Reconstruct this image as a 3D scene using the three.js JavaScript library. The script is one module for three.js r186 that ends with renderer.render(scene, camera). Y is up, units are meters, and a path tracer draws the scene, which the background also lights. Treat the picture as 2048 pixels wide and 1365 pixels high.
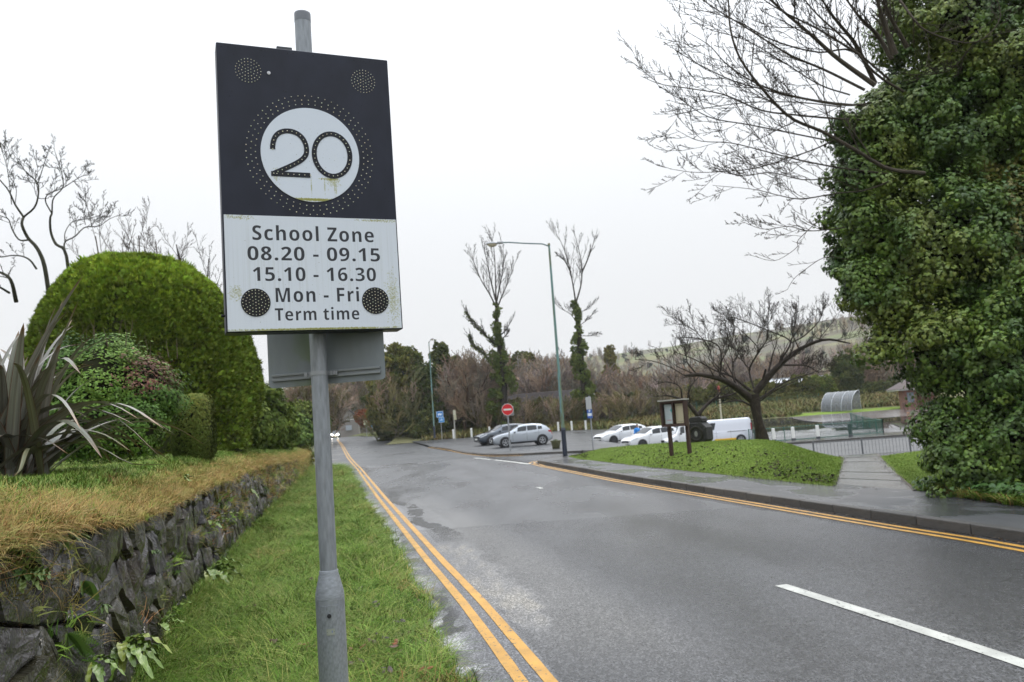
import * as THREE from 'three';
import { mergeGeometries } from 'three/addons/utils/BufferGeometryUtils.js';
import { RoundedBoxGeometry } from 'three/addons/geometries/RoundedBoxGeometry.js';

// ---------------------------------------------------------------- camera, sky, sun, exposure
const R = (d) => d * Math.PI / 180, FPX = 1640, CW = 2048, CHH = 1365, EYE = 1.65;
const scene = new THREE.Scene();
const camera = new THREE.PerspectiveCamera(2 * Math.atan(CHH / 2 / FPX) * 180 / Math.PI, CW / CHH, 0.1, 4000);
camera.rotation.order = 'YXZ';
camera.position.set(0, EYE, 0);
camera.rotation.set(R(5.85), 0, R(-4.1));
camera.focus = 4.4; camera.userData.fStop = 4.5;
scene.add(camera);
const renderer = new THREE.WebGLRenderer({ antialias: true });
renderer.toneMapping = THREE.LinearToneMapping;
renderer.toneMappingExposure = 1.18;
renderer.shadowMap.enabled = true;
{ // overcast sky: brighter overhead than at the horizon, the same all round
  const w = 64, h = 128, d = new Float32Array(w * h * 4);
  for (let y = 0; y < h; y++) {
    const el = ((y + 0.5) / h - 0.5) * Math.PI, s = Math.max(0, Math.sin(el)), L = 0.75 + 2.3 * Math.pow(s, 2.4);
    for (let x = 0; x < w; x++) { const o = (y * w + x) * 4; d[o] = L * (0.99 - 0.07 * s); d[o + 1] = L * 0.995; d[o + 2] = L * (1.0 + 0.1 * s); d[o + 3] = 1; }
  }
  const t = new THREE.DataTexture(d, w, h, THREE.RGBAFormat, THREE.FloatType);
  t.mapping = THREE.EquirectangularReflectionMapping; t.magFilter = THREE.LinearFilter; t.needsUpdate = true;
  scene.background = t; scene.environment = t;
}
const sun = new THREE.DirectionalLight(0xfff4e6, 0.9);
sun.position.set(25, 90, -70); sun.target.position.set(0, 0, -20); sun.shadow.radius = 40; sun.castShadow = true;
Object.assign(sun.shadow.camera, { left: -90, right: 90, top: 90, bottom: -90, near: 1, far: 400 });
sun.shadow.mapSize.set(2048, 2048);
scene.add(sun, sun.target);

// ---------------------------------------------------------------- helpers
function RNG(seed) { let s = seed >>> 0; const f = () => { s = (s + 0x6d2b79f5) | 0; let t = Math.imul(s ^ (s >>> 15), 1 | s); t = (t + Math.imul(t ^ (t >>> 7), 61 | t)) ^ t; return ((t ^ (t >>> 14)) >>> 0) / 4294967296; }; f.r = (a, b) => a + (b - a) * f(); f.i = (n) => Math.floor(f() * n); f.g = () => (f() + f() + f() - 1.5) * 1.155; return f; }
const V = (x, y, z) => new THREE.Vector3(x, y, z), ss = (a, b, x) => { const t = Math.min(1, Math.max(0, (x - a) / (b - a))); return t * t * (3 - 2 * t); };
const lerp = (a, b, t) => a + (b - a) * t, clamp = (x, a = 0, b = 1) => Math.min(b, Math.max(a, x)), PI = Math.PI;
const h2 = (i, j, s) => { let n = Math.imul(i, 374761393) + Math.imul(j, 668265263) + Math.imul(s, 974634777) | 0; n = Math.imul(n ^ (n >>> 13), 1274126177); return ((n ^ (n >>> 16)) >>> 0) / 4294967296; };
function vnoise(x, y, s = 1, per = 0) { const i = Math.floor(x), j = Math.floor(y), u = x - i, v = y - j, a = u * u * (3 - 2 * u), b = v * v * (3 - 2 * v), m = (k) => per ? ((k % per) + per) % per : k; return lerp(lerp(h2(m(i), m(j), s), h2(m(i + 1), m(j), s), a), lerp(h2(m(i), m(j + 1), s), h2(m(i + 1), m(j + 1), s), a), b); }
function fbm(x, y, o = 4, s = 1, per = 0) { let t = 0, a = 0.5, n = 0; for (let k = 0; k < o; k++) { t += a * vnoise(x, y, s + k * 17, per); n += a; x *= 2; y *= 2; per *= 2; a *= 0.5; } return t / n; }
function poly1(pts) { return (z) => { // piecewise-linear x(z), pts by falling z
  let k = 0; while (k < pts.length - 2 && z < pts[k + 1][0]) k++;
  const [a, xa] = pts[k], [b, xb] = pts[k + 1]; return xa + (xb - xa) * (z - a) / (b - a); }; }
const camR = new THREE.Matrix4().makeRotationFromEuler(camera.rotation);
const RAY = (px, py) => V((px - CW / 2) / FPX, -(py - CHH / 2) / FPX, -1).applyMatrix4(camR);
const AT = (px, py, d) => { const r = RAY(px, py); return V(0, EYE, 0).addScaledVector(r, -d / r.z); };   // the point that far along -z
function H(x, z) { // lie of the land: flat by the camera, the road climbing far off, the school grounds lower
  const d = -z - 50, ramp = 0.015 * Math.min(110, (d + Math.sqrt(d * d + 100)) / 2);
  const dip = -1.25 * ss(3, 13, x) * ss(22, 37, -z) * (1 - ss(66, 92, -z));
  return ramp + dip;
}
const ON = (px, py, d, dy = 0) => { const p = AT(px, py, d); p.y = H(p.x, p.z) + dy; return p; };
const used = new Map();
const numbered = (n) => { const k = used.get(n) ?? 0; used.set(n, k + 1); return k ? n + '_' + String(k).padStart(3, '0') : n; };
function tag(o, label, category, group, kind) { o.userData.label = label; o.userData.category = category; if (group) o.userData.group = group; if (kind) o.userData.kind = kind; return o; }
function thing(name, label, category, pos, turn = 0, group) { const o = new THREE.Group(); o.name = numbered(name); scene.add(o); if (pos) o.position.copy(pos); o.rotation.y = turn; return tag(o, label, category, group); }
function mesh(name, g, m, parent) { const o = new THREE.Mesh(g, m); o.castShadow = o.receiveShadow = true; o.name = parent ? name : numbered(name); (parent || scene).add(o); return o; }
const struct = (name, g, m, label, category) => tag(mesh(name, g, m), label, category, null, 'structure');

class Geo { // collects vertices with normals, uvs and colours
  constructor() { this.p = []; this.n = []; this.u = []; this.c = []; this.i = []; this.hasC = false; }
  get count() { return this.p.length / 3; }
  v(x, y, z, nx = 0, ny = 1, nz = 0, u = 0, w = 0, c) { this.p.push(x, y, z); this.n.push(nx, ny, nz); this.u.push(u, w); if (c) { this.hasC = true; this.c.push(c[0], c[1], c[2]); } else this.c.push(1, 1, 1); return this.p.length / 3 - 1; }
  t(a, b, c) { this.i.push(a, b, c); }
  q(a, b, c, d) { this.i.push(a, b, c, a, c, d); }
  grid(nu, nv, f, color) { const b = this.count; for (let j = 0; j <= nv; j++) for (let i = 0; i <= nu; i++) { const [x, y, z, u, w, c] = f(i / nu, j / nv); this.v(x, y, z, 0, 1, 0, u ?? i / nu, w ?? j / nv, c || color); }
    for (let j = 0; j < nv; j++) for (let i = 0; i < nu; i++) { const a = b + j * (nu + 1) + i; this.q(a, a + 1, a + nu + 2, a + nu + 1); } return this; }
  tube(pts, rad, sides, color, cap = false) { // rad(t)
    const n = pts.length, b = this.count, T = new THREE.Vector3(), N = new THREE.Vector3(), B = new THREE.Vector3(); let L = 0;
    T.subVectors(pts[1], pts[0]).normalize(); N.set(0.31, 0.2, 0.93).cross(T); if (N.lengthSq() < 1e-3) N.set(1, 0, 0).cross(T); N.normalize();
    for (let k = 0; k < n; k++) {
      T.subVectors(pts[Math.min(n - 1, k + 1)], pts[Math.max(0, k - 1)]).normalize(); N.addScaledVector(T, -N.dot(T)).normalize(); B.crossVectors(T, N); if (k) L += pts[k].distanceTo(pts[k - 1]);
      const r = typeof rad === 'function' ? rad(k / (n - 1)) : rad;
      for (let s = 0; s <= sides; s++) { const a = s / sides * 2 * PI, c = Math.cos(a), d = Math.sin(a), x = N.x * c + B.x * d, y = N.y * c + B.y * d, z = N.z * c + B.z * d; this.v(pts[k].x + x * r, pts[k].y + y * r, pts[k].z + z * r, x, y, z, s / sides * Math.max(1, Math.round(r * 8)), L, color); }
    }
    for (let k = 0; k < n - 1; k++) for (let s = 0; s < sides; s++) { const a = b + k * (sides + 1) + s; this.q(a, a + 1, a + sides + 2, a + sides + 1); }
    if (cap) for (const [k, s] of [[0, -1], [n - 1, 1]]) { T.subVectors(pts[Math.min(n - 1, k + 1)], pts[Math.max(0, k - 1)]).normalize().multiplyScalar(s); const c = this.v(pts[k].x, pts[k].y, pts[k].z, T.x, T.y, T.z, 0, 0, color), o = this.count; for (let j = 0; j <= sides; j++) { const a = (b + k * (sides + 1) + j) * 3; this.v(this.p[a], this.p[a + 1], this.p[a + 2], T.x, T.y, T.z, 0, 0, color); } for (let j = 0; j < sides; j++) s > 0 ? this.t(c, o + j, o + j + 1) : this.t(c, o + j + 1, o + j); }
    return this;
  }
  build(smooth) { const g = new THREE.BufferGeometry(); g.setAttribute('position', new THREE.Float32BufferAttribute(this.p, 3)); g.setAttribute('normal', new THREE.Float32BufferAttribute(this.n, 3)); g.setAttribute('uv', new THREE.Float32BufferAttribute(this.u, 2)); if (this.hasC) g.setAttribute('color', new THREE.Float32BufferAttribute(this.c, 3)); g.setIndex(this.i); if (smooth) g.computeVertexNormals(); return g; }
}
const box = (w, h, d, x = 0, y = 0, z = 0, b = 0) => { const g = b ? new RoundedBoxGeometry(w, h, d, 2, b) : new THREE.BoxGeometry(w, h, d); g.translate(x, y, z); return g; };
const cyl = (r0, r1, h, x = 0, y = 0, z = 0, n = 16) => { const g = new THREE.CylinderGeometry(r1, r0, h, n); g.translate(x, y, z); return g; };
const merge = (a) => mergeGeometries(a.map((g) => { g = g.index ? g.toNonIndexed() : g; for (const k of Object.keys(g.attributes)) if (!['position', 'normal', 'uv'].includes(k)) g.deleteAttribute(k); return g; }));
const F = (r, g, b, rough = 0.8, sp = 0.4, o = {}) => new THREE.MeshPhysicalMaterial({ color: new THREE.Color().setRGB(r, g, b), roughness: rough, specularIntensity: sp, side: THREE.DoubleSide, ...o });
const S = (r, g, b, rough = 0.8, o = {}) => new THREE.MeshStandardMaterial({ color: new THREE.Color().setRGB(r, g, b), roughness: rough, metalness: 0, side: THREE.DoubleSide, ...o });

// ---------------------------------------------------------------- textures
function dataTex(n, m, f, { srgb = false, rep = [1, 1], clampTo = false } = {}) { const d = new Uint8Array(n * m * 4); for (let y = 0; y < m; y++) for (let x = 0; x < n; x++) { const c = f(x / n, y / m, x, y), o = (y * n + x) * 4; d[o] = clamp(c[0]) * 255; d[o + 1] = clamp(c[1] ?? c[0]) * 255; d[o + 2] = clamp(c[2] ?? c[0]) * 255; d[o + 3] = 255; }
  const t = new THREE.DataTexture(d, n, m); t.magFilter = THREE.LinearFilter; t.wrapS = t.wrapT = clampTo ? THREE.ClampToEdgeWrapping : THREE.RepeatWrapping; t.repeat.set(...rep); if (srgb) t.colorSpace = THREE.SRGBColorSpace; t.needsUpdate = true; return t; }
const rep = (t, a, b = a, ch = 0) => { const c = t.clone(); c.repeat.set(a, b); c.channel = ch; c.needsUpdate = true; return c; };
const srgb = (x) => x <= 0.0031308 ? x * 12.92 : 1.055 * Math.pow(x, 1 / 2.4) - 0.055, s3 = (r, g, b) => [srgb(r), srgb(g), srgb(b)];
// aggregate: small stones in a binder (tile of 0.5 m)
const rr0 = RNG(5);
const aggH = (() => { const n = 512, a = new Float32Array(n * n); for (let k = 0; k < 9000; k++) { const cx = rr0() * n, cy = rr0() * n, r = rr0.r(2.2, 5.5), hgt = rr0.r(0.4, 1); for (let y = -6; y <= 6; y++) for (let x = -6; x <= 6; x++) { const q = 1 - (x * x + y * y) / (r * r); if (q > 0) { const o = (((Math.floor(cy) + y + n) % n) * n) + ((Math.floor(cx) + x + n) % n), hh = hgt * Math.pow(q, 0.4); if (hh > a[o]) a[o] = hh; } } } return a; })();
const aggTex = dataTex(512, 512, (u, v, x, y) => [aggH[y * 512 + x]]);
const aggCol = dataTex(512, 512, (u, v, x, y) => { const s = aggH[y * 512 + x], k = 0.72 + 0.3 * s + 0.16 * (h2(x >> 2, y >> 2, 3) - 0.5); return [k, k, k * 1.01]; });
const grainTex = dataTex(512, 512, (u, v, x, y) => { const k = 0.45 + 0.7 * (fbm(u * 16, v * 16, 5, 3, 16) - 0.5) + 0.12 * (h2(x, y, 9) - 0.5); return [k]; });
const mottle = dataTex(512, 512, (u, v) => { const k = 0.82 + 0.55 * (fbm(u * 8, v * 8, 6, 21, 8) - 0.5); return [k]; });
const barkTex = dataTex(256, 256, (u, v) => { const k = fbm(u * 24, v * 5, 5, 31, 0) * 0.6 + fbm(u * 6, v * 6, 3, 33, 6) * 0.4; return [0.5 + 1.1 * (k - 0.5)]; });
// ---------------------------------------------------------------- ground, road, pavements
const xL = poly1([[8, 3], [0, 0.75], [-4, -0.12], [-5.55, -0.48], [-6.68, -0.74], [-8.54, -1.12], [-11.4, -1.73], [-21.4, -4.07], [-41.2, -8.62], [-53.6, -12.3], [-96, -22.2], [-148, -33.5], [-187, -43], [-300, -72]]);
const xR = poly1([[8, 6.8], [0, 6.25], [-5, 5.85], [-9, 5.34], [-11, 4.89], [-15, 4.08], [-21.9, 2.71], [-32.5, 0.94], [-34, 0.62], [-47.5, -2.4], [-66, -7.0], [-84, -10.6], [-107, -16], [-140, -24.5], [-173, -36], [-300, -65]]);
const xW = poly1([[6, -0.1], [-2.5, -1.78], [-5.64, -2.63], [-7.2, -3.08], [-9.04, -3.55], [-13.75, -4.62], [-21.9, -6.41], [-32, -8.57], [-43, -11.1], [-60, -15.2]]);
const xPav = poly1([[8, 8.2], [0, 7.3], [-10.8, 6.44], [-13.3, 6.3], [-15.1, 5.87], [-18.4, 5.06], [-24.4, 3.8], [-34.8, 2.05]]);
function rows(z0, z1, s0, k = 0.035) { const a = []; let z = z0; while (z > z1) { a.push(z); z -= Math.max(s0, Math.abs(z) * k); } a.push(z1); return a; }
function ribbon(zs, a, b, n, y, uvf) { const g = new Geo(); for (const z of zs) for (let i = 0; i <= n; i++) { const x = lerp(a(z), b(z), i / n), [u, w] = uvf ? uvf(x, z) : [x, -z]; g.v(x, y(x, z, i / n), z, 0, 1, 0, u, w); } for (let j = 0; j < zs.length - 1; j++) for (let i = 0; i < n; i++) { const o = j * (n + 1) + i; g.q(o, o + 1, o + n + 2, o + n + 1); } return g.build(true); }
// far ground to the horizon
{ const g = new Geo(), nr = 60, na = 96; for (let j = 0; j <= nr; j++) for (let i = 0; i <= na; i++) { const r = 1 + 3000 * Math.pow(j / nr, 3), a = i / na * 2 * PI, x = r * Math.cos(a), z = r * Math.sin(a); g.v(x, H(x, z) - 0.12 - (r > 8 ? 0.05 : 0), z, 0, 1, 0, x, z); } for (let j = 0; j < nr; j++) for (let i = 0; i < na; i++) { const o = j * (na + 1) + i; g.q(o, o + na + 1, o + na + 2, o + 1); }
  struct('ground', g.build(true), F(0.06, 0.07, 0.028, 0.95, 0.2, { map: rep(mottle, 0.13) }), 'brown and green open ground under the hedges and fields', 'ground'); }
// road: wear, silt and water laid out in metres
const roadNoise = (x, z) => fbm(x * 0.35 + 7, z * 0.12 + 3, 4, 41);
function roadState(x, z) { // [albedo r, g, b, roughness]
  const xl = xL(z), xr = xR(z), dl = x - xl, dr = xr - x, n1 = fbm(x * 1.7, z * 0.5, 4, 51), n2 = fbm(x * 5, z * 5, 4, 53), n3 = fbm(x * 0.5 + 9, z * 0.16, 4, 57), n4 = fbm(x * 16, z * 16, 3, 59);
  let a = 0.07 + 0.04 * (n1 - 0.5) + 0.02 * (n4 - 0.5) + 0.03 * (n3 - 0.5), r = 0.285 + 0.3 * (n3 - 0.5) + 0.16 * (n1 - 0.5), br = 0;
  const lane = (x - xl) / (xr - xl), tr = Math.exp(-(((lane - 0.38) / 0.06) ** 2)) + Math.exp(-(((lane - 0.62) / 0.06) ** 2)) + Math.exp(-(((lane - 0.85) / 0.05) ** 2)); // wheel tracks
  a -= 0.006 * tr; r -= 0.05 * tr * n3;
  if (dl < 0.62 + 0.1 * (n1 - 0.5)) { a += 0.05; r += 0.08; }                                  // older strip outside the lines
  const edge = ss(0.24 + 0.22 * (n2 - 0.5) + 0.1 * (n1 - 0.5), 0.02, dl); a += edge * (0.14 + 0.22 * n4) * ss(0.38, 0.62, n2); br = edge * 0.25; // silt along the turf
  if (dl < 0.4) { const mud = ss(0.56, 0.66, fbm(x * 7, z * 2.3, 4, 77)) * ss(0.4, 0.15, dl); a = lerp(a, 0.018, mud); }
  // pale silt fan and dark wet scum beside the lines
  const sd = dl - 0.8 - 0.1 * (n1 - 0.5), fan = ss(-8, -8.9, z) * 0 + ss(-6.1, -7.6, z) * ss(-12.6, -11.6, z), wf = 0.18 + 0.16 * ss(-6, -9.5, z); const fe = wf + 0.34 * (n2 - 0.5) + 0.2 * (n1 - 0.5), f = fan * ss(fe, fe * 0.45, Math.abs(sd)) * (0.35 + 0.75 * ss(0.3, 0.7, 0.5 * n1 + 0.5 * fbm(x * 9, z * 3, 4, 79))); a = lerp(a, 0.2, clamp(f)); br = Math.max(br, f * 0.7); r = lerp(r, 0.62, clamp(f));
  const haze2 = 0.5 * ss(-5, -7, z) * ss(-30, -12, z) * ss(0.95, 0.2, Math.abs(dl - 1.2)) * n3; a += haze2 * 0.16; br = Math.max(br, haze2);
  const sc = ss(-11.2, -14.5, z + 2.2 * (n2 - 0.5)) * ss(-28, -22, z), wc = 0.1 + 0.16 * n1 + 0.12 * (n4 - 0.5) + 0.1 * (n2 - 0.5), scum = sc * ss(wc, wc * 0.7, Math.abs(dl - 0.8 - 0.12 * Math.sin(z * 1.3) - 0.2 * (n1 - 0.5))) * ss(0.3, 0.45, n2); a = lerp(a, 0.028, scum * 0.9); r = lerp(r, 0.2, scum);
  const sc2 = sc * ss(0.42, 0.3, Math.abs(dl - 0.85)) * (1 - scum); a += 0.05 * sc2 * n2;
  // water: right gutter, far left, and the wet right-hand lane near the camera
  const gw = 0.55 + 0.5 * (n1 - 0.5) + 0.5 * ss(-24, -20, z) * ss(-16, -19, z), gut = ss(gw, gw * 0.55, dr - 0.1) * (0.5 + 0.5 * ss(-8, -9, z)); r = lerp(r, 0.07 + 0.12 * n2, clamp(gut)); a = lerp(a, 0.035, gut * 0.7);
  const wet = ss(0.38, 0.62, fbm(x * 0.28 + 3, z * 0.2, 3, 61)) * ss(2.6, 0.6, dr); r = lerp(r, 0.22, wet * 0.6);
  const fl = ss(-30, -38, z) * ss(1.6, 0.6, dl); r = lerp(r, 0.1, fl * ss(0.42, 0.6, n1)); 
  if (dr < 0.22) { const lit = ss(0.42, 0.6, n2); a = lerp(a, 0.025, lit); }
  const ck = Math.abs(dl - 1.95 - 0.5 * (fbm(z * 0.9, 1, 5, 66) - 0.5)); if (ck < 0.05 && fbm(z * 0.8, 5, 3, 67) > 0.55) a *= 0.8 + 0.2 * ss(0.008, 0.05, ck * (0.5 + n2));
  return [a * (1 + 0.1 * br), a, a * (1.04 - 0.22 * br), clamp(r, 0.04, 0.9)];
}
{ // two sheets of one road: a fine one by the camera and a coarser one up to the junction
  const parts = [], mats = []; for (const [x0, x1, z0, z1, nx, nz, fine] of [[-3.2, 7.2, 4, -14, 2048, 2048, 1], [-10.5, 5.6, -14, -44, 1024, 1024, 0]]) {
    const col = new Uint8Array(nx * nz * 4), rgh = new Uint8Array(nx * nz * 4);
    for (let j = 0; j < nz; j++) { const z = lerp(z0, z1, (j + 0.5) / nz), xa = xL(z) - 0.4, xb = xR(z) + 0.3; for (let i = 0; i < nx; i++) { const x = lerp(x0, x1, (i + 0.5) / nx), o = (j * nx + i) * 4; let s = x > xa && x < xb && z < -1 ? roadState(x, z) : [0.06, 0.06, 0.062, 0.4]; if (fine) { const k = 0.5 + 1.25 * Math.pow(h2(i >> 1, j >> 1, 7), 2.4) + 0.3 * (h2(i, j, 8) - 0.5); s = [s[0] * k, s[1] * k, s[2] * k, s[3] + 0.2 * (h2(i >> 1, j >> 1, 9) - 0.5)]; } col[o] = srgb(clamp(s[0])) * 255; col[o + 1] = srgb(clamp(s[1])) * 255; col[o + 2] = srgb(clamp(s[2])) * 255; rgh[o] = rgh[o + 1] = rgh[o + 2] = clamp(s[3], 0.03) * 255; col[o + 3] = rgh[o + 3] = 255; } }
    const mk = (d, sr) => { const t = new THREE.DataTexture(d, nx, nz); t.magFilter = THREE.LinearFilter; t.wrapS = t.wrapT = THREE.ClampToEdgeWrapping; if (sr) t.colorSpace = THREE.SRGBColorSpace; t.needsUpdate = true; return t; };
    const g = ribbon(rows(fine ? 6 : -14, z1, 0.5, 0.02), (z) => xL(z) - 0.35, (z) => xR(z) + 0.02, 24, (x, z) => H(x, z), (x, z) => [(x - x0) / (x1 - x0), (z - z0) / (z1 - z0)]);
    const p = g.attributes.position, uv1 = new Float32Array(p.count * 2); for (let i = 0; i < p.count; i++) { uv1[i * 2] = p.getX(i); uv1[i * 2 + 1] = p.getZ(i); } g.setAttribute('uv1', new THREE.BufferAttribute(uv1, 2));
    parts.push(g); mats.push(S(1, 1, 1, 1, { map: mk(col, true), roughnessMap: mk(rgh), bumpMap: rep(aggTex, 2, 2, 1), bumpScale: fine ? 0.004 : 0.0022 })); }
  struct('road', mergeGeometries(parts, true), mats, 'wet dark asphalt road running away past the speed sign', 'road');
}
const asphaltRough = dataTex(512, 512, (u, v) => { const n = fbm(u * 6, v * 6, 5, 71, 6); return [0.34 + 0.35 * (n - 0.5)]; });
const asphalt = S(0.055, 0.056, 0.058, 1, { map: rep(mottle, 0.11, 0.11), roughnessMap: rep(asphaltRough, 0.07, 0.05), bumpMap: rep(aggTex, 1.2), bumpScale: 0.004 });
struct('roadside_verge', ribbon(rows(-89, -200, 2), (z) => xR(z) + 0.05, (z) => xR(z) + 5, 8, (x, z) => H(x, z) + 0.06 + 0.5 * ss(0.4, 4, x - xR(z))), F(0.09, 0.1, 0.03, 0.95, 0.2, { map: rep(mottle, 0.3) }), 'grassy verge under the evergreens on the right of the far road', 'verge');
struct('road_beyond_junction', ribbon(rows(-44, -300, 2), (z) => xL(z) - 0.3, (z) => xR(z) + 0.02, 12, (x, z) => H(x, z)), asphalt, 'far stretch of the road climbing between hedges past the junction', 'road');
// car park and side road; raised a little behind its kerb
const kerbIsland = [[860, 893, 69], [895, 899, 61.5], [930, 905.5, 52.5], [965, 910.5, 47.5], [1000, 912.5, 44.8], [1050, 911.5, 43.4], [1110, 908.5, 42.6], [1180, 905, 41.5], [1260, 898, 42.5]].map(([a, b, d]) => { const p = AT(a, b, d); p.y = 0; return p; });
const wetAsphalt = asphalt.clone(); wetAsphalt.roughness = 0.55; wetAsphalt.bumpScale = 0.002;
struct('side_road', ribbon(rows(-21, -58, 1.2, 0.02), (z) => z > -34 ? Math.max(xR(z) + 1.6, 2.4) : xR(z) - 0.02, (z) => 70, 40, (x, z) => H(x, z) + 0.004 * (z < -34)), wetAsphalt, 'wet asphalt side road turning in to the car park by the green mound', 'road');
const xRs = (z) => xR(z) + 0.15, parkY = (x, z) => H(x, z) + 0.1 * (1 - ss(5, 11, x)) + 0.008;
{ // the car park: one outline, split and laid on the land
  const out = [...kerbIsland.map((p) => [p.x, p.z]), [12, -43.5], [70, -46], [70, -64], [24, -90], [4, -92], [-8, -92], [-11.8, -90]], tri = THREE.ShapeUtils.triangulateShape(out.map(([x, z]) => new THREE.Vector2(x, z)), []);
  let ts = tri.map((t) => t.map((k) => out[k])); for (let k = 0; k < 5; k++) ts = ts.flatMap(([a, b, c]) => { const m = (p, q) => [(p[0] + q[0]) / 2, (p[1] + q[1]) / 2], ab = m(a, b), bc = m(b, c), ca = m(c, a); return [[a, ab, ca], [ab, b, bc], [ca, bc, c], [ab, bc, ca]]; });
  const g = new Geo(); for (const t of ts) { const k = t.map(([x, z]) => g.v(x, parkY(x, z), z, 0, 1, 0, x, -z)); g.t(k[0], k[2], k[1]); } const gg = g.build(true); const nn = gg.attributes.normal; for (let i = 0; i < nn.count; i++) nn.setXYZ(i, 0, 1, 0);
  struct('car_park', gg, asphalt, 'grey asphalt car park behind the low kerb with the parked cars', 'car park'); }
// playground with standing water
const pudTex = (f) => dataTex(1024, 512, f, { clampTo: true });
const pud = (x, z) => ss(0.42, 0.52, fbm(x * 0.09 + 2, z * 0.16 + 5, 5, 83) + 0.1 * ss(-66, -72, z));
{ const X0 = 8, X1 = 60, Z0 = -62.5, Z1 = -88, uvf = (x, z) => [(x - X0) / (X1 - X0), (z - Z0) / (Z1 - Z0)], W2 = (u, v) => [lerp(X0, X1, u), lerp(Z0, Z1, v)];
  struct('playground', ribbon(rows(Z0, Z1, 1), () => X0, (z) => lerp(44, 36, (z - Z0) / (Z1 - Z0)) + 4, 24, (x, z) => Math.max(H(x, z) + 0.03, (z > -72 ? lerp(-1.0, -0.35, clamp((-z - 62.5) / 9.5)) : lerp(-0.35, -0.1, clamp((-z - 72) / 12)))), uvf),
    S(1, 1, 1, 1, { map: dataTex(512, 256, (u, v) => { const [x, z] = W2(u, v), k = pud(x, z), a = lerp(0.07, 0.03, k) + 0.02 * (fbm(x, z, 3, 4) - 0.5); return s3(a, a, a * 1.03); }, { srgb: true, clampTo: true }), roughnessMap: pudTex((u, v) => [lerp(lerp(0.12, 0.3, ss(0.4, 0.6, fbm(u * 9, v * 14, 4, 85))), 0.03, pud(...W2(u, v)))]) }), 'school playground of dark tarmac covered in shallow puddles', 'playground'); }
{ const p2 = (z) => 38 + (z + 78) * -0.1;
  struct('paved_yard', ribbon(rows(-68, -86, 1), (z) => lerp(33, 27, ss(-72, -80, z)) + 1, () => 75, 20, (x, z) => H(x, z) + 0.06), S(0.2, 0.18, 0.17, 0.4, { map: rep(mottle, 0.2), roughnessMap: rep(asphaltRough, 0.1) }), 'pale paved yard running up to the brick shelter', 'pavement'); }
// pavement with kerb stones
const PAVY = 0.12;
{ const zs = rows(6, -33.2, 0.6, 0.02);
  struct('pavement', ribbon(zs, (z) => xR(z) + 0.13, (z) => xPav(z) + 0.15, 10, (x, z) => H(x, z) + PAVY - 0.004), S(1, 1, 1, 1, { map: dataTex(512, 1024, (u, v) => { const n = fbm(u * 6, v * 40, 5, 91), m = fbm(u * 24, v * 120, 3, 93); const a = 0.06 + 0.05 * (n - 0.5) + 0.02 * (m - 0.5); return s3(a, a, a * 1.02); }, { srgb: true, clampTo: true }), roughnessMap: dataTex(256, 1024, (u, v) => { const n = fbm(u * 3, v * 26, 5, 95); return [lerp(0.5, 0.08, ss(0.44, 0.6, n))]; }, { clampTo: true }), bumpMap: rep(aggTex, 1, 1, 1), bumpScale: 0.002 }), 'wet asphalt pavement between the kerb and the grass mound', 'pavement');
  const g = scene.children.at(-1).geometry, p = g.attributes.position, u0 = g.attributes.uv, u1 = new Float32Array(p.count * 2);
  for (let i = 0; i < p.count; i++) { const x = p.getX(i), z = p.getZ(i); u1[i * 2] = x * 2; u1[i * 2 + 1] = z * 2; u0.setXY(i, clamp((x - xR(z)) / 2.2), (z - 6) / -40); } g.setAttribute('uv1', new THREE.BufferAttribute(u1, 2)); }
const kerbMats = [[0.085, 0.078, 0.07], [0.105, 0.095, 0.083], [0.07, 0.065, 0.058]].map((c) => S(...c, 0.55, { map: rep(mottle, 1.3), bumpMap: rep(grainTex, 2), bumpScale: 0.006 })), kerbMat = kerbMats[0];
function kerb(name, label, pts, h, w, inward) { // a row of kerb stones along a path
  const root = thing(name, label, 'kerb'); root.userData.kind = 'structure'; const curve = new THREE.CatmullRomCurve3(pts, false, 'centripetal'), L = curve.getLength(), n = Math.round(L / 0.915), rk = RNG(n * 7 + 3), vs = [0, 1, 2].map(() => box(0.1, 0.1, 0.1)); const stones = [];
  for (let k = 0; k < n; k++) { const a = curve.getPointAt(k / n), b = curve.getPointAt((k + 1) / n), d = b.clone().sub(a), l = d.length(); stones.push([a.add(b).multiplyScalar(0.5), Math.atan2(d.x, d.z), l]); }
  const gs = [0, 1, 2].map((k) => new RoundedBoxGeometry(w, h + 0.1, 0.9, 2, 0.02));
  stones.forEach(([m, a, l]) => { const o = mesh('kerb_stone', gs[rk.i(3)], kerbMats[rk.i(3)], root); const y = H(m.x, m.z); o.position.set(m.x + Math.cos(a) * w / 2 * inward, y + (h - 0.1) / 2 + rk.r(-0.004, 0.004), m.z - Math.sin(a) * w / 2 * inward); o.rotation.y = a + rk.r(-0.006, 0.006); o.scale.z = l / 0.915; });
  return root; }
{ const pts = []; for (let z = 3; z > -32.6; z -= 1.2) pts.push(V(xR(z), 0, z)); for (const [x, z] of [[0.78, -33.4], [0.7, -34.3], [0.95, -35.2], [1.5, -36.1], [2.4, -37], [3.6, -37.8], [5, -38.4]]) pts.push(V(x, 0, z)); kerb('kerb', 'dark concrete kerb stones edging the pavement beside the green mound', pts, 0.125, 0.13, -1);
  kerb('kerb', 'low kerb stones edging the car park behind the no entry sign', kerbIsland.map((p) => p.clone()), 0.11, 0.13, -1); }
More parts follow.
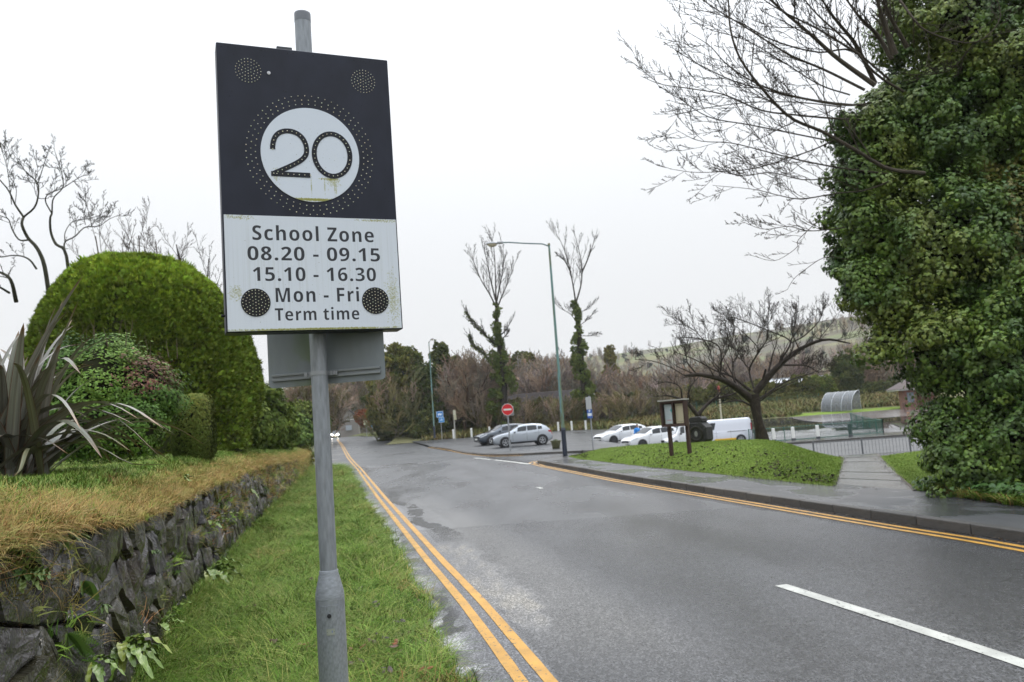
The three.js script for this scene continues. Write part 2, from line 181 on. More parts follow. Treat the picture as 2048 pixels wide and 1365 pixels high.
{ const g = new Geo(); const pts = [[0.9, -33.3], [0.85, -34.3], [1.1, -35.1], [1.6, -35.9], [2.5, -36.8], [3.6, -37.55], [4.6, -38.0], [3.4, -36.9], [2.3, -35.7], [2.25, -34.6], [2.25, -33.2]]; const t = THREE.ShapeUtils.triangulateShape(pts.map(([x, z]) => new THREE.Vector2(x, z)), []); for (const [x, z] of pts) g.v(x, H(x, z) + PAVY - 0.006, z, 0, 1, 0, x, z); for (const [a, b, c] of t) g.t(a, c, b); struct('pavement_corner', g.build(), S(0.06, 0.06, 0.06, 0.3, { map: rep(mottle, 0.5) }), 'corner of the asphalt pavement at the foot of the tall lamp post', 'pavement'); }
// paint
const paintMat = (r, g, b) => S(1, 1, 1, 0.42, { map: rep(dataTex(1024, 1024, (u, v, x, y) => { const k = 0.8 + 0.5 * (fbm(u * 12, v * 12, 4, 211, 12) - 0.5) + 0.12 * (h2(x, y, 3) - 0.5), chip = ss(0.66, 0.74, fbm(u * 90, v * 90, 3, 213, 90) * 0.75 + 0.25 * fbm(u * 9, v * 9, 3, 217, 9)); return s3(...mixc0([r * k, g * k, b * k], [0.07, 0.068, 0.065], chip)); }, { srgb: true }), 0.5), bumpMap: rep(aggTex, 2), bumpScale: 0.0018 });
const mixc0 = (a, b, t) => [lerp(a[0], b[0], t), lerp(a[1], b[1], t), lerp(a[2], b[2], t)];
const yellow = paintMat(0.6, 0.31, 0.045), white = paintMat(0.55, 0.55, 0.5);
function stripe(name, label, pts, w, m, wear = 0, dy = 0.005) { const cv = new THREE.CatmullRomCurve3(pts.map(([x, z]) => V(x, 0, z)), false, 'centripetal'), L = cv.getLength(), n = Math.max(2, Math.round(L / 0.3)), g = new Geo(), rk = RNG(Math.round(L * 100)); let on = true;
  for (let k = 0; k <= n; k++) { const p = cv.getPointAt(k / n), t = cv.getTangentAt(k / n), nx = -t.z, nz = t.x; for (const s of [-1, 0, 1]) { const e = s * w / 2 + (s ? 1 : 0) * wear * (vnoise(k * 0.7, s, 5) - 0.5) * w * 0.22, x = p.x + nx * e, z = p.z + nz * e; g.v(x, H(x, z) + dy, z, 0, 1, 0, x, z); } if (k && !(wear > 0.5 && vnoise(k * 0.21, 3, 8) > 0.72)) { const o = (k - 1) * 3; g.q(o, o + 1, o + 4, o + 3); g.q(o + 1, o + 2, o + 5, o + 4); } }
  return struct(name, g.build(true), m, label, 'road marking'); }
const lineAlong = (f, off, z0, z1, st = 2) => { const a = []; for (let z = z0; z >= z1; z -= st) a.push([f(z) + off(z), z]); return a; };
{ const yl1 = poly1([[3, 1.9], [0, 1.05], [-3, 0.42], [-5.46, -0.1], [-6.4, -0.27], [-10.35, -1.2], [-21.1, -3.65], [-41, -8.1], [-59.6, -12.45], [-100, -21.6], [-140, -30.9]]), yl2 = (z) => yl1(z) + 0.18 + 0.02 * ss(-20, -60, z);
  stripe('yellow_line', 'yellow no waiting line nearest the grass verge', lineAlong(yl1, () => 0, 2, -140, 2.5), 0.088, yellow, 0.25); stripe('yellow_line', 'yellow no waiting line on the road side of the left pair', lineAlong(yl1, (z) => yl2(z) - yl1(z), 2, -140, 2.5), 0.088, yellow, 0.25);
  const o1 = [], o2 = []; for (let z = 2; z > -32; z -= 1.4) { o1.push([xR(z) - 0.2, z]); o2.push([xR(z) - 0.37, z]); } o1.push([0.75, -33], [0.55, -34.2], [0.72, -35.4], [1.5, -36.7]); o2.push([0.52, -33.2], [0.36, -34.3], [0.55, -35.6], [1.3, -37]);
  stripe('yellow_line', 'yellow no waiting line close along the pavement kerb', o1, 0.08, yellow, 0.2); stripe('yellow_line', 'yellow no waiting line on the road side of the right pair', o2, 0.08, yellow, 0.2);
  const k1 = kerbIsland.map((p) => [p.x - 0.05, p.z + 0.25]).slice(0, 6), k2 = kerbIsland.map((p) => [p.x - 0.1, p.z + 0.48]).slice(0, 6); stripe('yellow_line', 'worn yellow line close along the car park kerb', k1, 0.08, yellow, 0.4, 0.009); stripe('yellow_line', 'worn outer yellow line beside the car park kerb', k2, 0.08, yellow, 0.4, 0.009);
  stripe('white_dash', 'bright white centre line dash nearest the camera', [[2.31, -7.76], [2.75, -5.9], [2.925, -5.1], [3.25, -3.2]], 0.125, white); 
  stripe('worn_dash', 'small worn white centre line mark in the middle of the road', [[0.53, -20.6], [0.38, -21.4]], 0.12, white, 0.9);
  stripe('give_way_line', 'worn white line across the mouth of the side road', [[-2.5, -44.5], [-1.3, -40.3], [-0.2, -36], [0.35, -33.6]], 0.22, white, 0.62, 0.009);
  stripe('edge_line', 'thin worn white line along the lower school road', [[10.6, -35], [14, -37.5], [19, -38.5]], 0.14, white, 0.3, 0.02); }
// footpath of concrete bays between the two grass banks
{ const root = thing('footpath', 'pale concrete footpath between the grass banks leading to the railings', 'path'); root.userData.kind = 'structure'; const m = S(0.15, 0.145, 0.135, 0.4, { map: rep(mottle, 0.6), bumpMap: rep(grainTex, 0.9), bumpScale: 0.004, roughnessMap: rep(asphaltRough, 0.25) });
  const A = [5.72, -15.35], B = [6.36, -13.55], C = [9.5, -21.9], D = [8.7, -22.5], E2 = [15, -36.6], F2 = [14.2, -37.4];
  const lft = (t) => t < 0.5 ? [lerp(A[0], D[0], t * 2), lerp(A[1], D[1], t * 2)] : [lerp(D[0], F2[0], t * 2 - 1), lerp(D[1], F2[1], t * 2 - 1)], rgt = (t) => t < 0.5 ? [lerp(B[0], C[0], t * 2), lerp(B[1], C[1], t * 2)] : [lerp(C[0], E2[0], t * 2 - 1), lerp(C[1], E2[1], t * 2 - 1)];
  const N = 10; for (let k = 0; k < N; k++) { const t0 = k / N + 0.001, t1 = (k + 1) / N - 0.0012, g = new Geo(), py = (x, z) => H(x, z) + 0.115 + (k % 3) * 0.004; g.grid(4, 6, (u, v) => { const t = lerp(t0, t1, v), a = lft(t), b = rgt(t), x = lerp(a[0], b[0], u), z = lerp(a[1], b[1], u); return [x, py(x, z), z, x, z]; }); mesh('concrete_bay', g.build(true), m, root); }
  const em = S(0.07, 0.055, 0.042, 0.8); for (const f of [lft, rgt]) { const g = new Geo(); const pts = []; for (let k = 0; k <= 20; k++) { const [x, z] = f(k / 20); pts.push(V(x, H(x, z) + 0.09, z)); } g.tube(pts, 0.045, 6); mesh('edging', g.build(), em, root); } }
// ---------------------------------------------------------------- instanced foliage tools
const M4 = new THREE.Matrix4(), Q4 = new THREE.Quaternion(), QA = new THREE.Quaternion(), SC = V(1, 1, 1), UPV = V(0, 1, 0), ZV = V(0, 0, 1);
function cloud(name, geo, mat, items, parent, label, category) { // items: [pos, quat, scale, [r,g,b]]
  const o = new THREE.InstancedMesh(geo, mat, items.length), c = new THREE.Color();
  items.forEach(([p, q, s, k], i) => { typeof s === 'number' ? SC.set(s, s, s) : SC.copy(s); o.setMatrixAt(i, M4.compose(p, q, SC)); o.setColorAt(i, c.setRGB(k[0], k[1], k[2])); });
  o.castShadow = o.receiveShadow = true; o.name = parent ? name : numbered(name); (parent || scene).add(o); o.userData.kind = 'stuff'; if (!parent) tag(o, label, category, null, 'stuff'); return o; }
const quatTo = (n, r, flat = 0) => { QA.setFromUnitVectors(ZV, n); return new THREE.Quaternion().setFromAxisAngle(n, r() * 2 * PI).multiply(QA); };
const vary = (r, c, k = 0.25, h = 0.12) => { const b = 1 + k * (r() * 2 - 1); return [c[0] * b * (1 + h * (r() * 2 - 1)), c[1] * b, c[2] * b * (1 + h * (r() * 2 - 1))]; };
const mixc = (a, b, t) => [lerp(a[0], b[0], t), lerp(a[1], b[1], t), lerp(a[2], b[2], t)];
function leafGeo(outline, fold = 0.15, bend = 0.15) { // flat leaf in xy, tip towards +y, facing +z; outline right half from stalk to tip
  const g = new Geo(), z = (x, y) => -Math.abs(x) * fold - y * y * bend + (Math.abs(x) > 0.2 ? 0 : 0.02), mid = outline.map(([, y]) => g.v(0, y, z(0, y))); for (const s of [1, -1]) { const e = outline.map(([x, y]) => g.v(x * s, y, z(x, y))); for (let k = 0; k < outline.length - 1; k++) s > 0 ? g.q(mid[k], e[k], e[k + 1], mid[k + 1]) : g.q(mid[k + 1], e[k + 1], e[k], mid[k]); } return g.build(true); }
const ivyLeaf = leafGeo([[0, -0.45], [0.34, -0.42], [0.52, -0.12], [0.24, 0.04], [0.3, 0.22], [0, 0.58]], 0.25, 0.25);
const ovalLeaf = leafGeo([[0, -0.5], [0.2, -0.25], [0.25, 0.05], [0.14, 0.35], [0, 0.5]], 0.35, 0.3);
const tinyLeaf = leafGeo([[0, -0.5], [0.3, 0], [0, 0.5]], 0.35, 0.2);
function clumpGeo(leaf, n, seed, spread = 1) { const r = RNG(seed), gs = []; for (let k = 0; k < n; k++) { const g = leaf.clone(), d = V(r.g(), r.g(), r.g()).normalize(); g.applyQuaternion(quatTo(d.clone().addScaledVector(UPV, 0.3).normalize(), r)); const s = r.r(0.55, 1); g.scale(s, s, s); g.translate(d.x * spread * r(), d.y * spread * r(), d.z * spread * r()); gs.push(g); } return mergeGeometries(gs); }
function spraysGeo(seed, n = 5) { // conifer spray: a flat fan of narrow scaly shoots
  const g = new Geo(), r = RNG(seed); for (let k = 0; k < n; k++) { const a = lerp(-0.9, 0.9, k / (n - 1)) + r.r(-0.12, 0.12), l = r.r(0.7, 1.1) * (1 - 0.25 * Math.abs(a)), w = 0.09, dx = Math.sin(a), dy = Math.cos(a), zz = r.r(-0.08, 0.08); const o = g.v(-dy * w * 0.6, dx * w * 0.6, 0), b = g.v(dy * w * 0.6, -dx * w * 0.6, 0), c = g.v(dx * l * 0.6 + dy * w, dy * l * 0.6 - dx * w, zz + 0.06), d = g.v(dx * l * 0.6 - dy * w, dy * l * 0.6 + dx * w, zz + 0.06), e = g.v(dx * l, dy * l, zz - 0.05); g.q(o, b, c, d); g.t(d, c, e); } return g.build(true); }
function tuftGeo(seed, n, hgt, lean, w = 0.006, spread = 0.03) { const g = new Geo(), r = RNG(seed); for (let k = 0; k < n; k++) { const a = r() * 2 * PI, h = hgt * r.r(0.45, 1.15), le = lean * r.r(0.2, 1.3) * h, dx = Math.cos(a), dz = Math.sin(a), ox = r.r(-spread, spread), oz = r.r(-spread, spread), tx = -dz, tz = dx; let pa, pb; for (let s = 0; s <= 2; s++) { const t = s / 3, ww = w * (1 - t * 0.75), x = ox + dx * le * t * t, z = oz + dz * le * t * t, y = h * (t - 0.25 * t * t * lean * 0.6); const nx = dx * -0.5, nz = dz * -0.5; const i = g.v(x - tx * ww, y, z - tz * ww, nx, 0.8, nz), j = g.v(x + tx * ww, y, z + tz * ww, nx, 0.8, nz); if (s) g.q(pa, pb, j, i); pa = i; pb = j; } const tip = g.v(ox + dx * le, h * (1 - 0.25 * lean * 0.6) - (lean > 1 ? h * 0.2 : 0), oz + dz * le, dx * -0.5, 0.8, dz * -0.5); g.t(pa, pb, tip); } return g.build(); }
const leafMat = (rough = 0.5, sp = 0.35) => F(1, 1, 1, rough, sp);
const GRASS_M = leafMat(0.6, 0.25), LEAF_M = leafMat(0.42, 0.6), MATTE_M = leafMat(0.8, 0.2);
const blobs = (list, n, rs, seed, shell = 0.85) => { // many small clumps over a few big ellipsoids
  const r = RNG(seed), out = [], wts = list.map((l) => l.r.x * l.r.y + l.r.y * l.r.z), tot = wts.reduce((a, b) => a + b); let guard = 0;
  while (out.length < n && guard++ < n * 30) { let w = r() * tot, k = 0; while (w > wts[k] && k < list.length - 1) { w -= wts[k]; k++; } const L = list[k], d = V(r.g(), r.g(), r.g()).normalize(), f = shell + (1 - shell) * r(), p = L.c.clone().add(d.clone().multiply(L.r).multiplyScalar(f)); if (list.some((m, j) => j !== k && p.clone().sub(m.c).divide(m.r).lengthSq() < 0.55)) continue; const s = r.r(rs[0], rs[1]); out.push({ c: p, r: V(s, s * 0.8, s), tint: r() }); } return out; };
function foliage(list, n, size, color, seed, { up = 0.35, inner = 0.55, uneven = 0.5, freq = 2.4 } = {}) { // leaves through the outer part of the lobes, with an uneven skin
  const r = RNG(seed), out = [], wts = list.map((l) => l.r.x * l.r.y), tot = wts.reduce((a, b) => a + b); let guard = 0;
  while (out.length < n && guard++ < n * 4) { let w = r() * tot, k = 0; while (w > wts[k] && k < list.length - 1) { w -= wts[k]; k++; } const L = list[k], d = V(r.g(), r.g(), r.g()).normalize(), nz = fbm(d.x * freq + d.z * freq * 0.8 + k * 7.3, d.y * freq - d.z * freq * 0.6 + k * 3.1, 3, 19), sk = 1.06 - uneven / 2 + uneven * (nz - 0.5) * 1.6 + uneven * 0.25, f = sk * (inner + (1 - inner) * Math.sqrt(r())), p = L.c.clone().add(d.clone().multiply(L.r).multiplyScalar(f));
    if (list.length < 60 && list.some((m, j) => j !== k && p.clone().sub(m.c).divide(m.r).lengthSq() < 0.3)) continue;
    const nrm = d.clone().addScaledVector(UPV, up).addScaledVector(V(r.g(), r.g(), r.g()), 0.5).normalize(); out.push([p, quatTo(nrm, r), r.r(size[0], size[1]), typeof color === 'function' ? color({ tint: L.tint ?? clamp(fbm(p.x * 1.7 + p.z, p.y * 1.7 + p.z * 0.6, 3, 23) * 2 - 0.5) }, p, r) : vary(r, color)]); } return out; }
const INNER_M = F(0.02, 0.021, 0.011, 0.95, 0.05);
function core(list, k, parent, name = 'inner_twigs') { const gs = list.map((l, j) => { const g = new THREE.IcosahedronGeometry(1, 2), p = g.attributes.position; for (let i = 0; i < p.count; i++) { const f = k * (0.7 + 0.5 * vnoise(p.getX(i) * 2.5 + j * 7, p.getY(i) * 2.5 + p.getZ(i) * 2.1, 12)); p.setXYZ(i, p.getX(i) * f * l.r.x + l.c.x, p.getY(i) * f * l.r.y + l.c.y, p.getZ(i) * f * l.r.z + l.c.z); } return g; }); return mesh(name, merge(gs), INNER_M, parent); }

// ---------------------------------------------------------------- verge, garden, stone wall
const vergeY = (x, z) => { const e = xL(z) - x, w = Math.max(0, x - xW(z)); return H(x, z) + 0.012 + 0.1 * ss(0, 0.4, e) + 0.07 * ss(0.3, 0, w) + 0.07 * (fbm(x * 1.4, z * 1.4, 4, 101) - 0.5) * ss(0, 0.5, e); };
const soilMat = S(1, 1, 1, 0.9, { map: dataTex(512, 512, (u, v) => { const n = fbm(u * 12, v * 12, 5, 111, 12); const c = mixc([0.035, 0.05, 0.014], [0.075, 0.07, 0.025], n); return s3(...c); }, { srgb: true, rep: [0.6, 0.6] }), bumpMap: rep(grainTex, 1.5), bumpScale: 0.02 });
const vEdge = (z) => xL(z) - 0.05 + 0.13 * (fbm(z * 1.3, 2, 4, 107) - 0.5) * 2 * ss(0, 0.5, 1);
struct('verge', ribbon(rows(3, -42.5, 0.25, 0.02), (z) => xW(z) - 0.06, vEdge, 22, vergeY), soilMat, 'rough grass verge between the stone wall and the road', 'verge');
struct('verge_beyond_driveway', ribbon(rows(-47, -150, 1), (z) => xL(z) - 3.2, (z) => xL(z) - 0.25, 8, (x, z) => H(x, z) + 0.1), soilMat, 'far grass verge on the left beyond the driveway', 'verge');
struct('driveway', ribbon(rows(-42.3, -47.2, 0.5), (z) => xL(z) - 7, (z) => xL(z) - 0.1, 8, (x, z) => H(x, z) + 0.012), asphalt, 'short grey driveway crossing the verge at the far end of the wall', 'driveway');
const wallEnd = (z) => ss(-47, -44.5, z);
const lawnY = (x, z) => { const s = xW(z) - x; return H(x, z) + (1.2 - 0.26 * ss(-14, -36, z) + 0.15 * ss(-6, -3.2, z) + (0.31 - 0.08 * ss(-8, -3.2, z)) * ss(-0.12, 0.6, s) + 0.05 * ss(1, 4, s) + 0.06 * (fbm(x * 0.9, z * 0.9, 4, 121) - 0.5)) * lerp(0.15, 1, Math.max(wallEnd(z), 0)) ; };
struct('garden_lawn', ribbon(rows(4, -56, 0.4, 0.03), (z) => -45, (z) => xW(z) - 0.08, 60, lawnY), soilMat, 'raised garden lawn held up by the dry stone wall', 'lawn');
const GREENS = [[0.1, 0.185, 0.02], [0.14, 0.225, 0.032], [0.07, 0.14, 0.013], [0.19, 0.265, 0.055], [0.25, 0.26, 0.075]], STRAW = [[0.33, 0.215, 0.08], [0.27, 0.15, 0.058], [0.42, 0.31, 0.13], [0.27, 0.23, 0.06]];
const pick = (r, a) => a[r.i(a.length)], yaw = (r, tilt = 0.15) => new THREE.Quaternion().setFromEuler(new THREE.Euler(r.r(-tilt, tilt), r() * 2 * PI, r.r(-tilt, tilt)));
{ const r = RNG(77), A = [], B = [], gA = tuftGeo(1, 13, 0.115, 1.1, 0.0036, 0.035), gB = tuftGeo(2, 18, 0.16, 1.8, 0.003, 0.055);
  const N = 70000; for (let k = 0; k < N; k++) { const z = -2.6 - 40 * Math.pow(r(), 2.3), x = lerp(xW(z), vEdge(z) + 0.05, r()), e = xL(z) - x, dens = fbm(x * 1.1, z * 1.1, 3, 131), bare = fbm(x * 2.1, z * 2.1, 3, 133); if (bare < 0.36 && r() < 0.75) continue; const rag = 0.14 + 0.4 * ss(0.42, 0.66, fbm(x * 1.3 + 9, z * 0.9, 3, 139)); if (e < rag && r() < 0.72) continue; const p = V(x, vergeY(x, z) - 0.01, z), far = 1 + 0.03 * Math.max(0, -z - 8), yel = fbm(x * 0.9 + 5, z * 0.9, 3, 137); const c = vary(r, yel > 0.58 && r() < 0.45 ? pick(r, STRAW.concat(GREENS)) : pick(r, GREENS), 0.42); (r() < 0.55 ? A : B).push([p, yaw(r, 0.3), V(far * r.r(0.7, 1.3), r.r(0.5, 1.2) * lerp(0.7, 1.35, dens), far * r.r(0.7, 1.3)), c]); }
  cloud('grass', mergeGeometries([gA]), GRASS_M, A, null, 'upright green grass blades growing all over the verge', 'grass'); cloud('long_grass', gB, GRASS_M, B, null, 'long flopping grass tufts growing all over the verge', 'grass'); }
{ const r = RNG(78), A = [], D = [], g1 = tuftGeo(3, 14, 0.05, 0.8, 0.003, 0.04), g2 = tuftGeo(4, 20, 0.1, 1.5, 0.0019, 0.05);
  for (let k = 0; k < 62000; k++) { const z = -2 - 44 * Math.pow(r(), 2), s = 0.02 + 7 * Math.pow(r(), 1.7), x = xW(z) - s; const far = 1 + 0.04 * Math.max(0, -z - 7), dry = ss(0.42, 0.02, s + 0.5 * (fbm(x * 1.5, z * 1.5, 3, 141) - 0.5)); const c = vary(r, r() < dry * 0.8 ? pick(r, STRAW) : pick(r, GREENS), 0.22); A.push([V(x, lawnY(x, z) - 0.008, z), yaw(r, 0.3), V(far, r.r(0.6, 1.2), far), c]); }
  // straw grass hanging over the wall head
  for (let k = 0; k < 15000; k++) { const z = -2 - 43 * Math.pow(r(), 1.9), s = r.r(-0.05, 0.3), x = xW(z) - s, gate = fbm(z * 0.9, 4, 3, 143); if (gate < 0.34 && r() < 0.7) continue; const far = 1 + 0.03 * Math.max(0, -z - 7), fwd = r() < 0.6 ? 0.9 : 0; const e = new THREE.Euler(r.r(-0.3, 0.3), r() * 2 * PI, 0), q = new THREE.Quaternion().setFromAxisAngle(V(0, 0, 1), -fwd * r.r(0.1, 0.9)).multiply(new THREE.Quaternion().setFromEuler(e)); D.push([V(x, (s < 0.03 ? lawnY(xW(z) - 0.03, z) - r() * 0.04 : lawnY(x, z)) - 0.01, z), q, V(far, r.r(0.55, 1.2) * (s > 0.14 ? 0.65 : 1), far), vary(r, r() < (s > 0.14 ? 0.6 : 0.85) ? pick(r, STRAW) : pick(r, GREENS), 0.35)]); }
  cloud('lawn_grass', g1, GRASS_M, A, null, 'short grass of the garden lawn, straw coloured near the wall', 'grass'); cloud('dry_grass', g2, MATTE_M, D, null, 'brown dry grass hanging over the head of the stone wall', 'grass'); }
// the wall: stones of an irregular pattern, each one with its own broken face
const rockTex = dataTex(512, 512, (u, v, x, y) => { const n = fbm(u * 10, v * 10, 6, 151, 10), f = fbm(u * 6 + 3, v * 11, 4, 153, 0); let k = 0.55 + 0.9 * (n - 0.5) + 0.25 * (f - 0.5); if (vnoise(u * 170, v * 170, 155) > 0.93 && n > 0.5) k += 0.7; return [k, k * 0.985, k * 0.98]; });
const rockBump = dataTex(512, 512, (u, v) => [fbm(u * 9, v * 9, 6, 157, 9) * 0.8 + 0.2 * vnoise(u * 60, v * 60, 3, 60)]);
const rockMats = [[0.078, 0.07, 0.07], [0.056, 0.049, 0.047], [0.1, 0.086, 0.076], [0.064, 0.05, 0.038], [0.038, 0.035, 0.035], [0.07, 0.066, 0.04]].map((c) => S(...c, 0.42, { map: rep(rockTex, 2), bumpMap: rep(rockBump, 1.6), bumpScale: 0.014, roughnessMap: rep(rockTex, 1.1) }));
const wallPath = (() => { const pts = []; for (let z = -1.6; z > -44.6; z -= 0.6) pts.push(V(xW(z), 0, z)); pts.push(V(xW(-45) - 0.35, 0, -45)); pts.push(V(xW(-45) - 1.2, 0, -45.4)); return new THREE.CatmullRomCurve3(pts); })();
const WL = wallPath.getLength(); wallPath.arcLengthDivisions = 600; wallPath.updateArcLengths();
const wallPt = (s, y, out = 0) => { const t = clamp(s / WL), p = wallPath.getPointAt(t), d = wallPath.getTangentAt(t), n = V(-d.z, 0, d.x); return p.addScaledVector(n, out - y * 0.05).setY(H(p.x, p.z) + y); };
{ const root = thing('stone_wall', 'dark dry stone wall holding up the garden beside the verge', 'wall'); const r = RNG(404), sites = [], su = 0.36, sv = 0.25; const HW = 1.5;
  for (let i = 0; i * su < WL; i++) for (let j = 0; j < 7; j++) { if (r() < 0.14) { continue; } sites.push([i * su + r.r(-0.15, 0.15) + (j % 2) * 0.16, (j + 0.5) * sv + r.r(-0.085, 0.085)]); }
  const clip = (poly, a, b, c) => { const o = []; for (let k = 0; k < poly.length; k++) { const p = poly[k], q = poly[(k + 1) % poly.length], dp = a * p[0] + b * p[1] - c, dq = a * q[0] + b * q[1] - c; if (dp <= 0) o.push(p); if ((dp < 0) !== (dq < 0) && dp !== dq) { const t = dp / (dp - dq); o.push([lerp(p[0], q[0], t), lerp(p[1], q[1], t)]); } } return o; };
  const rest = []; let made = 0;
  sites.forEach(([sx, sy], id) => { const zz = wallPath.getPointAt(clamp(sx / WL)).z, HWs = lawnY(xW(zz) - 0.03, zz) - H(0, zz) + r.r(-0.07, 0.05); let poly = [[sx - 0.5, -0.05], [sx + 0.5, -0.05], [sx + 0.5, HWs], [sx - 0.5, HWs]]; const an = 1.25; for (const [tx, ty] of sites) { if ((tx === sx && ty === sy) || Math.abs(tx - sx) > 1) continue; const dx = tx - sx, dy = (ty - sy) * an; poly = clip(poly, dx, dy * an, dx * (sx + tx) / 2 + dy * an * (sy + ty) / 2 * 1); if (poly.length < 3) return; }
    const cx = poly.reduce((a, p) => a + p[0], 0) / poly.length, cy = poly.reduce((a, p) => a + p[1], 0) / poly.length; const ring = []; for (let k = 0; k < poly.length; k++) { const p = poly[k], q = poly[(k + 1) % poly.length], l = Math.hypot(q[0] - p[0], q[1] - p[1]); if (l < 0.015) continue; const m = l > 0.1 ? 3 : 2; for (let t = 0; t < m; t++) ring.push([lerp(p[0], q[0], t / m), lerp(p[1], q[1], t / m)]); }
    const n = ring.length; if (n < 4) return; const size = Math.max(...ring.map(([x, y]) => Math.hypot(x - cx, y - cy))), dep = r.r(0.018, 0.055), g = new Geo(), tiltx = r.r(-0.16, 0.16), tilty = r.r(-0.22, 0.12), jo = clamp(1 - 0.008 / size, 0.85, 0.98), base = r.r(-0.012, 0.022);
    const L = [[jo, -0.12, 0], [jo, -0.008, 0.01], [jo * 0.94, dep * 0.6, 0.016], [0.6, dep, 0.03], [0.28, dep * 1.1, 0.026]]; const place = (x, y, d) => { const p = wallPt(x, y, d); return [p.x, p.y, p.z, x, y]; };
    const off = r() * 50; L.forEach(([k, d, j], li) => { for (let i = 0; i < n; i++) { const [x, y] = ring[i], qx = cx + (x - cx) * k, qy = cy + (y - cy) * k, nz = (fbm(qx * 9 + off, qy * 9, 3, 161) - 0.5) * 2; const px = qx + (li > 0 ? (h2(i, id, 4) - 0.5) * j * 0.5 : 0), py = qy + (li > 0 ? (h2(i, id, 5) - 0.5) * j * 0.5 : 0); const a = place(px, py, base + d + nz * j + (li > 1 ? (qx - cx) * tiltx + (qy - cy) * tilty : 0)); g.v(a[0], a[1], a[2], 0, 1, 0, a[3] + d * 0.8 * Math.sign(px - cx), a[4] + d * 0.8 * Math.sign(py - cy)); } });
    const ctr = place(cx, cy, base + dep * 1.15); const ci = g.v(ctr[0], ctr[1], ctr[2], 0, 1, 0, cx, cy); for (let li = 0; li < L.length - 1; li++) for (let i = 0; i < n; i++) { const a = li * n + i, b = li * n + (i + 1) % n; g.q(a, b, b + n, a + n); } for (let i = 0; i < n; i++) g.t((L.length - 1) * n + i, (L.length - 1) * n + (i + 1) % n, ci);
    let gg = g.build().toNonIndexed(); gg.computeVertexNormals(); if (sx < 19 && made < 298) { made++; mesh('stone', gg, rockMats[r.i(6)], root); } else rest.push(gg); });
  const far = mesh('far_stones', merge(rest), rockMats[2], root); far.userData.kind = 'stuff';
  const g = new Geo(); g.grid(200, 3, (u, v) => { const p = wallPt(u * WL, v * (1.12 - 0.25 * ss(0.3, 0.8, u)), -0.02 + 0.03 * (fbm(u * 160, v * 9, 3, 163) - 0.5)); return [p.x, p.y, p.z, u * WL, v]; }); mesh('wall_core', g.build(true), F(0.03, 0.024, 0.016, 0.95, 0.1), root); }
{ const r = RNG(171), it = [], st = []; for (let k = 0; k < 1500; k++) { const s = WL * Math.pow(r(), 1.15), zz = wallPath.getPointAt(clamp(s / WL)).z, top = lawnY(xW(zz) - 0.03, zz) - H(0, zz), y = top * Math.pow(r(), 0.55), far = fbm(s * 0.8, y * 2.5, 3, 173) + 0.16 * ss(6, 18, s) - 0.06 * ss(6, 3, s); if (far < 0.56) continue; const p = wallPt(s, y, 0.03), q = new THREE.Quaternion().setFromAxisAngle(V(0, 0, 1), -r.r(0.5, 1.7)).multiply(yaw(r, 0.4)), dry = r() < 0.35 + 0.4 * ss(0.5, 1, y / top); (dry ? st : it).push([p, q, r.r(0.5, 1.3) * (1 + 0.02 * s), vary(r, pick(r, dry ? STRAW : GREENS), 0.35)]); }
  cloud('wall_weeds', tuftGeo(41, 9, 0.11, 1.3, 0.005, 0.03), GRASS_M, it, null, 'green weeds and grasses rooted in the joints of the stone wall', 'weeds'); cloud('wall_straw', tuftGeo(42, 14, 0.16, 1.6, 0.002, 0.04), MATTE_M, st, null, 'dead grass stems hanging from the joints of the stone wall', 'grass'); }
const WALLAT = (px, py, out = 0.06) => { const d = RAY(px, py), p = V(0, EYE, 0); for (let t = 1.5; t < 60; t += 0.01) { p.set(0, EYE, 0).addScaledVector(d, t); if (p.x < xW(p.z) - p.y * 0.05 + out) break; } return p; };
// ---------------------------------------------------------------- strap leaves: ferns on the wall, the flax
function strapLeaf(pts, w, { fold = 0.25, wave = 0, side, seg = 2, color } = {}) { // a leaf along pts; w(t) half width
  const g = new Geo(), cv = new THREE.CatmullRomCurve3(pts), n = 18; const tan = V(), up = V(), sd = V();
  for (let k = 0; k <= n; k++) { const t = k / n, p = cv.getPoint(t); tan.copy(cv.getTangent(t)); sd.copy(side); sd.addScaledVector(tan, -sd.dot(tan)).normalize(); up.crossVectors(sd, tan); const ww = w(t); for (const s of [-1, 0, 1]) { const o = s ? -fold * ww + wave * ww * Math.sin(t * 34 + s) : 0, e = s * ww * (1 + (s ? wave * 0.5 * Math.cos(t * 27 + s * 2) : 0)); g.v(p.x + sd.x * e - up.x * o, p.y + sd.y * e - up.y * o, p.z + sd.z * e - up.z * o, 0, 1, 0, 0.5 + s * 0.5, t); } if (k) { const o = (k - 1) * 3; g.q(o, o + 1, o + 4, o + 3); g.q(o + 1, o + 2, o + 5, o + 4); } } return g.build(true); }
const fernTex = dataTex(128, 256, (u, v, x, y) => { const rib = Math.abs(u - 0.5) < 0.05 ? 1.5 : 1, vein = 0.9 + 0.2 * Math.sin((v * 60 + Math.abs(u - 0.5) * 14) * 2), n = 0.8 + 0.4 * fbm(u * 6, v * 12, 3, 171); const k = rib * vein * n; return s3(0.16 * k, 0.25 * k, 0.04 * k); }, { srgb: true });
const fernMats = [S(1, 1, 1, 0.36, { map: fernTex }), S(0.75, 0.8, 0.7, 0.36, { map: fernTex }), S(1.25, 1.0, 0.7, 0.4, { map: fernTex })];
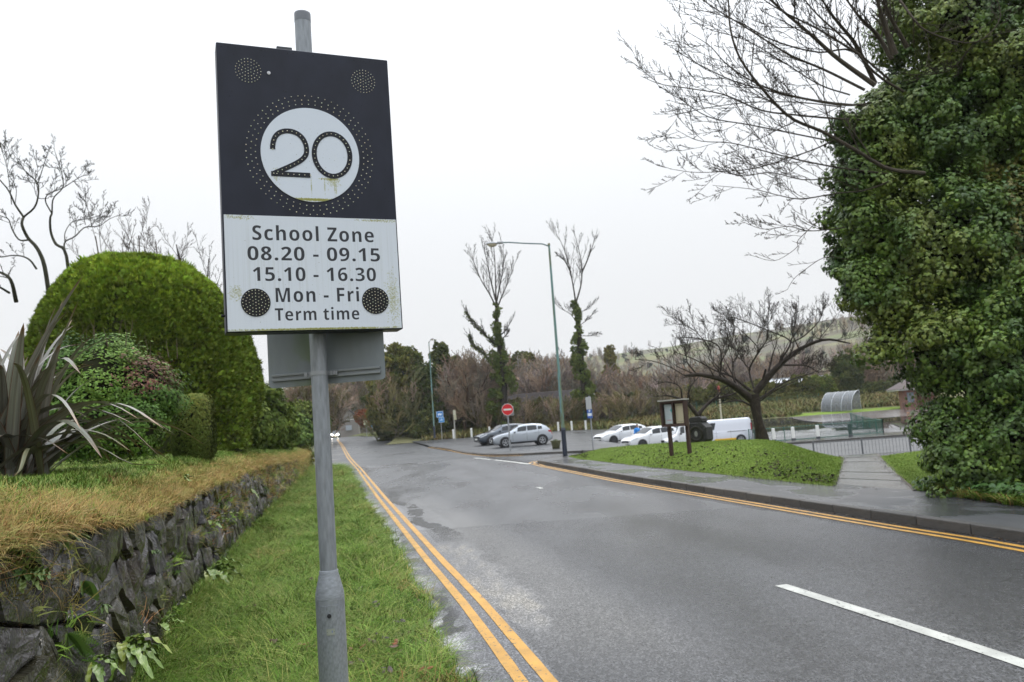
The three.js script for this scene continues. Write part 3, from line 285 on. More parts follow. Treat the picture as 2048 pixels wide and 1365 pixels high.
function wallPlant(name, label, px, py, n, len, wid, seed, { wave = 0.35, droop = 1, out = 0.06, mats = fernMats } = {}) { const p0 = WALLAT(px, py, out), root = thing(name, label, 'fern', p0, 0, null), r = RNG(seed);
  for (let k = 0; k < n; k++) { const a = lerp(-1.5, 1.5, (k + 0.5) / n) + r.r(-0.25, 0.25), l = len * r.r(0.6, 1.1), d = V(Math.cos(a) * 0.95, 0, Math.sin(a)).normalize(), rise = r.r(0.25, 1) , pts = []; for (let j = 0; j <= 5; j++) { const t = j / 5; pts.push(V(d.x * l * t * (0.5 + 0.25 * t), l * (rise * t - droop * 0.95 * t * t * (0.6 + 0.5 * rise)), d.z * l * t * 0.75)); } const sd = V(-d.z, 0.1, d.x); mesh('frond', strapLeaf(pts, (t) => wid * Math.pow(Math.sin(PI * clamp(t * 0.93 + 0.05)), 0.5), { wave, side: sd, fold: 0.2 }), mats[r.i(mats.length)], root); } return root; }
wallPlant('strap_fern', 'large strap leaved fern at the foot of the wall in the bottom left corner', 245, 1300, 13, 0.36, 0.028, 11, { out: 0.1 });
wallPlant('strap_fern', 'glossy strap leaved fern spilling onto the verge midway along the wall', 418, 1150, 13, 0.5, 0.045, 12, { out: 0.1, droop: 0.9 });
wallPlant('strap_fern', 'small yellowing strap fern growing from the upper stones of the wall', 422, 1050, 6, 0.42, 0.024, 13, { out: 0.08, droop: 0.55 });
wallPlant('strap_fern', 'narrow strap fern hanging among the lower stones left of the big fern', 180, 1330, 6, 0.22, 0.018, 14);
wallPlant('strap_fern', 'upright single strap fern at the wall foot beside the grass', 318, 1255, 4, 0.34, 0.03, 15, { droop: 0.5 });
const weedM = [S(0.11, 0.19, 0.035, 0.5), S(0.085, 0.16, 0.035, 0.5), S(0.16, 0.22, 0.05, 0.5)];
wallPlant('weed_rosette', 'dark green weed rosette under the dry grass near the top of the wall', 132, 1085, 14, 0.17, 0.011, 16, { wave: 0.1, mats: weedM, droop: 0.8 });
wallPlant('weed_rosette', 'toothed weed rosette on the wall at the left edge of the picture', 48, 1160, 12, 0.15, 0.013, 17, { wave: 0.9, mats: weedM, droop: 0.8 });
wallPlant('weed_rosette', 'small green weed between the stones left of the upright fern', 205, 1215, 7, 0.08, 0.008, 18, { wave: 0.3, mats: weedM });
wallPlant('weed_rosette', 'green weed on the wall head where the straw grass thins', 370, 960, 9, 0.16, 0.01, 19, { wave: 0.2, mats: weedM, droop: 0.7 });
wallPlant('weed_rosette', 'leafy weed at the upper stones below the first bare patch', 305, 1105, 8, 0.1, 0.008, 22, { wave: 0.5, mats: weedM });
wallPlant('weed_rosette', 'weed tuft where the far wall dips towards the verge', 500, 985, 9, 0.3, 0.016, 23, { wave: 0.4, mats: weedM });
function spleenwort(label, px, py, seed, len = 0.16) { const root = thing('small_fern', label, 'fern', WALLAT(px, py, 0.06)), r = RNG(seed); for (let k = 0; k < 8; k++) { const g = new Geo(), a = lerp(-1.3, 1.3, k / 7) + r.r(-0.2, 0.2), l = len * r.r(0.6, 1.1); const dir = V(0.35, -0.55 + r.r(-0.2, 0.5), Math.sin(a) * 0.8).normalize(), sd = V(dir.z, 0.3, -dir.x).cross(dir).normalize(); const N = 14; for (let j = 0; j < N; j++) { const t = (j + 0.5) / N, c = dir.clone().multiplyScalar(l * t); c.y -= l * 0.25 * t * t; const w = 0.02 * Math.sin(PI * (t * 0.9 + 0.1)) + 0.004; for (const s of [1, -1]) { const e = c.clone().addScaledVector(sd, s * w), f = dir.clone().multiplyScalar(0.006); const i = g.v(c.x - f.x, c.y - f.y, c.z - f.z), q = g.v(c.x + f.x, c.y + f.y, c.z + f.z), o = g.v(e.x + f.x * 0.8, e.y + f.y * 0.8, e.z + f.z * 0.8), m = g.v(e.x - f.x * 0.4, e.y - f.y * 0.4 - 0.002, e.z - f.z * 0.4); g.q(i, q, o, m); } } mesh('frond', g.build(true), weedM[r.i(2)], root); } }
spleenwort('feathery small fern hanging low on the wall left of the strap ferns', 135, 1270, 31); spleenwort('feathery small fern under the middle ledge of the wall', 165, 1165, 32, 0.1);
// flax with long sword leaves
{ const flaxTex = dataTex(64, 512, (u, v) => { const e = Math.abs(u - 0.5) * 2, n = fbm(u * 14, v * 3, 4, 181), k = 0.75 + 0.6 * (n - 0.5); let c = mixc([0.16, 0.155, 0.11], [0.29, 0.29, 0.25], n); if (e > 0.9) c = [0.15, 0.07, 0.035]; if (e < 0.06) c = mixc(c, [0.22, 0.18, 0.1], 0.5); if (v > 0.86) c = mixc(c, [0.24, 0.12, 0.04], ss(0.86, 0.98, v)); return s3(c[0] * k, c[1] * k, c[2] * k); }, { srgb: true });
  const mats = [[1, 1, 1], [0.7, 0.72, 0.6], [1.15, 1.1, 1.15], [0.8, 0.82, 0.55]].map((c) => S(...c, 0.33, { map: flaxTex })); const c0 = AT(0, 930, 6.7); c0.y = lawnY(c0.x, c0.z);
  const root = thing('flax_plant', 'purple grey flax with long sword leaves arching over the garden lawn', 'flax', c0), r = RNG(191);
  const add = (a, l, rise, bend, ox, oz, w) => { const d = V(Math.cos(a), 0, Math.sin(a)), pts = []; for (let j = 0; j <= 6; j++) { const t = j / 6; pts.push(V(ox + d.x * l * (t * Math.cos(rise) + bend * 0.45 * t * t), Math.max(0.02 + 0.03 * t, l * (t * Math.sin(rise) - bend * t * t * t * 0.95)), oz + d.z * l * (t * Math.cos(rise) + bend * 0.45 * t * t))); } mesh('leaf', strapLeaf(pts, (t) => w * Math.min(1, 0.55 + t * 1.6) * Math.pow(clamp(1 - t), 0.55), { fold: 0.45 - 0.25 * r(), side: V(-d.z, 0.25 * r.g(), d.x) }), mats[r.i(4)], root); };
  for (let k = 0; k < 120; k++) { const a = r() * 2 * PI, rise = r.r(0.6, 1.45), l = r.r(1.0, 2.05); add(a, rise < 1 ? l * 0.78 : l, rise, rise < 1.1 ? r.r(0.35, 0.85) : r.r(0, 0.35), r.g() * 0.28, r.g() * 0.28, r.r(0.034, 0.068)); }
  for (let k = 0; k < 10; k++) add(r.r(-1.2, 1.4), r.r(1, 1.75), r.r(0.7, 1.25), r.r(0.5, 0.95), r.g() * 0.2, r.g() * 0.25, r.r(0.04, 0.075)); }
// ---------------------------------------------------------------- garden shrubs and hedges
const coniferSprays = [spraysGeo(1), spraysGeo(2, 6)];
{ // the great clipped conifer hedge with its domed end
  const root = thing('conifer_hedge', 'huge clipped conifer hedge with a domed near end behind the garden', 'hedge'); const r = RNG(211); const c0 = [-7.95, -17.2], c1 = [-15.3, -43]; const L = Math.hypot(c1[0] - c0[0], c1[1] - c0[1]), ux = (c1[0] - c0[0]) / L, uz = (c1[1] - c0[1]) / L, sx = -uz, sz = ux; const base = 1.4;
  const prof = (al, th) => { // al metres along from near end (can be negative on the round end), th 0 right foot .. pi left foot
    const e = al < 0 ? Math.sqrt(Math.max(0, 1 - (al / 2.3) ** 2)) : 1, hw = (2.35 + 0.25 * Math.sin(al * 0.9) - (al > 4 ? 0.25 * ss(4, 6, al) : 0)) * Math.pow(e, 0.7), hh = (4.35 - 0.5 * ss(3, 14, al)) * Math.pow(e, 0.42), c = Math.cos(th), s = Math.sin(th), w = Math.sign(c) * Math.pow(Math.abs(c), 0.72), y = Math.pow(Math.max(s, 0), 0.86), und = 1 - 0.22 * ss(0.4, 0, y) * ss(0.5, 4, al + 2); return [w * hw * und, y * hh]; };
  const pt = (al, th, k = 1) => { const [w, y] = prof(al, th), x = c0[0] + ux * al + sx * w * k, z = c0[1] + uz * al + sz * w * k; return V(x, base + H(x, z) + y * k, z); };
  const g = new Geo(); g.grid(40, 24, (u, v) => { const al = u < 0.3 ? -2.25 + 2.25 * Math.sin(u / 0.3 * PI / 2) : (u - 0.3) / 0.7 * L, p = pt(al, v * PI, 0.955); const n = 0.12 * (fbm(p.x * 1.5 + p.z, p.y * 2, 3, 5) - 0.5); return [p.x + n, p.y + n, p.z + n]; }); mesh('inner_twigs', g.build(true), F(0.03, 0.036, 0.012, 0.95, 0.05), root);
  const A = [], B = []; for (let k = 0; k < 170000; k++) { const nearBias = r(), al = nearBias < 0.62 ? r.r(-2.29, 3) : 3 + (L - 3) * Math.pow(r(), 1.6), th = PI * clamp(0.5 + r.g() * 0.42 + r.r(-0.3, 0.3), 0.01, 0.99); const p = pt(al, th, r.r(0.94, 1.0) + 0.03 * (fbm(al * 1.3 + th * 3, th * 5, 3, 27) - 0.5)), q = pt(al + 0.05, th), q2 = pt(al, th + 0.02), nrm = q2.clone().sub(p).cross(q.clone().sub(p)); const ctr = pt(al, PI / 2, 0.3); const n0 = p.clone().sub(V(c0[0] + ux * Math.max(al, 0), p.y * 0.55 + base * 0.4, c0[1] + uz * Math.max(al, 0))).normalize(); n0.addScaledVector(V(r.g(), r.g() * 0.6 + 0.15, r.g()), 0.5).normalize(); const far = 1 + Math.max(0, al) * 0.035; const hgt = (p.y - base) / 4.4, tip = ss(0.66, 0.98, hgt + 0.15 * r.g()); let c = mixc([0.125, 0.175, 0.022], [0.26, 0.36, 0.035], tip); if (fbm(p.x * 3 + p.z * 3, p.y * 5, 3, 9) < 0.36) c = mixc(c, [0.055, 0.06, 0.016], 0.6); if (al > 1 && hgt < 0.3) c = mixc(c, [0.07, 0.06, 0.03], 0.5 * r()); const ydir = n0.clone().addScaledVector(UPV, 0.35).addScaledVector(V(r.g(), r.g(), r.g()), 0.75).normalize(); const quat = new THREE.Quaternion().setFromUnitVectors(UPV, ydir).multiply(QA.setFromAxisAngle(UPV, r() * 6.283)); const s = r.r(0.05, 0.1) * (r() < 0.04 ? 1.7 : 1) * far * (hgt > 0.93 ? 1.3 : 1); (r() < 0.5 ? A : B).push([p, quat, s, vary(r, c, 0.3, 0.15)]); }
  cloud('foliage', coniferSprays[0], MATTE_M, A, root); cloud('foliage', coniferSprays[1], MATTE_M, B, root); }
const GY = (x, z, d = 0) => lawnY(x, z) + d;
{ // leafy evergreen shrub with a reddened patch
  const P = (px, py, d, r) => { const c = AT(px, py, d), k = r / FPX * d; return { c, r: V(k, k, k) }; };
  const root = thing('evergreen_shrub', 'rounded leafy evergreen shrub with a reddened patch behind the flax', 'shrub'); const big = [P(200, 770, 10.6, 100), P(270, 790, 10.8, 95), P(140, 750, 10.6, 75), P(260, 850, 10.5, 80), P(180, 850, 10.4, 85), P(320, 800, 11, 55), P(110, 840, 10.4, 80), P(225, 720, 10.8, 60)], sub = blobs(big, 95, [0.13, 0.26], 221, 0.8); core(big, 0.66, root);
  const red = AT(320, 745, 10.9); cloud('foliage', ovalLeaf, leafMat(0.5, 0.35), foliage(big, 26000, [0.03, 0.058], (L, p, r) => { const d = Math.hypot(p.x - red.x, (p.y - red.y) * 0.8); return vary(r, d < 0.34 && r() < 0.75 * ss(0.34, 0.1, d) ? [0.15, 0.07, 0.045] : mixc([0.045, 0.105, 0.014], [0.11, 0.19, 0.024], Math.pow(L.tint, 1.5)), 0.28); }, 222, { up: 0.5, uneven: 0.6 }), root);
  const r = RNG(5), g = new Geo(); for (let k = 0; k < 46; k++) { const l = big[r.i(big.length)], p = l.c.clone().add(V(r.g() * l.r.x * 0.7, l.r.y * 0.7, r.g() * l.r.x * 0.5)); g.tube([p, p.clone().add(V(r.g() * 0.06, 0.16, r.g() * 0.06)), p.clone().add(V(r.g() * 0.1, r.r(0.26, 0.4), r.g() * 0.1))], (t) => 0.006 * (1.1 - t), 4); } mesh('twigs', g.build(), S(0.08, 0.055, 0.03, 0.8), root); }
{ // small clipped box-shaped hedge
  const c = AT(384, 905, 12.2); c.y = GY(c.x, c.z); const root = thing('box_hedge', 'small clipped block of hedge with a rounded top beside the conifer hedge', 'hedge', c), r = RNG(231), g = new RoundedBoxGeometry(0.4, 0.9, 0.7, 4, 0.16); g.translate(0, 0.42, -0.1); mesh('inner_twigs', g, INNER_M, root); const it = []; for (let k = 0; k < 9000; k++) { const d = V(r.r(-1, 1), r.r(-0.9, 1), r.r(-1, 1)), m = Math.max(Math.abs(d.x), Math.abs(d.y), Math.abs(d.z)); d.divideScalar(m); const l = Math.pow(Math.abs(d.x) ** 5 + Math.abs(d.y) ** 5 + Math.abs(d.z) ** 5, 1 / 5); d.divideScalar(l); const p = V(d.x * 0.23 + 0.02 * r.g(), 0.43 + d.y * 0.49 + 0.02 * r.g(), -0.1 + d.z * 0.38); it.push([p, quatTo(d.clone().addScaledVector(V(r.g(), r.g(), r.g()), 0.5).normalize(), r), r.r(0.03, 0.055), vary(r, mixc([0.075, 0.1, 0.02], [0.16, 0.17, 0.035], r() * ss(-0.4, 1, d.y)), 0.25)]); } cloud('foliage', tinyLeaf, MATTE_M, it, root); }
function bush(name, label, category, list, nsub, rs, n, size, colA, colB, seed, { leaf = tinyLeaf, mat = MATTE_M, k = 0.8, group, up } = {}) { const root = thing(name, label, category, null, 0, group); const sub = nsub ? blobs(list, nsub, rs, seed, 0.75) : list; if (k) core(list, k * 0.8, root); const cf = (L, p, r) => vary(r, mixc(colA, colB, L.tint), 0.3); cloud('foliage', leaf, mat, foliage(list, Math.round(n * 0.75), size, cf, seed + 1, { up }).concat(foliage(sub, Math.round(n * 0.5), size, cf, seed + 2, { up })), root); return root; }
const PB = (px, py, d, r, ry = r, rz = r) => ({ c: AT(px, py, d), r: V(r / FPX * d, ry / FPX * d, rz / FPX * d) });
bush('low_conifer_hedge', 'dark lower conifer hedge between the domed hedge and the sign post', 'hedge', [PB(532, 838, 31, 50, 72), PB(565, 858, 35, 36, 50), PB(505, 850, 27, 40, 60)], 60, [0.2, 0.45], 9000, [0.1, 0.2], [0.07, 0.1, 0.02], [0.14, 0.19, 0.035], 261, { leaf: coniferSprays[0] });
bush('garden_bush', 'loose green bush at the far end of the garden hedge', 'bush', [PB(600, 860, 44, 28), PB(620, 875, 46, 20), PB(592, 885, 43, 22)], 30, [0.25, 0.5], 3000, [0.16, 0.3], [0.06, 0.1, 0.025], [0.12, 0.17, 0.04], 241);
bush('wall_end_mound', 'mossy rounded mound capping the far end of the stone wall', 'mound', [{ c: V(xW(-44.5) - 0.35, 0.75, -44.5), r: V(0.75, 0.85, 1.2) }], 40, [0.12, 0.25], 3000, [0.09, 0.16], [0.1, 0.15, 0.03], [0.2, 0.19, 0.05], 251);
// ---------------------------------------------------------------- the school zone sign
{ const base = V(-1.045, 0, -4.39); base.y = vergeY(base.x, base.z) - 0.02;
  const root = thing('school_zone_sign', 'tall school zone sign with a 20 speed disc on a grey galvanised post', 'road sign', base);
  const galv = S(0.3, 0.32, 0.34, 0.5, { metalness: 0.35, map: rep(mottle, 3, 6), bumpMap: rep(grainTex, 3), bumpScale: 0.0006, roughnessMap: null });
  const post = mesh('post', merge([cyl(0.0445, 0.0445, 3.165 - base.y, 0, 0.86 + (3.165 - base.y) / 2, 0, 40), cyl(0.0452, 0.0452, 0.006, 0, 1.6, 0, 40)]), galv, root);
  { const pr = [[0.0005, 0], [0.038, 0], [0.0446, -0.004], [0.0456, -0.012], [0.0456, -0.055], [0.0447, -0.056]].map(([x, y]) => new THREE.Vector2(x, y)); const g = new THREE.LatheGeometry(pr, 40); g.translate(0, 4.035 - base.y, 0); mesh('post_cap', g, S(0.16, 0.17, 0.19, 0.5), post); }
  { const pr = [[0.0745, 0], [0.0745, 0.72], [0.0735, 0.755], [0.0535, 0.84], [0.0495, 0.852], [0.0495, 0.868], [0.0446, 0.87]].map(([x, y]) => new THREE.Vector2(x, y)); const sl = mesh('base_sleeve', new THREE.LatheGeometry(pr, 48), galv, root);
    const face = Math.atan2(1.045, 4.39), dg = new Geo(); const a0 = -1.05, a1 = 1.05; dg.grid(20, 12, (u, v) => { const a = face + lerp(a0, a1, u), cor = 0.03 * (1 - Math.pow(1 - Math.pow(Math.abs(u * 2 - 1), 8), 0.5)), y = lerp(0.05, 0.7 - cor, v), rr = 0.0768; return [Math.sin(a) * rr, y, Math.cos(a) * rr, u, v]; }); dg.grid(20, 1, (u, v) => { const a = face + lerp(a0, a1, u), cor = 0.03 * (1 - Math.pow(1 - Math.pow(Math.abs(u * 2 - 1), 8), 0.5)), rr = lerp(0.0768, 0.0742, v); return [Math.sin(a) * rr, 0.7 - cor, Math.cos(a) * rr]; }); mesh('access_door', dg.build(true), galv, sl);
    const lk = merge([cyl(0.011, 0.011, 0.006, 0, 0, 0, 16).rotateX(PI / 2), cyl(0.006, 0.006, 0.01, 0, 0, 0, 3).rotateX(PI / 2)]); const l = mesh('lock', lk, S(0.025, 0.025, 0.028, 0.4), sl); const fa = face - 0.1; l.position.set(Math.sin(fa) * 0.078, 0.65, Math.cos(fa) * 0.078); l.rotation.y = fa;
    const pg = new Geo(); pg.grid(6, 2, (u, v) => { const a = fa + 0.05 + lerp(-0.27, 0.27, u); return [Math.sin(a) * 0.0785, 0.57 + lerp(-0.016, 0.016, v), Math.cos(a) * 0.0785, u, v]; }); const pc = document.createElement('canvas'); pc.width = 128; pc.height = 64; const x = pc.getContext('2d'); x.fillStyle = '#8d9186'; x.fillRect(0, 0, 128, 64); x.fillStyle = '#3d55a0'; x.beginPath(); x.moveTo(76, 14); x.lineTo(86, 30); x.lineTo(96, 12); x.lineTo(90, 38); x.lineTo(82, 40); x.fill(); x.fillStyle = '#3c3c3c'; x.beginPath(); x.arc(10, 32, 4, 0, 7); x.arc(118, 32, 4, 0, 7); x.fill(); const pt = new THREE.CanvasTexture(pc); pt.colorSpace = THREE.SRGBColorSpace; mesh('number_plate', pg.build(true), S(1, 1, 1, 0.4, { map: pt }), sl); }
  const W = 0.906, HH = 1.521, D = 0.12, caseM = F(0.017, 0.02, 0.034, 0.45, 0.55, { map: rep(mottle, 1.4), bumpMap: rep(grainTex, 1), bumpScale: 0.0006 });
  const cs = mesh('sign_case', box(W, HH, D, W / 2, HH / 2, -D / 2, 0.006), caseM, root); cs.position.set(-1.4186 - base.x, 2.208 - base.y, -4.05 - base.z); cs.rotation.y = Math.asin(0.38632);
  // lettered lower panel
  const cv = document.createElement('canvas'); cv.width = 2048; cv.height = 1376; const x = cv.getContext('2d'), px0 = 0.008, py0 = 0.006, pw = 0.89, ph = 0.598, KX = 2048 / pw, KY = 1376 / ph; x.fillStyle = '#ccd2d9'; x.fillRect(0, 0, 2048, 1376);
  const stain = (cx, cy, n, sx, sy, col, seed, sz = 4) => { const r = RNG(seed); x.fillStyle = col; for (let k = 0; k < n; k++) { x.globalAlpha = r.r(0.05, 0.4); x.beginPath(); x.ellipse(cx + r.g() * sx, cy + r.g() * sy, sz * r.r(0.3, 1.6), sz * r.r(0.3, 1.6), 0, 0, 7); x.fill(); } x.globalAlpha = 1; };
  stain(1960, 1000, 900, 70, 260, '#8b8a4e', 1, 6); stain(1024, 1366, 1800, 800, 8, '#7f7e34', 2, 7); stain(100, 930, 220, 60, 70, '#8b8a5a', 3, 7); stain(1024, 700, 160, 800, 500, '#70705c', 4, 4); stain(1850, 20, 300, 260, 14, '#7d7a35', 5, 6); stain(150, 30, 160, 160, 22, '#7d7a35', 6, 6);
  { const r = RNG(8); for (let k = 0; k < 60; k++) { const sx = r() * 2048, g = x.createLinearGradient(0, 0, 0, 1376); g.addColorStop(0, 'rgba(120,120,100,0)'); g.addColorStop(r.r(0.2, 0.8), 'rgba(120,120,105,0.07)'); g.addColorStop(1, 'rgba(120,120,100,0)'); x.fillStyle = g; x.fillRect(sx, 0, r.r(3, 26), 1376); } }
  x.fillStyle = '#22242a'; x.textBaseline = 'alphabetic'; x.font = 'bold 300px sans-serif'; x.letterSpacing = '9px';
  for (const [t, xl, xr, yb, yt] of [['School Zone', 0.138, 0.772, 0.475, 0.552], ['08.20 - 09.15', 0.11, 0.799, 0.37, 0.443], ['15.10 - 16.30', 0.133, 0.772, 0.262, 0.335], ['Mon - Fri', 0.241, 0.674, 0.152, 0.227], ['Term time', 0.235, 0.671, 0.056, 0.121]]) {
    const m = x.measureText(t), cap = x.measureText('H').actualBoundingBoxAscent, wpx = m.actualBoundingBoxRight + m.actualBoundingBoxLeft; x.save(); x.translate((xl - px0) * KX, 1376 - (yb - py0) * KY); x.scale((xr - xl) * KX / wpx, (yt - yb) * KY / cap); x.fillText(t, m.actualBoundingBoxLeft, 0); x.lineWidth = 3; x.lineJoin = 'round'; x.strokeStyle = '#ccd2d9'; x.strokeText(t, m.actualBoundingBoxLeft, 0); x.restore(); }
  stain(1024, 700, 60, 900, 500, '#55533a', 9, 3);
  const ct = new THREE.CanvasTexture(cv); ct.colorSpace = THREE.SRGBColorSpace; ct.anisotropy = 8;
  { const g = box(pw, ph, 0.004, 0, 0, 0), sideM = S(0.5, 0.5, 0.5, 0.5), p = mesh('text_panel', g, [sideM, sideM, sideM, sideM, S(1, 1, 1, 0.34, { map: ct }), sideM], cs); p.position.set(px0 + pw / 2, py0 + ph / 2, 0.002 + 0.0008); p.userData.label = 'white panel lettered School Zone 08.20 - 09.15 15.10 - 16.30 Mon - Fri Term time'; }
  const dcx = 0.458, dcy = 0.944, dr = 0.257, wm = S(0.74, 0.76, 0.79, 0.34);
  { const c2 = document.createElement('canvas'); c2.width = c2.height = 1024; const y = c2.getContext('2d'); y.fillStyle = '#ccd3dc'; y.fillRect(0, 0, 1024, 1024); const r = RNG(14), st = (cx, cy, n, sx, sy, col, sz) => { y.fillStyle = col; for (let k = 0; k < n; k++) { y.globalAlpha = r.r(0.05, 0.4); y.beginPath(); y.ellipse(cx + r.g() * sx, cy + r.g() * sy, sz * r.r(0.3, 1.5), sz * r.r(0.3, 1.8), 0, 0, 7); y.fill(); } y.globalAlpha = 1; };
    st(560, 1000, 1500, 260, 10, '#88873a', 6); st(730, 790, 300, 60, 60, '#96955a', 5); st(700, 770, 160, 80, 8, '#7d7b2c', 5); st(150, 760, 160, 30, 70, '#96955a', 4); st(512, 520, 120, 380, 380, '#6a6a55', 3); for (const sx of [500, 640, 745, 760]) st(sx, 860, 120, 4, 70, '#9a9a6a', 4);
    const t2 = new THREE.CanvasTexture(c2); t2.colorSpace = THREE.SRGBColorSpace; const g = new THREE.CircleGeometry(dr, 96); g.translate(0, 0, 0.0045); const rim = new THREE.CylinderGeometry(dr, dr, 0.0045, 96, 1, true); rim.rotateX(PI / 2); rim.translate(0, 0, 0.00225); const p = mesh('speed_disc', g, S(1, 1, 1, 0.3, { map: t2 }), cs); p.position.set(dcx, dcy, 0); const q = mesh('disc_rim', rim, wm, cs); q.position.set(dcx, dcy, 0); }
  const ribbonFlat = (c, w, z) => { const pts = c.getSpacedPoints(90), g = new Geo(); pts.forEach((p, k) => { const a = pts[Math.max(0, k - 1)], b = pts[Math.min(pts.length - 1, k + 1)], d = b.clone().sub(a).normalize(); g.v(p.x - d.y * w / 2, p.y + d.x * w / 2, z, 0, 0, 1); g.v(p.x + d.y * w / 2, p.y - d.x * w / 2, z, 0, 0, 1); if (k) { const o = k * 2 - 2; g.q(o, o + 1, o + 3, o + 2); } }); return g.build(); };
  const P2 = (a, b) => new THREE.Vector2(a, b), two = new THREE.CurvePath(); two.add(new THREE.CubicBezierCurve(P2(0.262, 0.962), P2(0.262, 1.03), P2(0.295, 1.066), P2(0.346, 1.066))); two.add(new THREE.CubicBezierCurve(P2(0.346, 1.066), P2(0.4, 1.066), P2(0.436, 1.025), P2(0.436, 0.968))); two.add(new THREE.CubicBezierCurve(P2(0.436, 0.968), P2(0.436, 0.915), P2(0.385, 0.893), P2(0.262, 0.831))); const bar = new THREE.LineCurve(P2(0.249, 0.83), P2(0.449, 0.83)), zero = new THREE.EllipseCurve(0.57, 0.949, 0.095, 0.117, 0, 2 * PI);
  const digM = F(0.014, 0.015, 0.02, 0.45, 0.5); mesh('digit', merge([ribbonFlat(two, 0.0265, 0.0062), ribbonFlat(bar, 0.0265, 0.0066)]), digM, cs).userData.label = 'black figure 2'; mesh('digit', ribbonFlat(zero, 0.0265, 0.0062), digM, cs).userData.label = 'black figure 0';
  const leds = [], led = (u, v, z = 0.0012, s = 1) => leds.push([V(u, v, z), new THREE.Quaternion(), s, vary(rr0, [0.6, 0.58, 0.44], 0.3)]);
  [[0.283, 52], [0.306, 54], [0.33, 58]].forEach(([r, n], j) => { for (let k = 0; k < n; k++) { const a = (k + j * 0.5) / n * 2 * PI; led(dcx + r * Math.cos(a), dcy + r * Math.sin(a) * 0.985); } });
  two.getSpacedPoints(22).forEach((p) => led(p.x, p.y, 0.0075)); bar.getSpacedPoints(7).slice(1).forEach((p) => led(p.x, p.y, 0.0075)); zero.getSpacedPoints(28).forEach((p) => led(p.x, p.y, 0.0075));
  const hex = (cx, cy, r, n, z, s) => { for (let j = 0; j <= n; j++) { const m = j ? 6 * j : 1; for (let k = 0; k < m; k++) { const a = (k + (j % 2) * 0.5) / m * 2 * PI; led(cx + r * j / n * Math.cos(a), cy + r * j / n * Math.sin(a), z, s); } } };
  hex(0.155, 1.381, 0.064, 4, 0.0012, 0.85); hex(0.761, 1.381, 0.064, 4, 0.0012, 0.85); const blk = F(0.012, 0.012, 0.013, 0.45, 0.5);
  for (const [u, v] of [[0.147, 0.151], [0.761, 0.156]]) { const g = cyl(0.072, 0.072, 0.003, 0, 0, 0, 48); g.rotateX(PI / 2); g.translate(u, v, 0.0064); mesh('lamp_cluster', g, blk, cs); hex(u, v, 0.064, 4, 0.0082, 0.85); }
  const lg = new THREE.SphereGeometry(0.0031, 8, 5, 0, 2 * PI, 0, PI / 2); lg.rotateX(PI / 2); cloud('led_lights', lg, S(1, 1, 1, 0.25), leds, cs);
  { const g = merge([cyl(0.009, 0.009, 0.003, 0, 0, 0, 20).rotateX(PI / 2), cyl(0.005, 0.004, 0.006, 0, 0, 0, 12).rotateX(PI / 2)]); g.translate(0.259, 1.378, 0.002); mesh('sensor', g, S(0.6, 0.6, 0.62, 0.3), cs); }
  { const drops = [], r = RNG(61); for (let k = 0; k < 70; k++) { const v = r.r(0.65, 1.51); drops.push([V(r.r(0.01, 0.89), v * r() + 1.5 * (1 - r()) > 1.51 ? 1.5 : Math.max(0.63, v), 0.0004), new THREE.Quaternion(), V(r.r(0.4, 1), r.r(0.5, 1.2), 0.5), [0.02, 0.021, 0.026]]); } const dg = new THREE.SphereGeometry(0.0032, 8, 5, 0, 2 * PI, 0, PI / 2); dg.rotateX(PI / 2); cloud('rain_drops', dg, S(1, 1, 1, 0.05), drops.filter(([p]) => Math.hypot(p.x - dcx, p.y - dcy) > 0.34), cs); }
  mesh('bracket', box(0.082, 0.05, 0.05, 0.354, HH + 0.018, -0.085, 0.004), S(0.035, 0.038, 0.045, 0.5), cs); mesh('bolt', merge([cyl(0.007, 0.007, 0.02, 0, 0, 0, 6).rotateZ(PI / 2)]), blk, cs).position.set(-0.008, 0.095, -0.06);
  // the plate on the back of the post, seen from behind, with its rail and clip
  { const s = new THREE.Shape(), w = 0.335, h = 0.4, c = 0.03; s.moveTo(-w + c, -h); s.lineTo(w - c, -h); s.quadraticCurveTo(w, -h, w, -h + c); s.lineTo(w, h - c); s.quadraticCurveTo(w, h, w - c, h); s.lineTo(-w + c, h); s.quadraticCurveTo(-w, h, -w, h - c); s.lineTo(-w, -h + c); s.quadraticCurveTo(-w, -h, -w + c, -h);
    const pl = mesh('rear_plate', new THREE.ExtrudeGeometry(s, { depth: 0.003, bevelEnabled: false }), S(0.21, 0.235, 0.245, 0.5, { map: rep(dataTex(256, 256, (u, v) => { const g = ss(0.62, 0.9, u) * ss(0.35, 0.6, fbm(u * 5, v * 5, 4, 191)) * 0.8, k = 0.85 + 0.3 * (fbm(u * 10, v * 3, 4, 193) - 0.5); return [k * (1 - 0.25 * g), k * (1 - 0.1 * g), k * (1 - 0.6 * g)]; }), 1.5, 1.25) }), root); pl.position.set(0.02, 2.345 - base.y, -0.078); pl.rotation.y = R(-9);
    const rail = mesh('rail', merge([box(0.62, 0.012, 0.016, 0, 0.012, 0.011, 0.002), box(0.62, 0.012, 0.016, 0, -0.014, 0.011, 0.002), box(0.62, 0.034, 0.004, 0, 0, 0.006)]), S(0.2, 0.215, 0.22, 0.5), pl); rail.position.set(0, -0.345, 0); const r2 = mesh('rail', rail.geometry, rail.material, pl); r2.position.set(0, 0.3, 0);
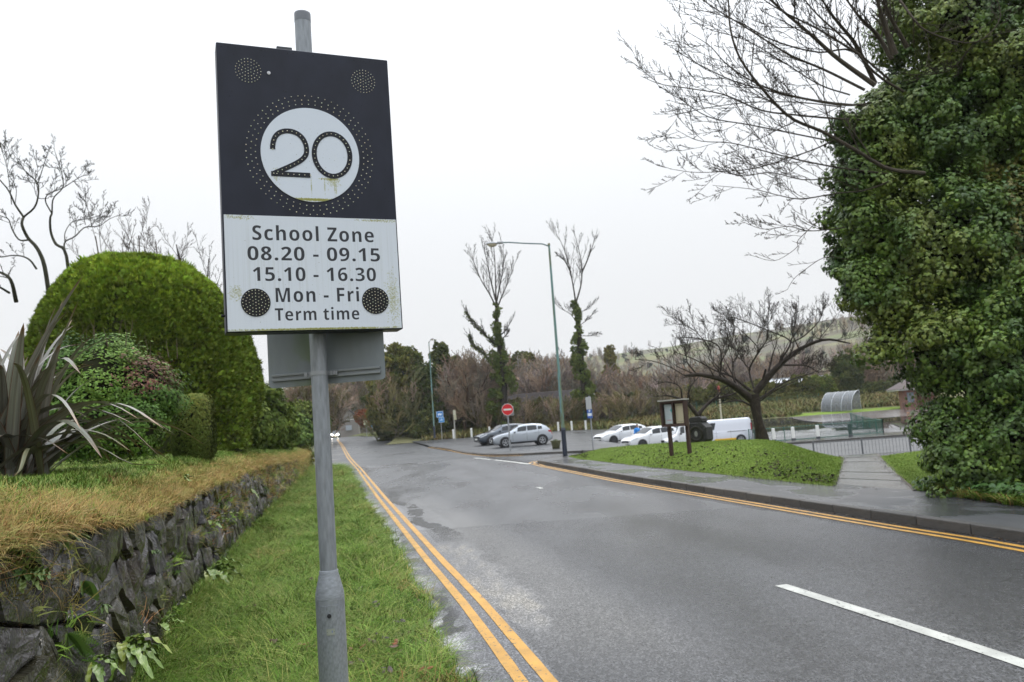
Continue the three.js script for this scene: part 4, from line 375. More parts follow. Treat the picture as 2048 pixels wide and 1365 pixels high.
    const cl = mesh('clip', merge([cyl(0.0475, 0.0475, 0.022, 0, 0, 0, 32), box(0.045, 0.022, 0.006, -0.066, 0, -0.03), box(0.045, 0.022, 0.006, 0.066, 0, -0.035), cyl(0.006, 0.006, 0.02, -0.072, 0, -0.022, 6).rotateX(0), cyl(0.006, 0.006, 0.02, 0.072, 0, -0.026, 6)]), S(0.28, 0.29, 0.3, 0.4, { metalness: 0.5 }), root); cl.position.set(0, 2.0 - base.y, 0); }
}
// ---------------------------------------------------------------- bare branches
const barkM = (r, g, b) => F(r, g, b, 0.85, 0.25, { map: rep(barkTex, 2, 1.4), bumpMap: rep(barkTex, 2, 1.4), bumpScale: 0.01 });
function grow(g, r, p0, dir, len, r0, lvl, o) { // one bough that bends and forks
  const n = Math.max(3, Math.min(o.seg ?? 8, Math.round(len / (o.step ?? 0.3)))), pts = [p0.clone()], d = dir.clone().normalize(), p = p0.clone();
  for (let k = 0; k < n; k++) { d.addScaledVector(V(r.g(), r.g(), r.g()), o.bend ?? 0.16); d.y += (o.lift ?? 0.05); if (o.pull) d.addScaledVector(o.pull, 0.1); d.normalize(); p.addScaledVector(d, len / n); pts.push(p.clone()); }
  fork(g, r, pts, r0, Math.max(o.tip ?? 0.003, r0 * 0.13), lvl, len, o); }
function fork(g, r, pts, r0, r1, lvl, len, o) { g.tube(pts, (t) => lerp(r0, r1, t), r0 > 0.06 ? 9 : r0 > 0.02 ? 5 : 3);
  if (o.knob && r0 < 0.02) { const e = pts.at(-1); g.tube([e, e.clone().add(V(0, 0.02, 0))], o.knob, 3); }
  if (lvl <= 0) return; const cv = new THREE.CatmullRomCurve3(pts), n = Math.max(1, Math.round((o.n?.[lvl] ?? 6) * r.r(0.75, 1.25)));
  for (let k = 0; k < n; k++) { const t = lerp(o.from ?? 0.22, 0.99, (k + r()) / n), q = cv.getPoint(t), tg = cv.getTangent(t), ax = V(r.g(), r.g() + (o.up ?? 0), r.g()); ax.addScaledVector(tg, -ax.dot(tg)).normalize(); const a = r.r(o.a0 ?? 0.5, o.a1 ?? 1), dd = tg.clone().multiplyScalar(Math.cos(a)).addScaledVector(ax, Math.sin(a)); const l = len * (o.ratio ?? 0.45) * r.r(0.55, 1.15) * (1 - 0.5 * t); grow(g, r, q, dd, l, Math.max(o.tip ?? 0.003, lerp(r0, r1, t) * (o.thin ?? 0.55)), lvl - 1, o); } }
// boughs that follow drawn lines: [x, y] in picture, a depth to each end
function bough(g, r, px, d0, d1, r0, r1, lvl, o) { const pts = px.map(([x, y], k) => AT(x, y, lerp(d0, d1, k / (px.length - 1)) + (k && k < px.length - 1 ? r.g() * (o.wob ?? 0.08) : 0))); const cv = new THREE.CatmullRomCurve3(pts, false, 'centripetal'), m = Math.max(6, px.length * 3), fine = cv.getPoints(m); let L = cv.getLength(); fork(g, r, fine, r0, r1, lvl, Math.min(L, o.cap ?? 9), o); }
{ // sycamore: long pale boughs leaning out of the ivy, fine hooked twigs
  const g = new Geo(), r = RNG(301), o = { n: [0, 4, 7, 15], ratio: 0.36, a0: 0.35, a1: 0.9, up: 0.25, lift: 0.05, bend: 0.15, tip: 0.0038, thin: 0.5, step: 0.12, seg: 7, cap: 4.2, from: 0.15, wob: 0.15 };
  const B = (px, d0, d1, r0, lvl = 3, r1 = 0.005) => bough(g, r, px, d0, d1, r0 * 0.72, r1 * 0.8, lvl, o);
  B([[1765, 240], [1680, 238], [1590, 230], [1520, 220], [1450, 190], [1385, 178], [1320, 168], [1281, 152]], 13.2, 12.2, 0.028);
  B([[1770, 215], [1655, 205], [1560, 185], [1500, 160], [1450, 125], [1420, 92], [1372, 62]], 13.4, 12.6, 0.03);
  B([[1780, 160], [1700, 100], [1640, 105], [1545, 80], [1480, 45], [1430, 27], [1360, 15]], 13.6, 12.8, 0.028);
  B([[1850, 347], [1777, 338], [1716, 303], [1646, 264], [1584, 237], [1531, 185], [1479, 114], [1461, 57], [1457, 0], [1450, -60]], 13, 12, 0.05, 3, 0.012);
  B([[1786, 349], [1681, 336], [1602, 321], [1531, 303], [1461, 286], [1395, 281], [1351, 259]], 13, 12, 0.024);
  B([[1690, 270], [1628, 299], [1575, 317], [1514, 336], [1452, 343], [1391, 345], [1340, 338]], 13.2, 12.4, 0.02);
  B([[1786, 360], [1733, 380], [1672, 387], [1602, 398], [1558, 391], [1514, 380], [1426, 371]], 12.9, 12.2, 0.022);
  B([[1690, 455], [1659, 459], [1615, 462], [1575, 453], [1531, 459], [1481, 442]], 13, 12.5, 0.016, 3);
  B([[1660, 420], [1615, 462], [1597, 480], [1592, 497], [1553, 521], [1527, 519]], 12.8, 12.5, 0.012, 2);
  B([[1700, 520], [1650, 515], [1610, 540], [1585, 562], [1575, 580]], 12.8, 12.4, 0.01, 2);
  for (const [px, w] of [[[[1751, 171], [1672, 114], [1623, 70], [1566, 22], [1530, -10], [1470, -60]], 0.06], [[[1751, 167], [1711, 88], [1672, 40], [1645, 0], [1610, -60]], 0.06], [[[1784, 119], [1755, 70], [1720, 35], [1694, 0], [1650, -60]], 0.06], [[[1790, 110], [1773, 60], [1755, 0], [1745, -60]], 0.085], [[[1815, 95], [1782, 35], [1768, 0], [1755, -60]], 0.06], [[[1817, 189], [1755, 150], [1690, 79], [1637, 31], [1610, 0], [1570, -50]], 0.035], [[[1760, 203], [1690, 211], [1584, 193], [1531, 180], [1470, 163], [1400, 130], [1350, 100]], 0.026], [[[1730, 180], [1650, 140], [1580, 110], [1500, 60], [1420, 10], [1380, -20]], 0.034], [[[1700, 190], [1640, 170], [1560, 120], [1490, 80], [1420, 60]], 0.022], [[[1720, 110], [1640, 60], [1560, 20], [1500, -20]], 0.03], [[[1700, 290], [1600, 270], [1500, 250], [1420, 235], [1370, 205], [1355, 190]], 0.022], [[[1690, 350], [1610, 360], [1540, 345], [1480, 352], [1430, 330]], 0.016], [[[1690, 215], [1600, 205], [1500, 205], [1420, 215], [1350, 230]], 0.016], [[[1800, 0], [1830, 40], [1850, 60], [1950, 85], [2000, 40], [1990, -20]], 0.03], [[[1950, 85], [1900, 140], [1830, 150]], 0.02], [[[1950, 85], [1930, 20], [1920, -20]], 0.02]]) B(px, 13.3 + r.g() * 0.4, 12.6 + r.g() * 0.7, w, 3, 0.008);
  const root = thing('sycamore_tree', 'bare tree whose long grey boughs reach left out of the ivy at upper right', 'tree', null); mesh('branches', g.build(), barkM(0.15, 0.125, 0.095), root); }
{ // ivy mass on the trunks behind the pavement
  const P = (x, y, rr, d, rz) => PB(x, y, d, rr, rr, rz ?? rr), big = [P(1900, 60, 135, 14.2), P(1750, 290, 90, 13.8), P(1825, 230, 90, 14), P(1900, 300, 180, 14.5), P(2060, 200, 200, 14.2), P(1750, 470, 95, 13.8), P(1850, 500, 165, 13.8), P(2010, 520, 190, 13.8), P(1775, 600, 82, 13.5), P(1885, 690, 105, 13.2), P(2000, 740, 155, 13), P(1912, 880, 66, 12.8), P(1955, 940, 95, 12.6), P(2060, 900, 150, 12.6), P(2110, 650, 180, 13.2), P(2100, 40, 180, 14.5), P(1715, 350, 55, 13.4), P(1690, 240, 28, 13.4), P(1730, 560, 50, 13.3), P(1770, 690, 45, 13.3)];
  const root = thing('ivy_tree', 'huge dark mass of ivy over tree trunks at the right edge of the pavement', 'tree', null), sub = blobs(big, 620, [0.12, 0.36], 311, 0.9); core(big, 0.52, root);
  const yl = AT(2000, 300, 14), col = (L, p, r) => { const n = fbm(p.x * 0.9 + 3, p.y * 0.9 + p.z * 0.5, 3, 17); let c = mixc([0.044, 0.085, 0.016], [0.13, 0.2, 0.032], Math.pow(L.tint, 1.1)); if (n > 0.56) c = mixc(c, [0.14, 0.18, 0.035], clamp((n - 0.56) * 7)); if (p.y > 3.2 && p.y < 5.5 && p.x > 7.9 && r() < 0.5) c = mixc(c, [0.16, 0.13, 0.03], 0.7); return vary(r, c, 0.3); };
  cloud('foliage', ivyLeaf, leafMat(0.4, 0.6), foliage(big, 150000, [0.036, 0.078], col, 312, { up: 0.25, inner: 0.62, uneven: 0.75, freq: 3.6 }).concat(foliage(sub, 90000, [0.036, 0.085], col, 314, { up: 0.3, inner: 0.5 })), root);
  const g = new Geo(), r = RNG(313); for (const [a, b, w] of [[[1960, 990], [1900, 300], 0.22], [[2030, 1000], [2050, 200], 0.25]]) bough(g, r, [a, [lerp(a[0], b[0], 0.5) + 20, lerp(a[1], b[1], 0.5)], b], 13, 14, w, 0.12, 0, {}); mesh('trunk', g.build(), barkM(0.09, 0.08, 0.06), root); }
{ const r = RNG(321), it = [], bl = []; for (let k = 0; k < 2600; k++) { const z = r.r(-13.6, -7), x = xPav(z) + 0.12 + Math.abs(r.g()) * 0.5; it.push([V(x, H(x, z) + 0.12 + r() * 0.22, z), quatTo(V(r.g() * 0.7 - 0.3, 0.8, r.g() * 0.7).normalize(), r), r.r(0.05, 0.1), vary(r, [0.055, 0.11, 0.025], 0.3)]); }
  cloud('ground_ivy', ivyLeaf, LEAF_M, it, null, 'ivy and weeds creeping at the foot of the ivy mass', 'ground cover');
  for (let k = 0; k < 700; k++) { const z = r.r(-13, -8), x = xPav(z) + 0.05 + Math.abs(r.g()) * 0.25; bl.push([V(x, H(x, z) + 0.1, z), yaw(r), r.r(0.8, 1.6), vary(r, pick(r, GREENS.concat(STRAW.slice(0, 2))), 0.25)]); } cloud('grass', tuftGeo(9, 12, 0.16, 1.3), GRASS_M, bl, null, 'rough grass along the back of the pavement below the ivy', 'grass'); }
{ // oak behind the domed hedge
  const g = new Geo(), r = RNG(331), o = { n: [0, 5, 9, 9], ratio: 0.36, a0: 0.45, a1: 1, up: 0.3, lift: 0.07, bend: 0.24, tip: 0.0055, thin: 0.45, step: 0.25, seg: 7, cap: 5, from: 0.3, wob: 0.3 };
  const C = (a) => a.map(([x, y]) => [x * 0.2272, 250 + y * 0.2272]), B = (px, r0, r1 = 0.02, lvl = 3) => bough(g, r, C(px), 24, 24 + r.g() * 1.2, r0 * 0.38, r1 * 0.36, lvl, o);
  B([[430, 1500], [380, 1210], [320, 1080], [240, 990], [190, 880], [205, 810]], 0.17, 0.1, 0); B([[205, 810], [130, 700], [80, 590], [0, 490], [-80, 400], [-120, 250]], 0.09); B([[205, 810], [310, 710], [330, 520], [240, 430], [200, 380], [110, 250]], 0.085); B([[330, 520], [390, 330], [420, 230]], 0.045); B([[240, 1015], [170, 1015], [100, 910], [70, 830], [0, 800], [-150, 740]], 0.075);
  B([[620, 1500], [570, 1110], [490, 1050], [445, 940], [440, 820], [455, 780]], 0.14, 0.08, 0); B([[455, 780], [400, 680], [410, 620], [560, 550], [700, 460], [780, 440]], 0.06); B([[455, 780], [470, 640], [550, 550], [540, 420], [510, 330], [470, 200]], 0.06); B([[400, 650], [330, 640], [300, 540], [330, 400], [290, 250]], 0.035);
  B([[565, 1110], [570, 1030], [660, 980], [750, 900], [870, 890], [960, 830], [1080, 780]], 0.07); B([[570, 1030], [570, 950], [640, 850], [740, 830], [880, 790], [910, 680]], 0.045); B([[750, 880], [735, 790], [760, 700], [740, 620]], 0.035); B([[320, 1270], [270, 1200], [200, 1160], [100, 1150], [0, 1165], [-150, 1140]], 0.085, 0.03);
  B([[140, 1560], [90, 1365], [0, 1300], [-140, 1260]], 0.16, 0.06, 2); B([[80, 1480], [-40, 1420], [-200, 1440]], 0.1, 0.05, 2); B([[100, 700], [60, 380], [0, 180], [-20, 120]], 0.04); B([[130, 700], [140, 560], [60, 400], [80, 250], [40, 160]], 0.03);
  const root = thing('bare_oak', 'bare oak with winding limbs rising behind the domed hedge', 'tree', null), t = AT(130, 900, 24); bough(g, r, [[160, 900], [145, 720], [112, 620], [98, 590]], 24, 24, 0.3, 0.11, 0, {}); bough(g, r, [[152, 760], [146, 650], [141, 590]], 24, 24, 0.2, 0.085, 0, {}); mesh('branches', g.build(), barkM(0.075, 0.072, 0.045), root); }
// bare trees built free-standing
function bareTree(name, label, px, py, d, hgt, seed, { spread = 0.5, trunk = 0.025, lvl = 3, n = [0, 3, 5, 9], color = [0.09, 0.07, 0.055], tip = 0.012, group, lift = 0.08, ratio = 0.45, category = 'tree', stems = 1, a1 = 0.9, y0 = 0 } = {}) { const p = ON(px, py, d, y0), root = thing(name, label, category, p, 0, group), g = new Geo(), r = RNG(seed); for (let s = 0; s < stems; s++) { const dir = V(r.g() * (stems > 1 ? spread : 0.06), 1, r.g() * (stems > 1 ? spread : 0.06)); grow(g, r, V(r.g() * 0.3 * (stems > 1), 0, 0), dir, hgt * r.r(0.85, 1), hgt * trunk / Math.sqrt(stems), lvl, { n, ratio, a0: 0.35, a1, up: 0.35, lift, bend: 0.1, tip, thin: 0.5, step: hgt / 9, seg: 8, from: 0.22 }); } mesh('branches', g.build(), barkM(...color), root); return root; }
bareTree('bare_tree', 'small bare tree showing over the right shoulder of the domed hedge', 310, 900, 30, 10.2, 341, { n: [0, 5, 7, 9], tip: 0.007, color: [0.12, 0.085, 0.06], stems: 4, spread: 0.5 }); bareTree('bare_tree', 'upright bare tree between the domed hedge and the sign', 405, 890, 36, 11.4, 342, { n: [0, 5, 7, 9], tip: 0.007, color: [0.09, 0.075, 0.06], stems: 3, spread: 0.22 });
{ // cherry on the mound
  const g = new Geo(), r = RNG(351), o = { n: [0, 3, 8, 12], ratio: 0.55, a0: 0.35, a1: 0.95, up: 0.5, lift: 0.05, bend: 0.22, tip: 0.0052, thin: 0.38, step: 0.16, seg: 7, cap: 3, from: 0.15, wob: 0.3 };
  const D = 27.5, C = (a) => a.map(([x, y]) => [1240 + x * 0.2491, 580 + y * 0.2491]), B = (px, r0, r1 = 0.015, lvl = 3, dz = r.g() * 1.2) => bough(g, r, C(px), D, D + dz, r0 * (r0 > 0.1 ? 0.95 : 0.72), r1 * 0.7, lvl, o);
  const M = new Geo(); { const pts = C([[1150, 1262], [1140, 1180], [1110, 1050], [1088, 930], [1075, 840]]).map(([x, y]) => AT(x, y, D)); M.tube(new THREE.CatmullRomCurve3(pts).getPoints(16), (t) => 0.17 + 0.09 * Math.pow(1 - t, 4) + 0.02 * Math.sin(t * 9), 14); }
  B([[1060, 880], [940, 790], [800, 715], [620, 680], [520, 690]], 0.15, 0.05, 2, -1); B([[800, 712], [815, 560], [790, 450], [620, 390], [480, 380]], 0.055); B([[620, 680], [540, 580], [530, 500], [480, 440]], 0.04); B([[520, 690], [400, 620], [250, 570], [120, 560]], 0.03); B([[1050, 810], [900, 700], [770, 650], [600, 560], [440, 500]], 0.07, 0.015, 3, 1.2); B([[910, 690], [905, 600], [950, 500], [840, 420], [790, 280]], 0.035); B([[1075, 790], [1040, 640], [1110, 500], [1090, 440], [1000, 350], [850, 230]], 0.055, 0.012, 3, 0.8); B([[1050, 640], [1000, 590], [960, 520], [890, 430]], 0.025);
  B([[1085, 830], [1200, 690], [1300, 590], [1440, 480], [1650, 400], [1850, 430]], 0.14, 0.03, 3, -0.6); B([[1290, 570], [1370, 430], [1350, 395], [1200, 330], [1000, 250], [900, 220]], 0.05); B([[1370, 430], [1480, 370], [1600, 250], [1640, 150]], 0.04); B([[1310, 605], [1500, 610], [1600, 660], [1720, 640]], 0.045, 0.012, 3, 1); B([[1120, 880], [1330, 740], [1540, 670], [1650, 620]], 0.05, 0.012, 3, 1.2); B([[1120, 900], [1250, 810], [1480, 700]], 0.035, 0.012, 2, -1); B([[1050, 930], [950, 890], [780, 915]], 0.06, 0.02, 2, -0.8); B([[1130, 780], [1160, 680], [1170, 640]], 0.07, 0.05, 0); B([[1200, 330], [1110, 200], [1040, 130]], 0.02, 0.008, 2); B([[1440, 480], [1380, 330], [1400, 200], [1430, 180]], 0.03); B([[900, 700], [760, 590], [700, 440], [560, 300], [430, 270]], 0.03); B([[1110, 500], [1180, 400], [1190, 250], [1200, 110]], 0.028); B([[800, 600], [880, 450], [920, 290], [820, 180]], 0.022);
  const root = thing('cherry_tree', 'spreading bare cherry tree with a leaning trunk on the grass mound', 'tree', null); mesh('trunk', M.build(), barkM(0.075, 0.06, 0.045), root); mesh('branches', g.build(), barkM(0.08, 0.064, 0.052), root); }
{ const g = new Geo(), r = RNG(352), o = { n: [0, 3, 5, 6], ratio: 0.42, a0: 0.4, a1: 1, up: 0.4, lift: 0.06, bend: 0.2, tip: 0.006, thin: 0.55, step: 0.2, seg: 6, cap: 3, from: 0.2, wob: 0.3 }; const C = (a) => a.map(([x, y]) => [1240 + x * 0.2491, 580 + y * 0.2491]), B = (px, r0, r1 = 0.015, lvl = 3) => bough(g, r, C(px), 36, 36 + r.g(), r0, r1, lvl, o);
  B([[640, 1250], [632, 1100], [628, 1000]], 0.18, 0.14, 0); B([[625, 1010], [540, 910], [490, 880], [380, 850], [270, 860]], 0.1); B([[628, 1000], [740, 890], [900, 840], [1000, 790]], 0.09); B([[540, 910], [560, 800], [640, 690]], 0.05); B([[500, 880], [480, 780], [380, 740], [280, 760]], 0.045); B([[720, 900], [790, 830], [720, 720]], 0.05); B([[800, 870], [880, 820], [930, 700]], 0.03); const root = thing('cherry_tree', 'smaller bare cherry tree behind the notice board and the black stone', 'tree', null); mesh('branches', g.build(), barkM(0.08, 0.064, 0.052), root); }
// ---------------------------------------------------------------- the green mound and the bank beyond the path
const turf = F(1, 1, 1, 0.85, 0.2, { map: dataTex(512, 512, (u, v) => { const n = fbm(u * 14, v * 14, 5, 401, 14), m = fbm(u * 4, v * 4, 3, 403, 4); let c = mixc([0.105, 0.17, 0.02], [0.17, 0.235, 0.035], n); if (m < 0.36) c = mixc(c, [0.09, 0.11, 0.03], (0.36 - m) * 6); return s3(...c); }, { srgb: true, rep: [0.33, 0.33] }), bumpMap: rep(grainTex, 1), bumpScale: 0.012 });
const cvOf = (pts) => new THREE.CatmullRomCurve3(pts.map(([x, z]) => V(x, 0, z)), false, 'centripetal');
const mF = cvOf([[2.12, -35.4], [2.5, -32], [3.85, -24.5], [5.05, -18.4], [5.68, -15.3]]), mB = cvOf([[2.3, -36.0], [4.4, -37.4], [7.4, -36], [9.1, -29.5], [8.66, -22.4]]);
const moundY = (x, z, s, t) => H(x, z) * lerp(1, 0.75, Math.sin(PI * s)) + 0.125 + 0.58 * Math.pow(Math.sin(PI * clamp(s * 0.9)), 0.8) * ss(-0.05, 0.62, t) * ss(1.03, 0.7, t) + 0.05 * (fbm(x * 1.2, z * 1.2, 4, 411) - 0.5) * ss(0, 0.1, s);
const moundP = (s, t) => { const a = mF.getPoint(t), b = mB.getPoint(t), x = lerp(a.x, b.x, s), z = lerp(a.z, b.z, s); return V(x, moundY(x, z, s, t), z); };
const sheetG = (f, nu, nv) => { const g = new Geo(); g.grid(nu, nv, (u, v) => { const p = f(u, v); return [p.x, p.y, p.z, p.x, p.z]; }); return g.build(true); };
struct('grass_mound', sheetG(moundP, 40, 70), turf, 'low green grass mound with the notice board, black stone and cherry tree', 'mound');
const rF = cvOf([[6.42, -13.45], [8, -17.8], [9.56, -21.9]]), rB = cvOf([[6.7, -12.6], [11.5, -16], [18, -25]]);
const bankP = (s, t) => { const a = rF.getPoint(t), b = rB.getPoint(t), x = lerp(a.x, b.x, s), z = lerp(a.z, b.z, s); return V(x, H(x, z) + 0.13 + 0.36 * ss(0, 0.75, s) + 0.05 * (fbm(x, z, 3, 413) - 0.5), z); };
struct('grass_bank', sheetG(bankP, 30, 30), turf, 'grass bank rising to the right of the concrete footpath', 'bank');
{ const r = RNG(421), A = [], L = []; const near = (p) => 1; for (let k = 0; k < 150000; k++) { const left = r() < 0.8, s = Math.pow(r(), 1.3), t = Math.pow(r(), 0.75), p = left ? moundP(s, t) : bankP(s * 0.5, t); A.push([p.clone().setY(p.y - 0.01), yaw(r, 0.3), V(1.05, r.r(0.6, 1.25), 1.05), vary(r, mixc(pick(r, GREENS), [0.14, 0.21, 0.024], 0.65), 0.25)]); }
  cloud('lawn_grass', tuftGeo(11, 14, 0.025, 0.7, 0.0045, 0.08), GRASS_M, A, null, 'short bright grass on the mound and the bank beside the footpath', 'grass');
  // rough torn-up patches and dead leaves along the foot of the mound
  for (let k = 0; k < 2200; k++) { const s = Math.abs(r.g()) * 0.26, t = r(), p = moundP(Math.min(0.9, s), t); const n = fbm(p.x * 1.6, p.z * 1.6, 3, 425); if (n < 0.5 + 0.12 * ss(0.15, 0.45, s) + (t < 0.35 ? 0.04 : 0)) continue; L.push([p.clone().setY(p.y + r.r(0, 0.05)), quatTo(V(r.g() * 0.8, 0.7, r.g() * 0.8).normalize(), r), r.r(0.045, 0.1), vary(r, pick(r, [[0.035, 0.024, 0.016], [0.028, 0.026, 0.02], [0.05, 0.075, 0.02], [0.045, 0.03, 0.018]]), 0.3)]); }
  for (let k = 0; k < 160; k++) { const p = moundP(r(), r()); L.push([p.setY(p.y + 0.03), quatTo(V(r.g() * 0.5, 1, r.g() * 0.5).normalize(), r), r.r(0.07, 0.14), vary(r, [0.04, 0.028, 0.018], 0.3)]); }
  cloud('fallen_leaves', ovalLeaf, MATTE_M, L, null, 'dark rotting leaves and torn turf scattered over the grass mound', 'leaves');
  const G = []; for (let k = 0; k < 1500; k++) { const z = -7.5 - 26 * Math.pow(r(), 1.2), x = xR(z) - 0.02 - Math.abs(r.g()) * 0.07; G.push([V(x, H(x, z) + 0.008 + r() * 0.012, z), quatTo(V(r.g() * 0.25, 1, r.g() * 0.25).normalize(), r), r.r(0.02, 0.055), vary(r, pick(r, [[0.03, 0.02, 0.014], [0.06, 0.04, 0.022], [0.02, 0.017, 0.014]]), 0.3)]); } for (let k = 0; k < 240; k++) { const z = r.r(-31, -14), x = xPav(z) + r.r(-0.16, 0.03); G.push([V(x, H(x, z) + 0.135, z), quatTo(V(r.g() * 0.3, 1, r.g() * 0.3).normalize(), r), r.r(0.03, 0.07), vary(r, [0.035, 0.024, 0.016], 0.3)]); }
  for (let k = 0; k < 260; k++) { const t = r(), sd = r() < 0.5, x = sd ? lerp(5.72, 8.7, t) + Math.abs(r.g()) * 0.16 : lerp(6.36, 9.5, t) - Math.abs(r.g()) * 0.16, z = sd ? lerp(-15.35, -22.5, t) : lerp(-13.55, -21.9, t); G.push([V(x, H(x, z) + 0.135, z), quatTo(V(r.g() * 0.3, 1, r.g() * 0.3).normalize(), r), r.r(0.03, 0.06), vary(r, [0.04, 0.026, 0.018], 0.3)]); }
  cloud('leaf_litter', ovalLeaf, leafMat(0.4), G, null, 'wet leaf litter lying in the gutter along the pavement kerb and path edges', 'leaves');
  const F = [[630, 1160, 0], [610, 1290, 1], [545, 1290, 0], [700, 1120, 0], [720, 1180, 2], [735, 1285, 0], [760, 1275, 2], [790, 1290, 1], [745, 1210, 2], [480, 1095, 0], [560, 1105, 0], [500, 1215, 0], [795, 1300, 0], [800, 1245, 2], [705, 1300, 1], [710, 1330, 0], [780, 1345, 2], [850, 1345, 1]]; const fl = []; for (const [x, y, c] of F) { let p; for (let d = 3; d < 30; d += 0.01) { p = AT(x, y, d); if (p.y < vergeY(p.x, p.z) + 0.07) break; } for (let j = 0; j < 3; j++) fl.push([p.clone().add(V(r.g() * 0.06, 0.012 * j, r.g() * 0.06)), quatTo(V(r.g() * 0.4, 1, r.g() * 0.4 + 0.4).normalize(), r), r.r(0.035, 0.07), vary(r, [[0.08, 0.035, 0.02], [0.16, 0.05, 0.012], [0.05, 0.035, 0.025]][c], 0.25)]); } for (let k = 0; k < 420; k++) { const z = -3.4 - 12 * Math.pow(r(), 1.6), x = xL(z) - 0.05 - Math.abs(r.g()) * 0.42; fl.push([V(x, vergeY(x, z) + r.r(0.005, 0.04), z), quatTo(V(r.g() * 0.6, 1, r.g() * 0.6 + 0.3).normalize(), r), r.r(0.025, 0.06), vary(r, pick(r, [[0.05, 0.03, 0.018], [0.085, 0.045, 0.022], [0.035, 0.026, 0.018], [0.12, 0.08, 0.04]]), 0.3)]); } cloud('fallen_leaves', ovalLeaf, LEAF_M, fl, null, 'brown and orange dead leaves lying in the verge grass near the road edge', 'leaves'); }
// ---------------------------------------------------------------- street furniture
const steelG = S(0.3, 0.31, 0.32, 0.5, { metalness: 0.3 }), greenP = S(0.012, 0.09, 0.06, 0.45), darkI = S(0.05, 0.055, 0.06, 0.5), whiteP = S(0.68, 0.68, 0.64, 0.5);
function lampPost(label, p, h, arm, dirA) { const root = thing('street_lamp', label, 'street lamp', p, dirA, 'street lamps'); const teal = S(0.13, 0.24, 0.23, 0.55, { map: rep(dataTex(64, 256, (u, v) => { const n = fbm(u * 4, v * 22, 4, 431), k = 0.75 + 0.5 * n; return n < 0.42 ? [k * 1.2, k * 0.75, k * 0.5] : [k, k, k]; }), 1, 0.4) }); mesh('column', cyl(0.075, 0.045, h - 1.2, 0, 1.2 + (h - 1.2) / 2, 0, 14), teal, root); mesh('base', merge([cyl(0.105, 0.105, 1.15, 0, 0.6, 0, 16), cyl(0.105, 0.075, 0.08, 0, 1.215, 0, 16)]), S(0.02, 0.026, 0.045, 0.45), root);
  if (arm) { const g = new Geo(); g.tube([V(0, h - 0.12, 0), V(-0.3, h + 0.0, 0), V(-arm * 0.5, h + 0.06, 0), V(-arm * 0.85, h + 0.14, 0), V(-arm, h + 0.14, 0)], 0.03, 8); mesh('arm', g.build(), S(0.1, 0.17, 0.18, 0.5), root); const ln = mesh('lantern', merge([box(0.28, 0.1, 0.16, -arm - 0.06, h + 0.14, 0, 0.03), new THREE.SphereGeometry(0.2, 16, 8, 0, 2 * PI, 0, PI / 2).scale(1.45, 0.5, 0.75).translate(-arm - 0.42, h + 0.1, 0)]), S(0.3, 0.31, 0.33, 0.4), root); mesh('bowl', new THREE.SphereGeometry(0.19, 16, 8, 0, 2 * PI, PI / 2, PI / 2).scale(1.2, 0.75, 0.7).translate(-arm - 0.42, h + 0.1, 0), S(0.55, 0.47, 0.36, 0.25), ln); mesh('cap', cyl(0.06, 0.05, 0.1, 0, h - 0.04, 0, 12), S(0.14, 0.15, 0.06, 0.6), root); } return root; }
lampPost('tall teal street lamp with a dark blue base at the pavement corner', ON(1131, 918, 36.4, 0.1), 9.55, 2.15, 0.12); lampPost('slimmer far street lamp standing in front of the evergreen trees', ON(869, 871, 84, 0.35), 9.9, 1.2, 1.9);
const disc = (r, z, n = 40) => { const g = new THREE.CylinderGeometry(r, r, 0.006, n); g.rotateX(PI / 2); g.translate(0, 0, z); return g; };
{ const p = ON(1021, 906, 48.5, 0.1), root = thing('no_entry_sign', 'round red no entry sign on a grey post at the car park kerb', 'road sign', p, 0.05); mesh('post', cyl(0.045, 0.045, 2.5, 0, 1.25, 0, 12), steelG, root); const f = mesh('sign_plate', disc(0.34, 0.06), S(0.6, 0.016, 0.022, 0.35), root); f.position.y = 2.42; mesh('white_border', new THREE.TorusGeometry(0.335, 0.012, 6, 40).translate(0, 0, 0.062), whiteP, f); mesh('white_bar', box(0.46, 0.1, 0.004, 0, 0, 0.066), whiteP, f); mesh('back_plate', box(0.62, 0.56, 0.01, 0.06, 2.32, -0.07, 0.004), S(0.25, 0.26, 0.26, 0.5), root); }
function textPlane(w, h, bg, draw, W = 128) { const c = document.createElement('canvas'); c.width = W; c.height = Math.round(W * h / w); const x = c.getContext('2d'); x.fillStyle = bg; x.fillRect(0, 0, c.width, c.height); draw(x, c.width, c.height); const t = new THREE.CanvasTexture(c); t.colorSpace = THREE.SRGBColorSpace; return S(1, 1, 1, 0.4, { map: t }); }
const boxM = (w, h, d, front, side) => [side, side, side, side, front, side];
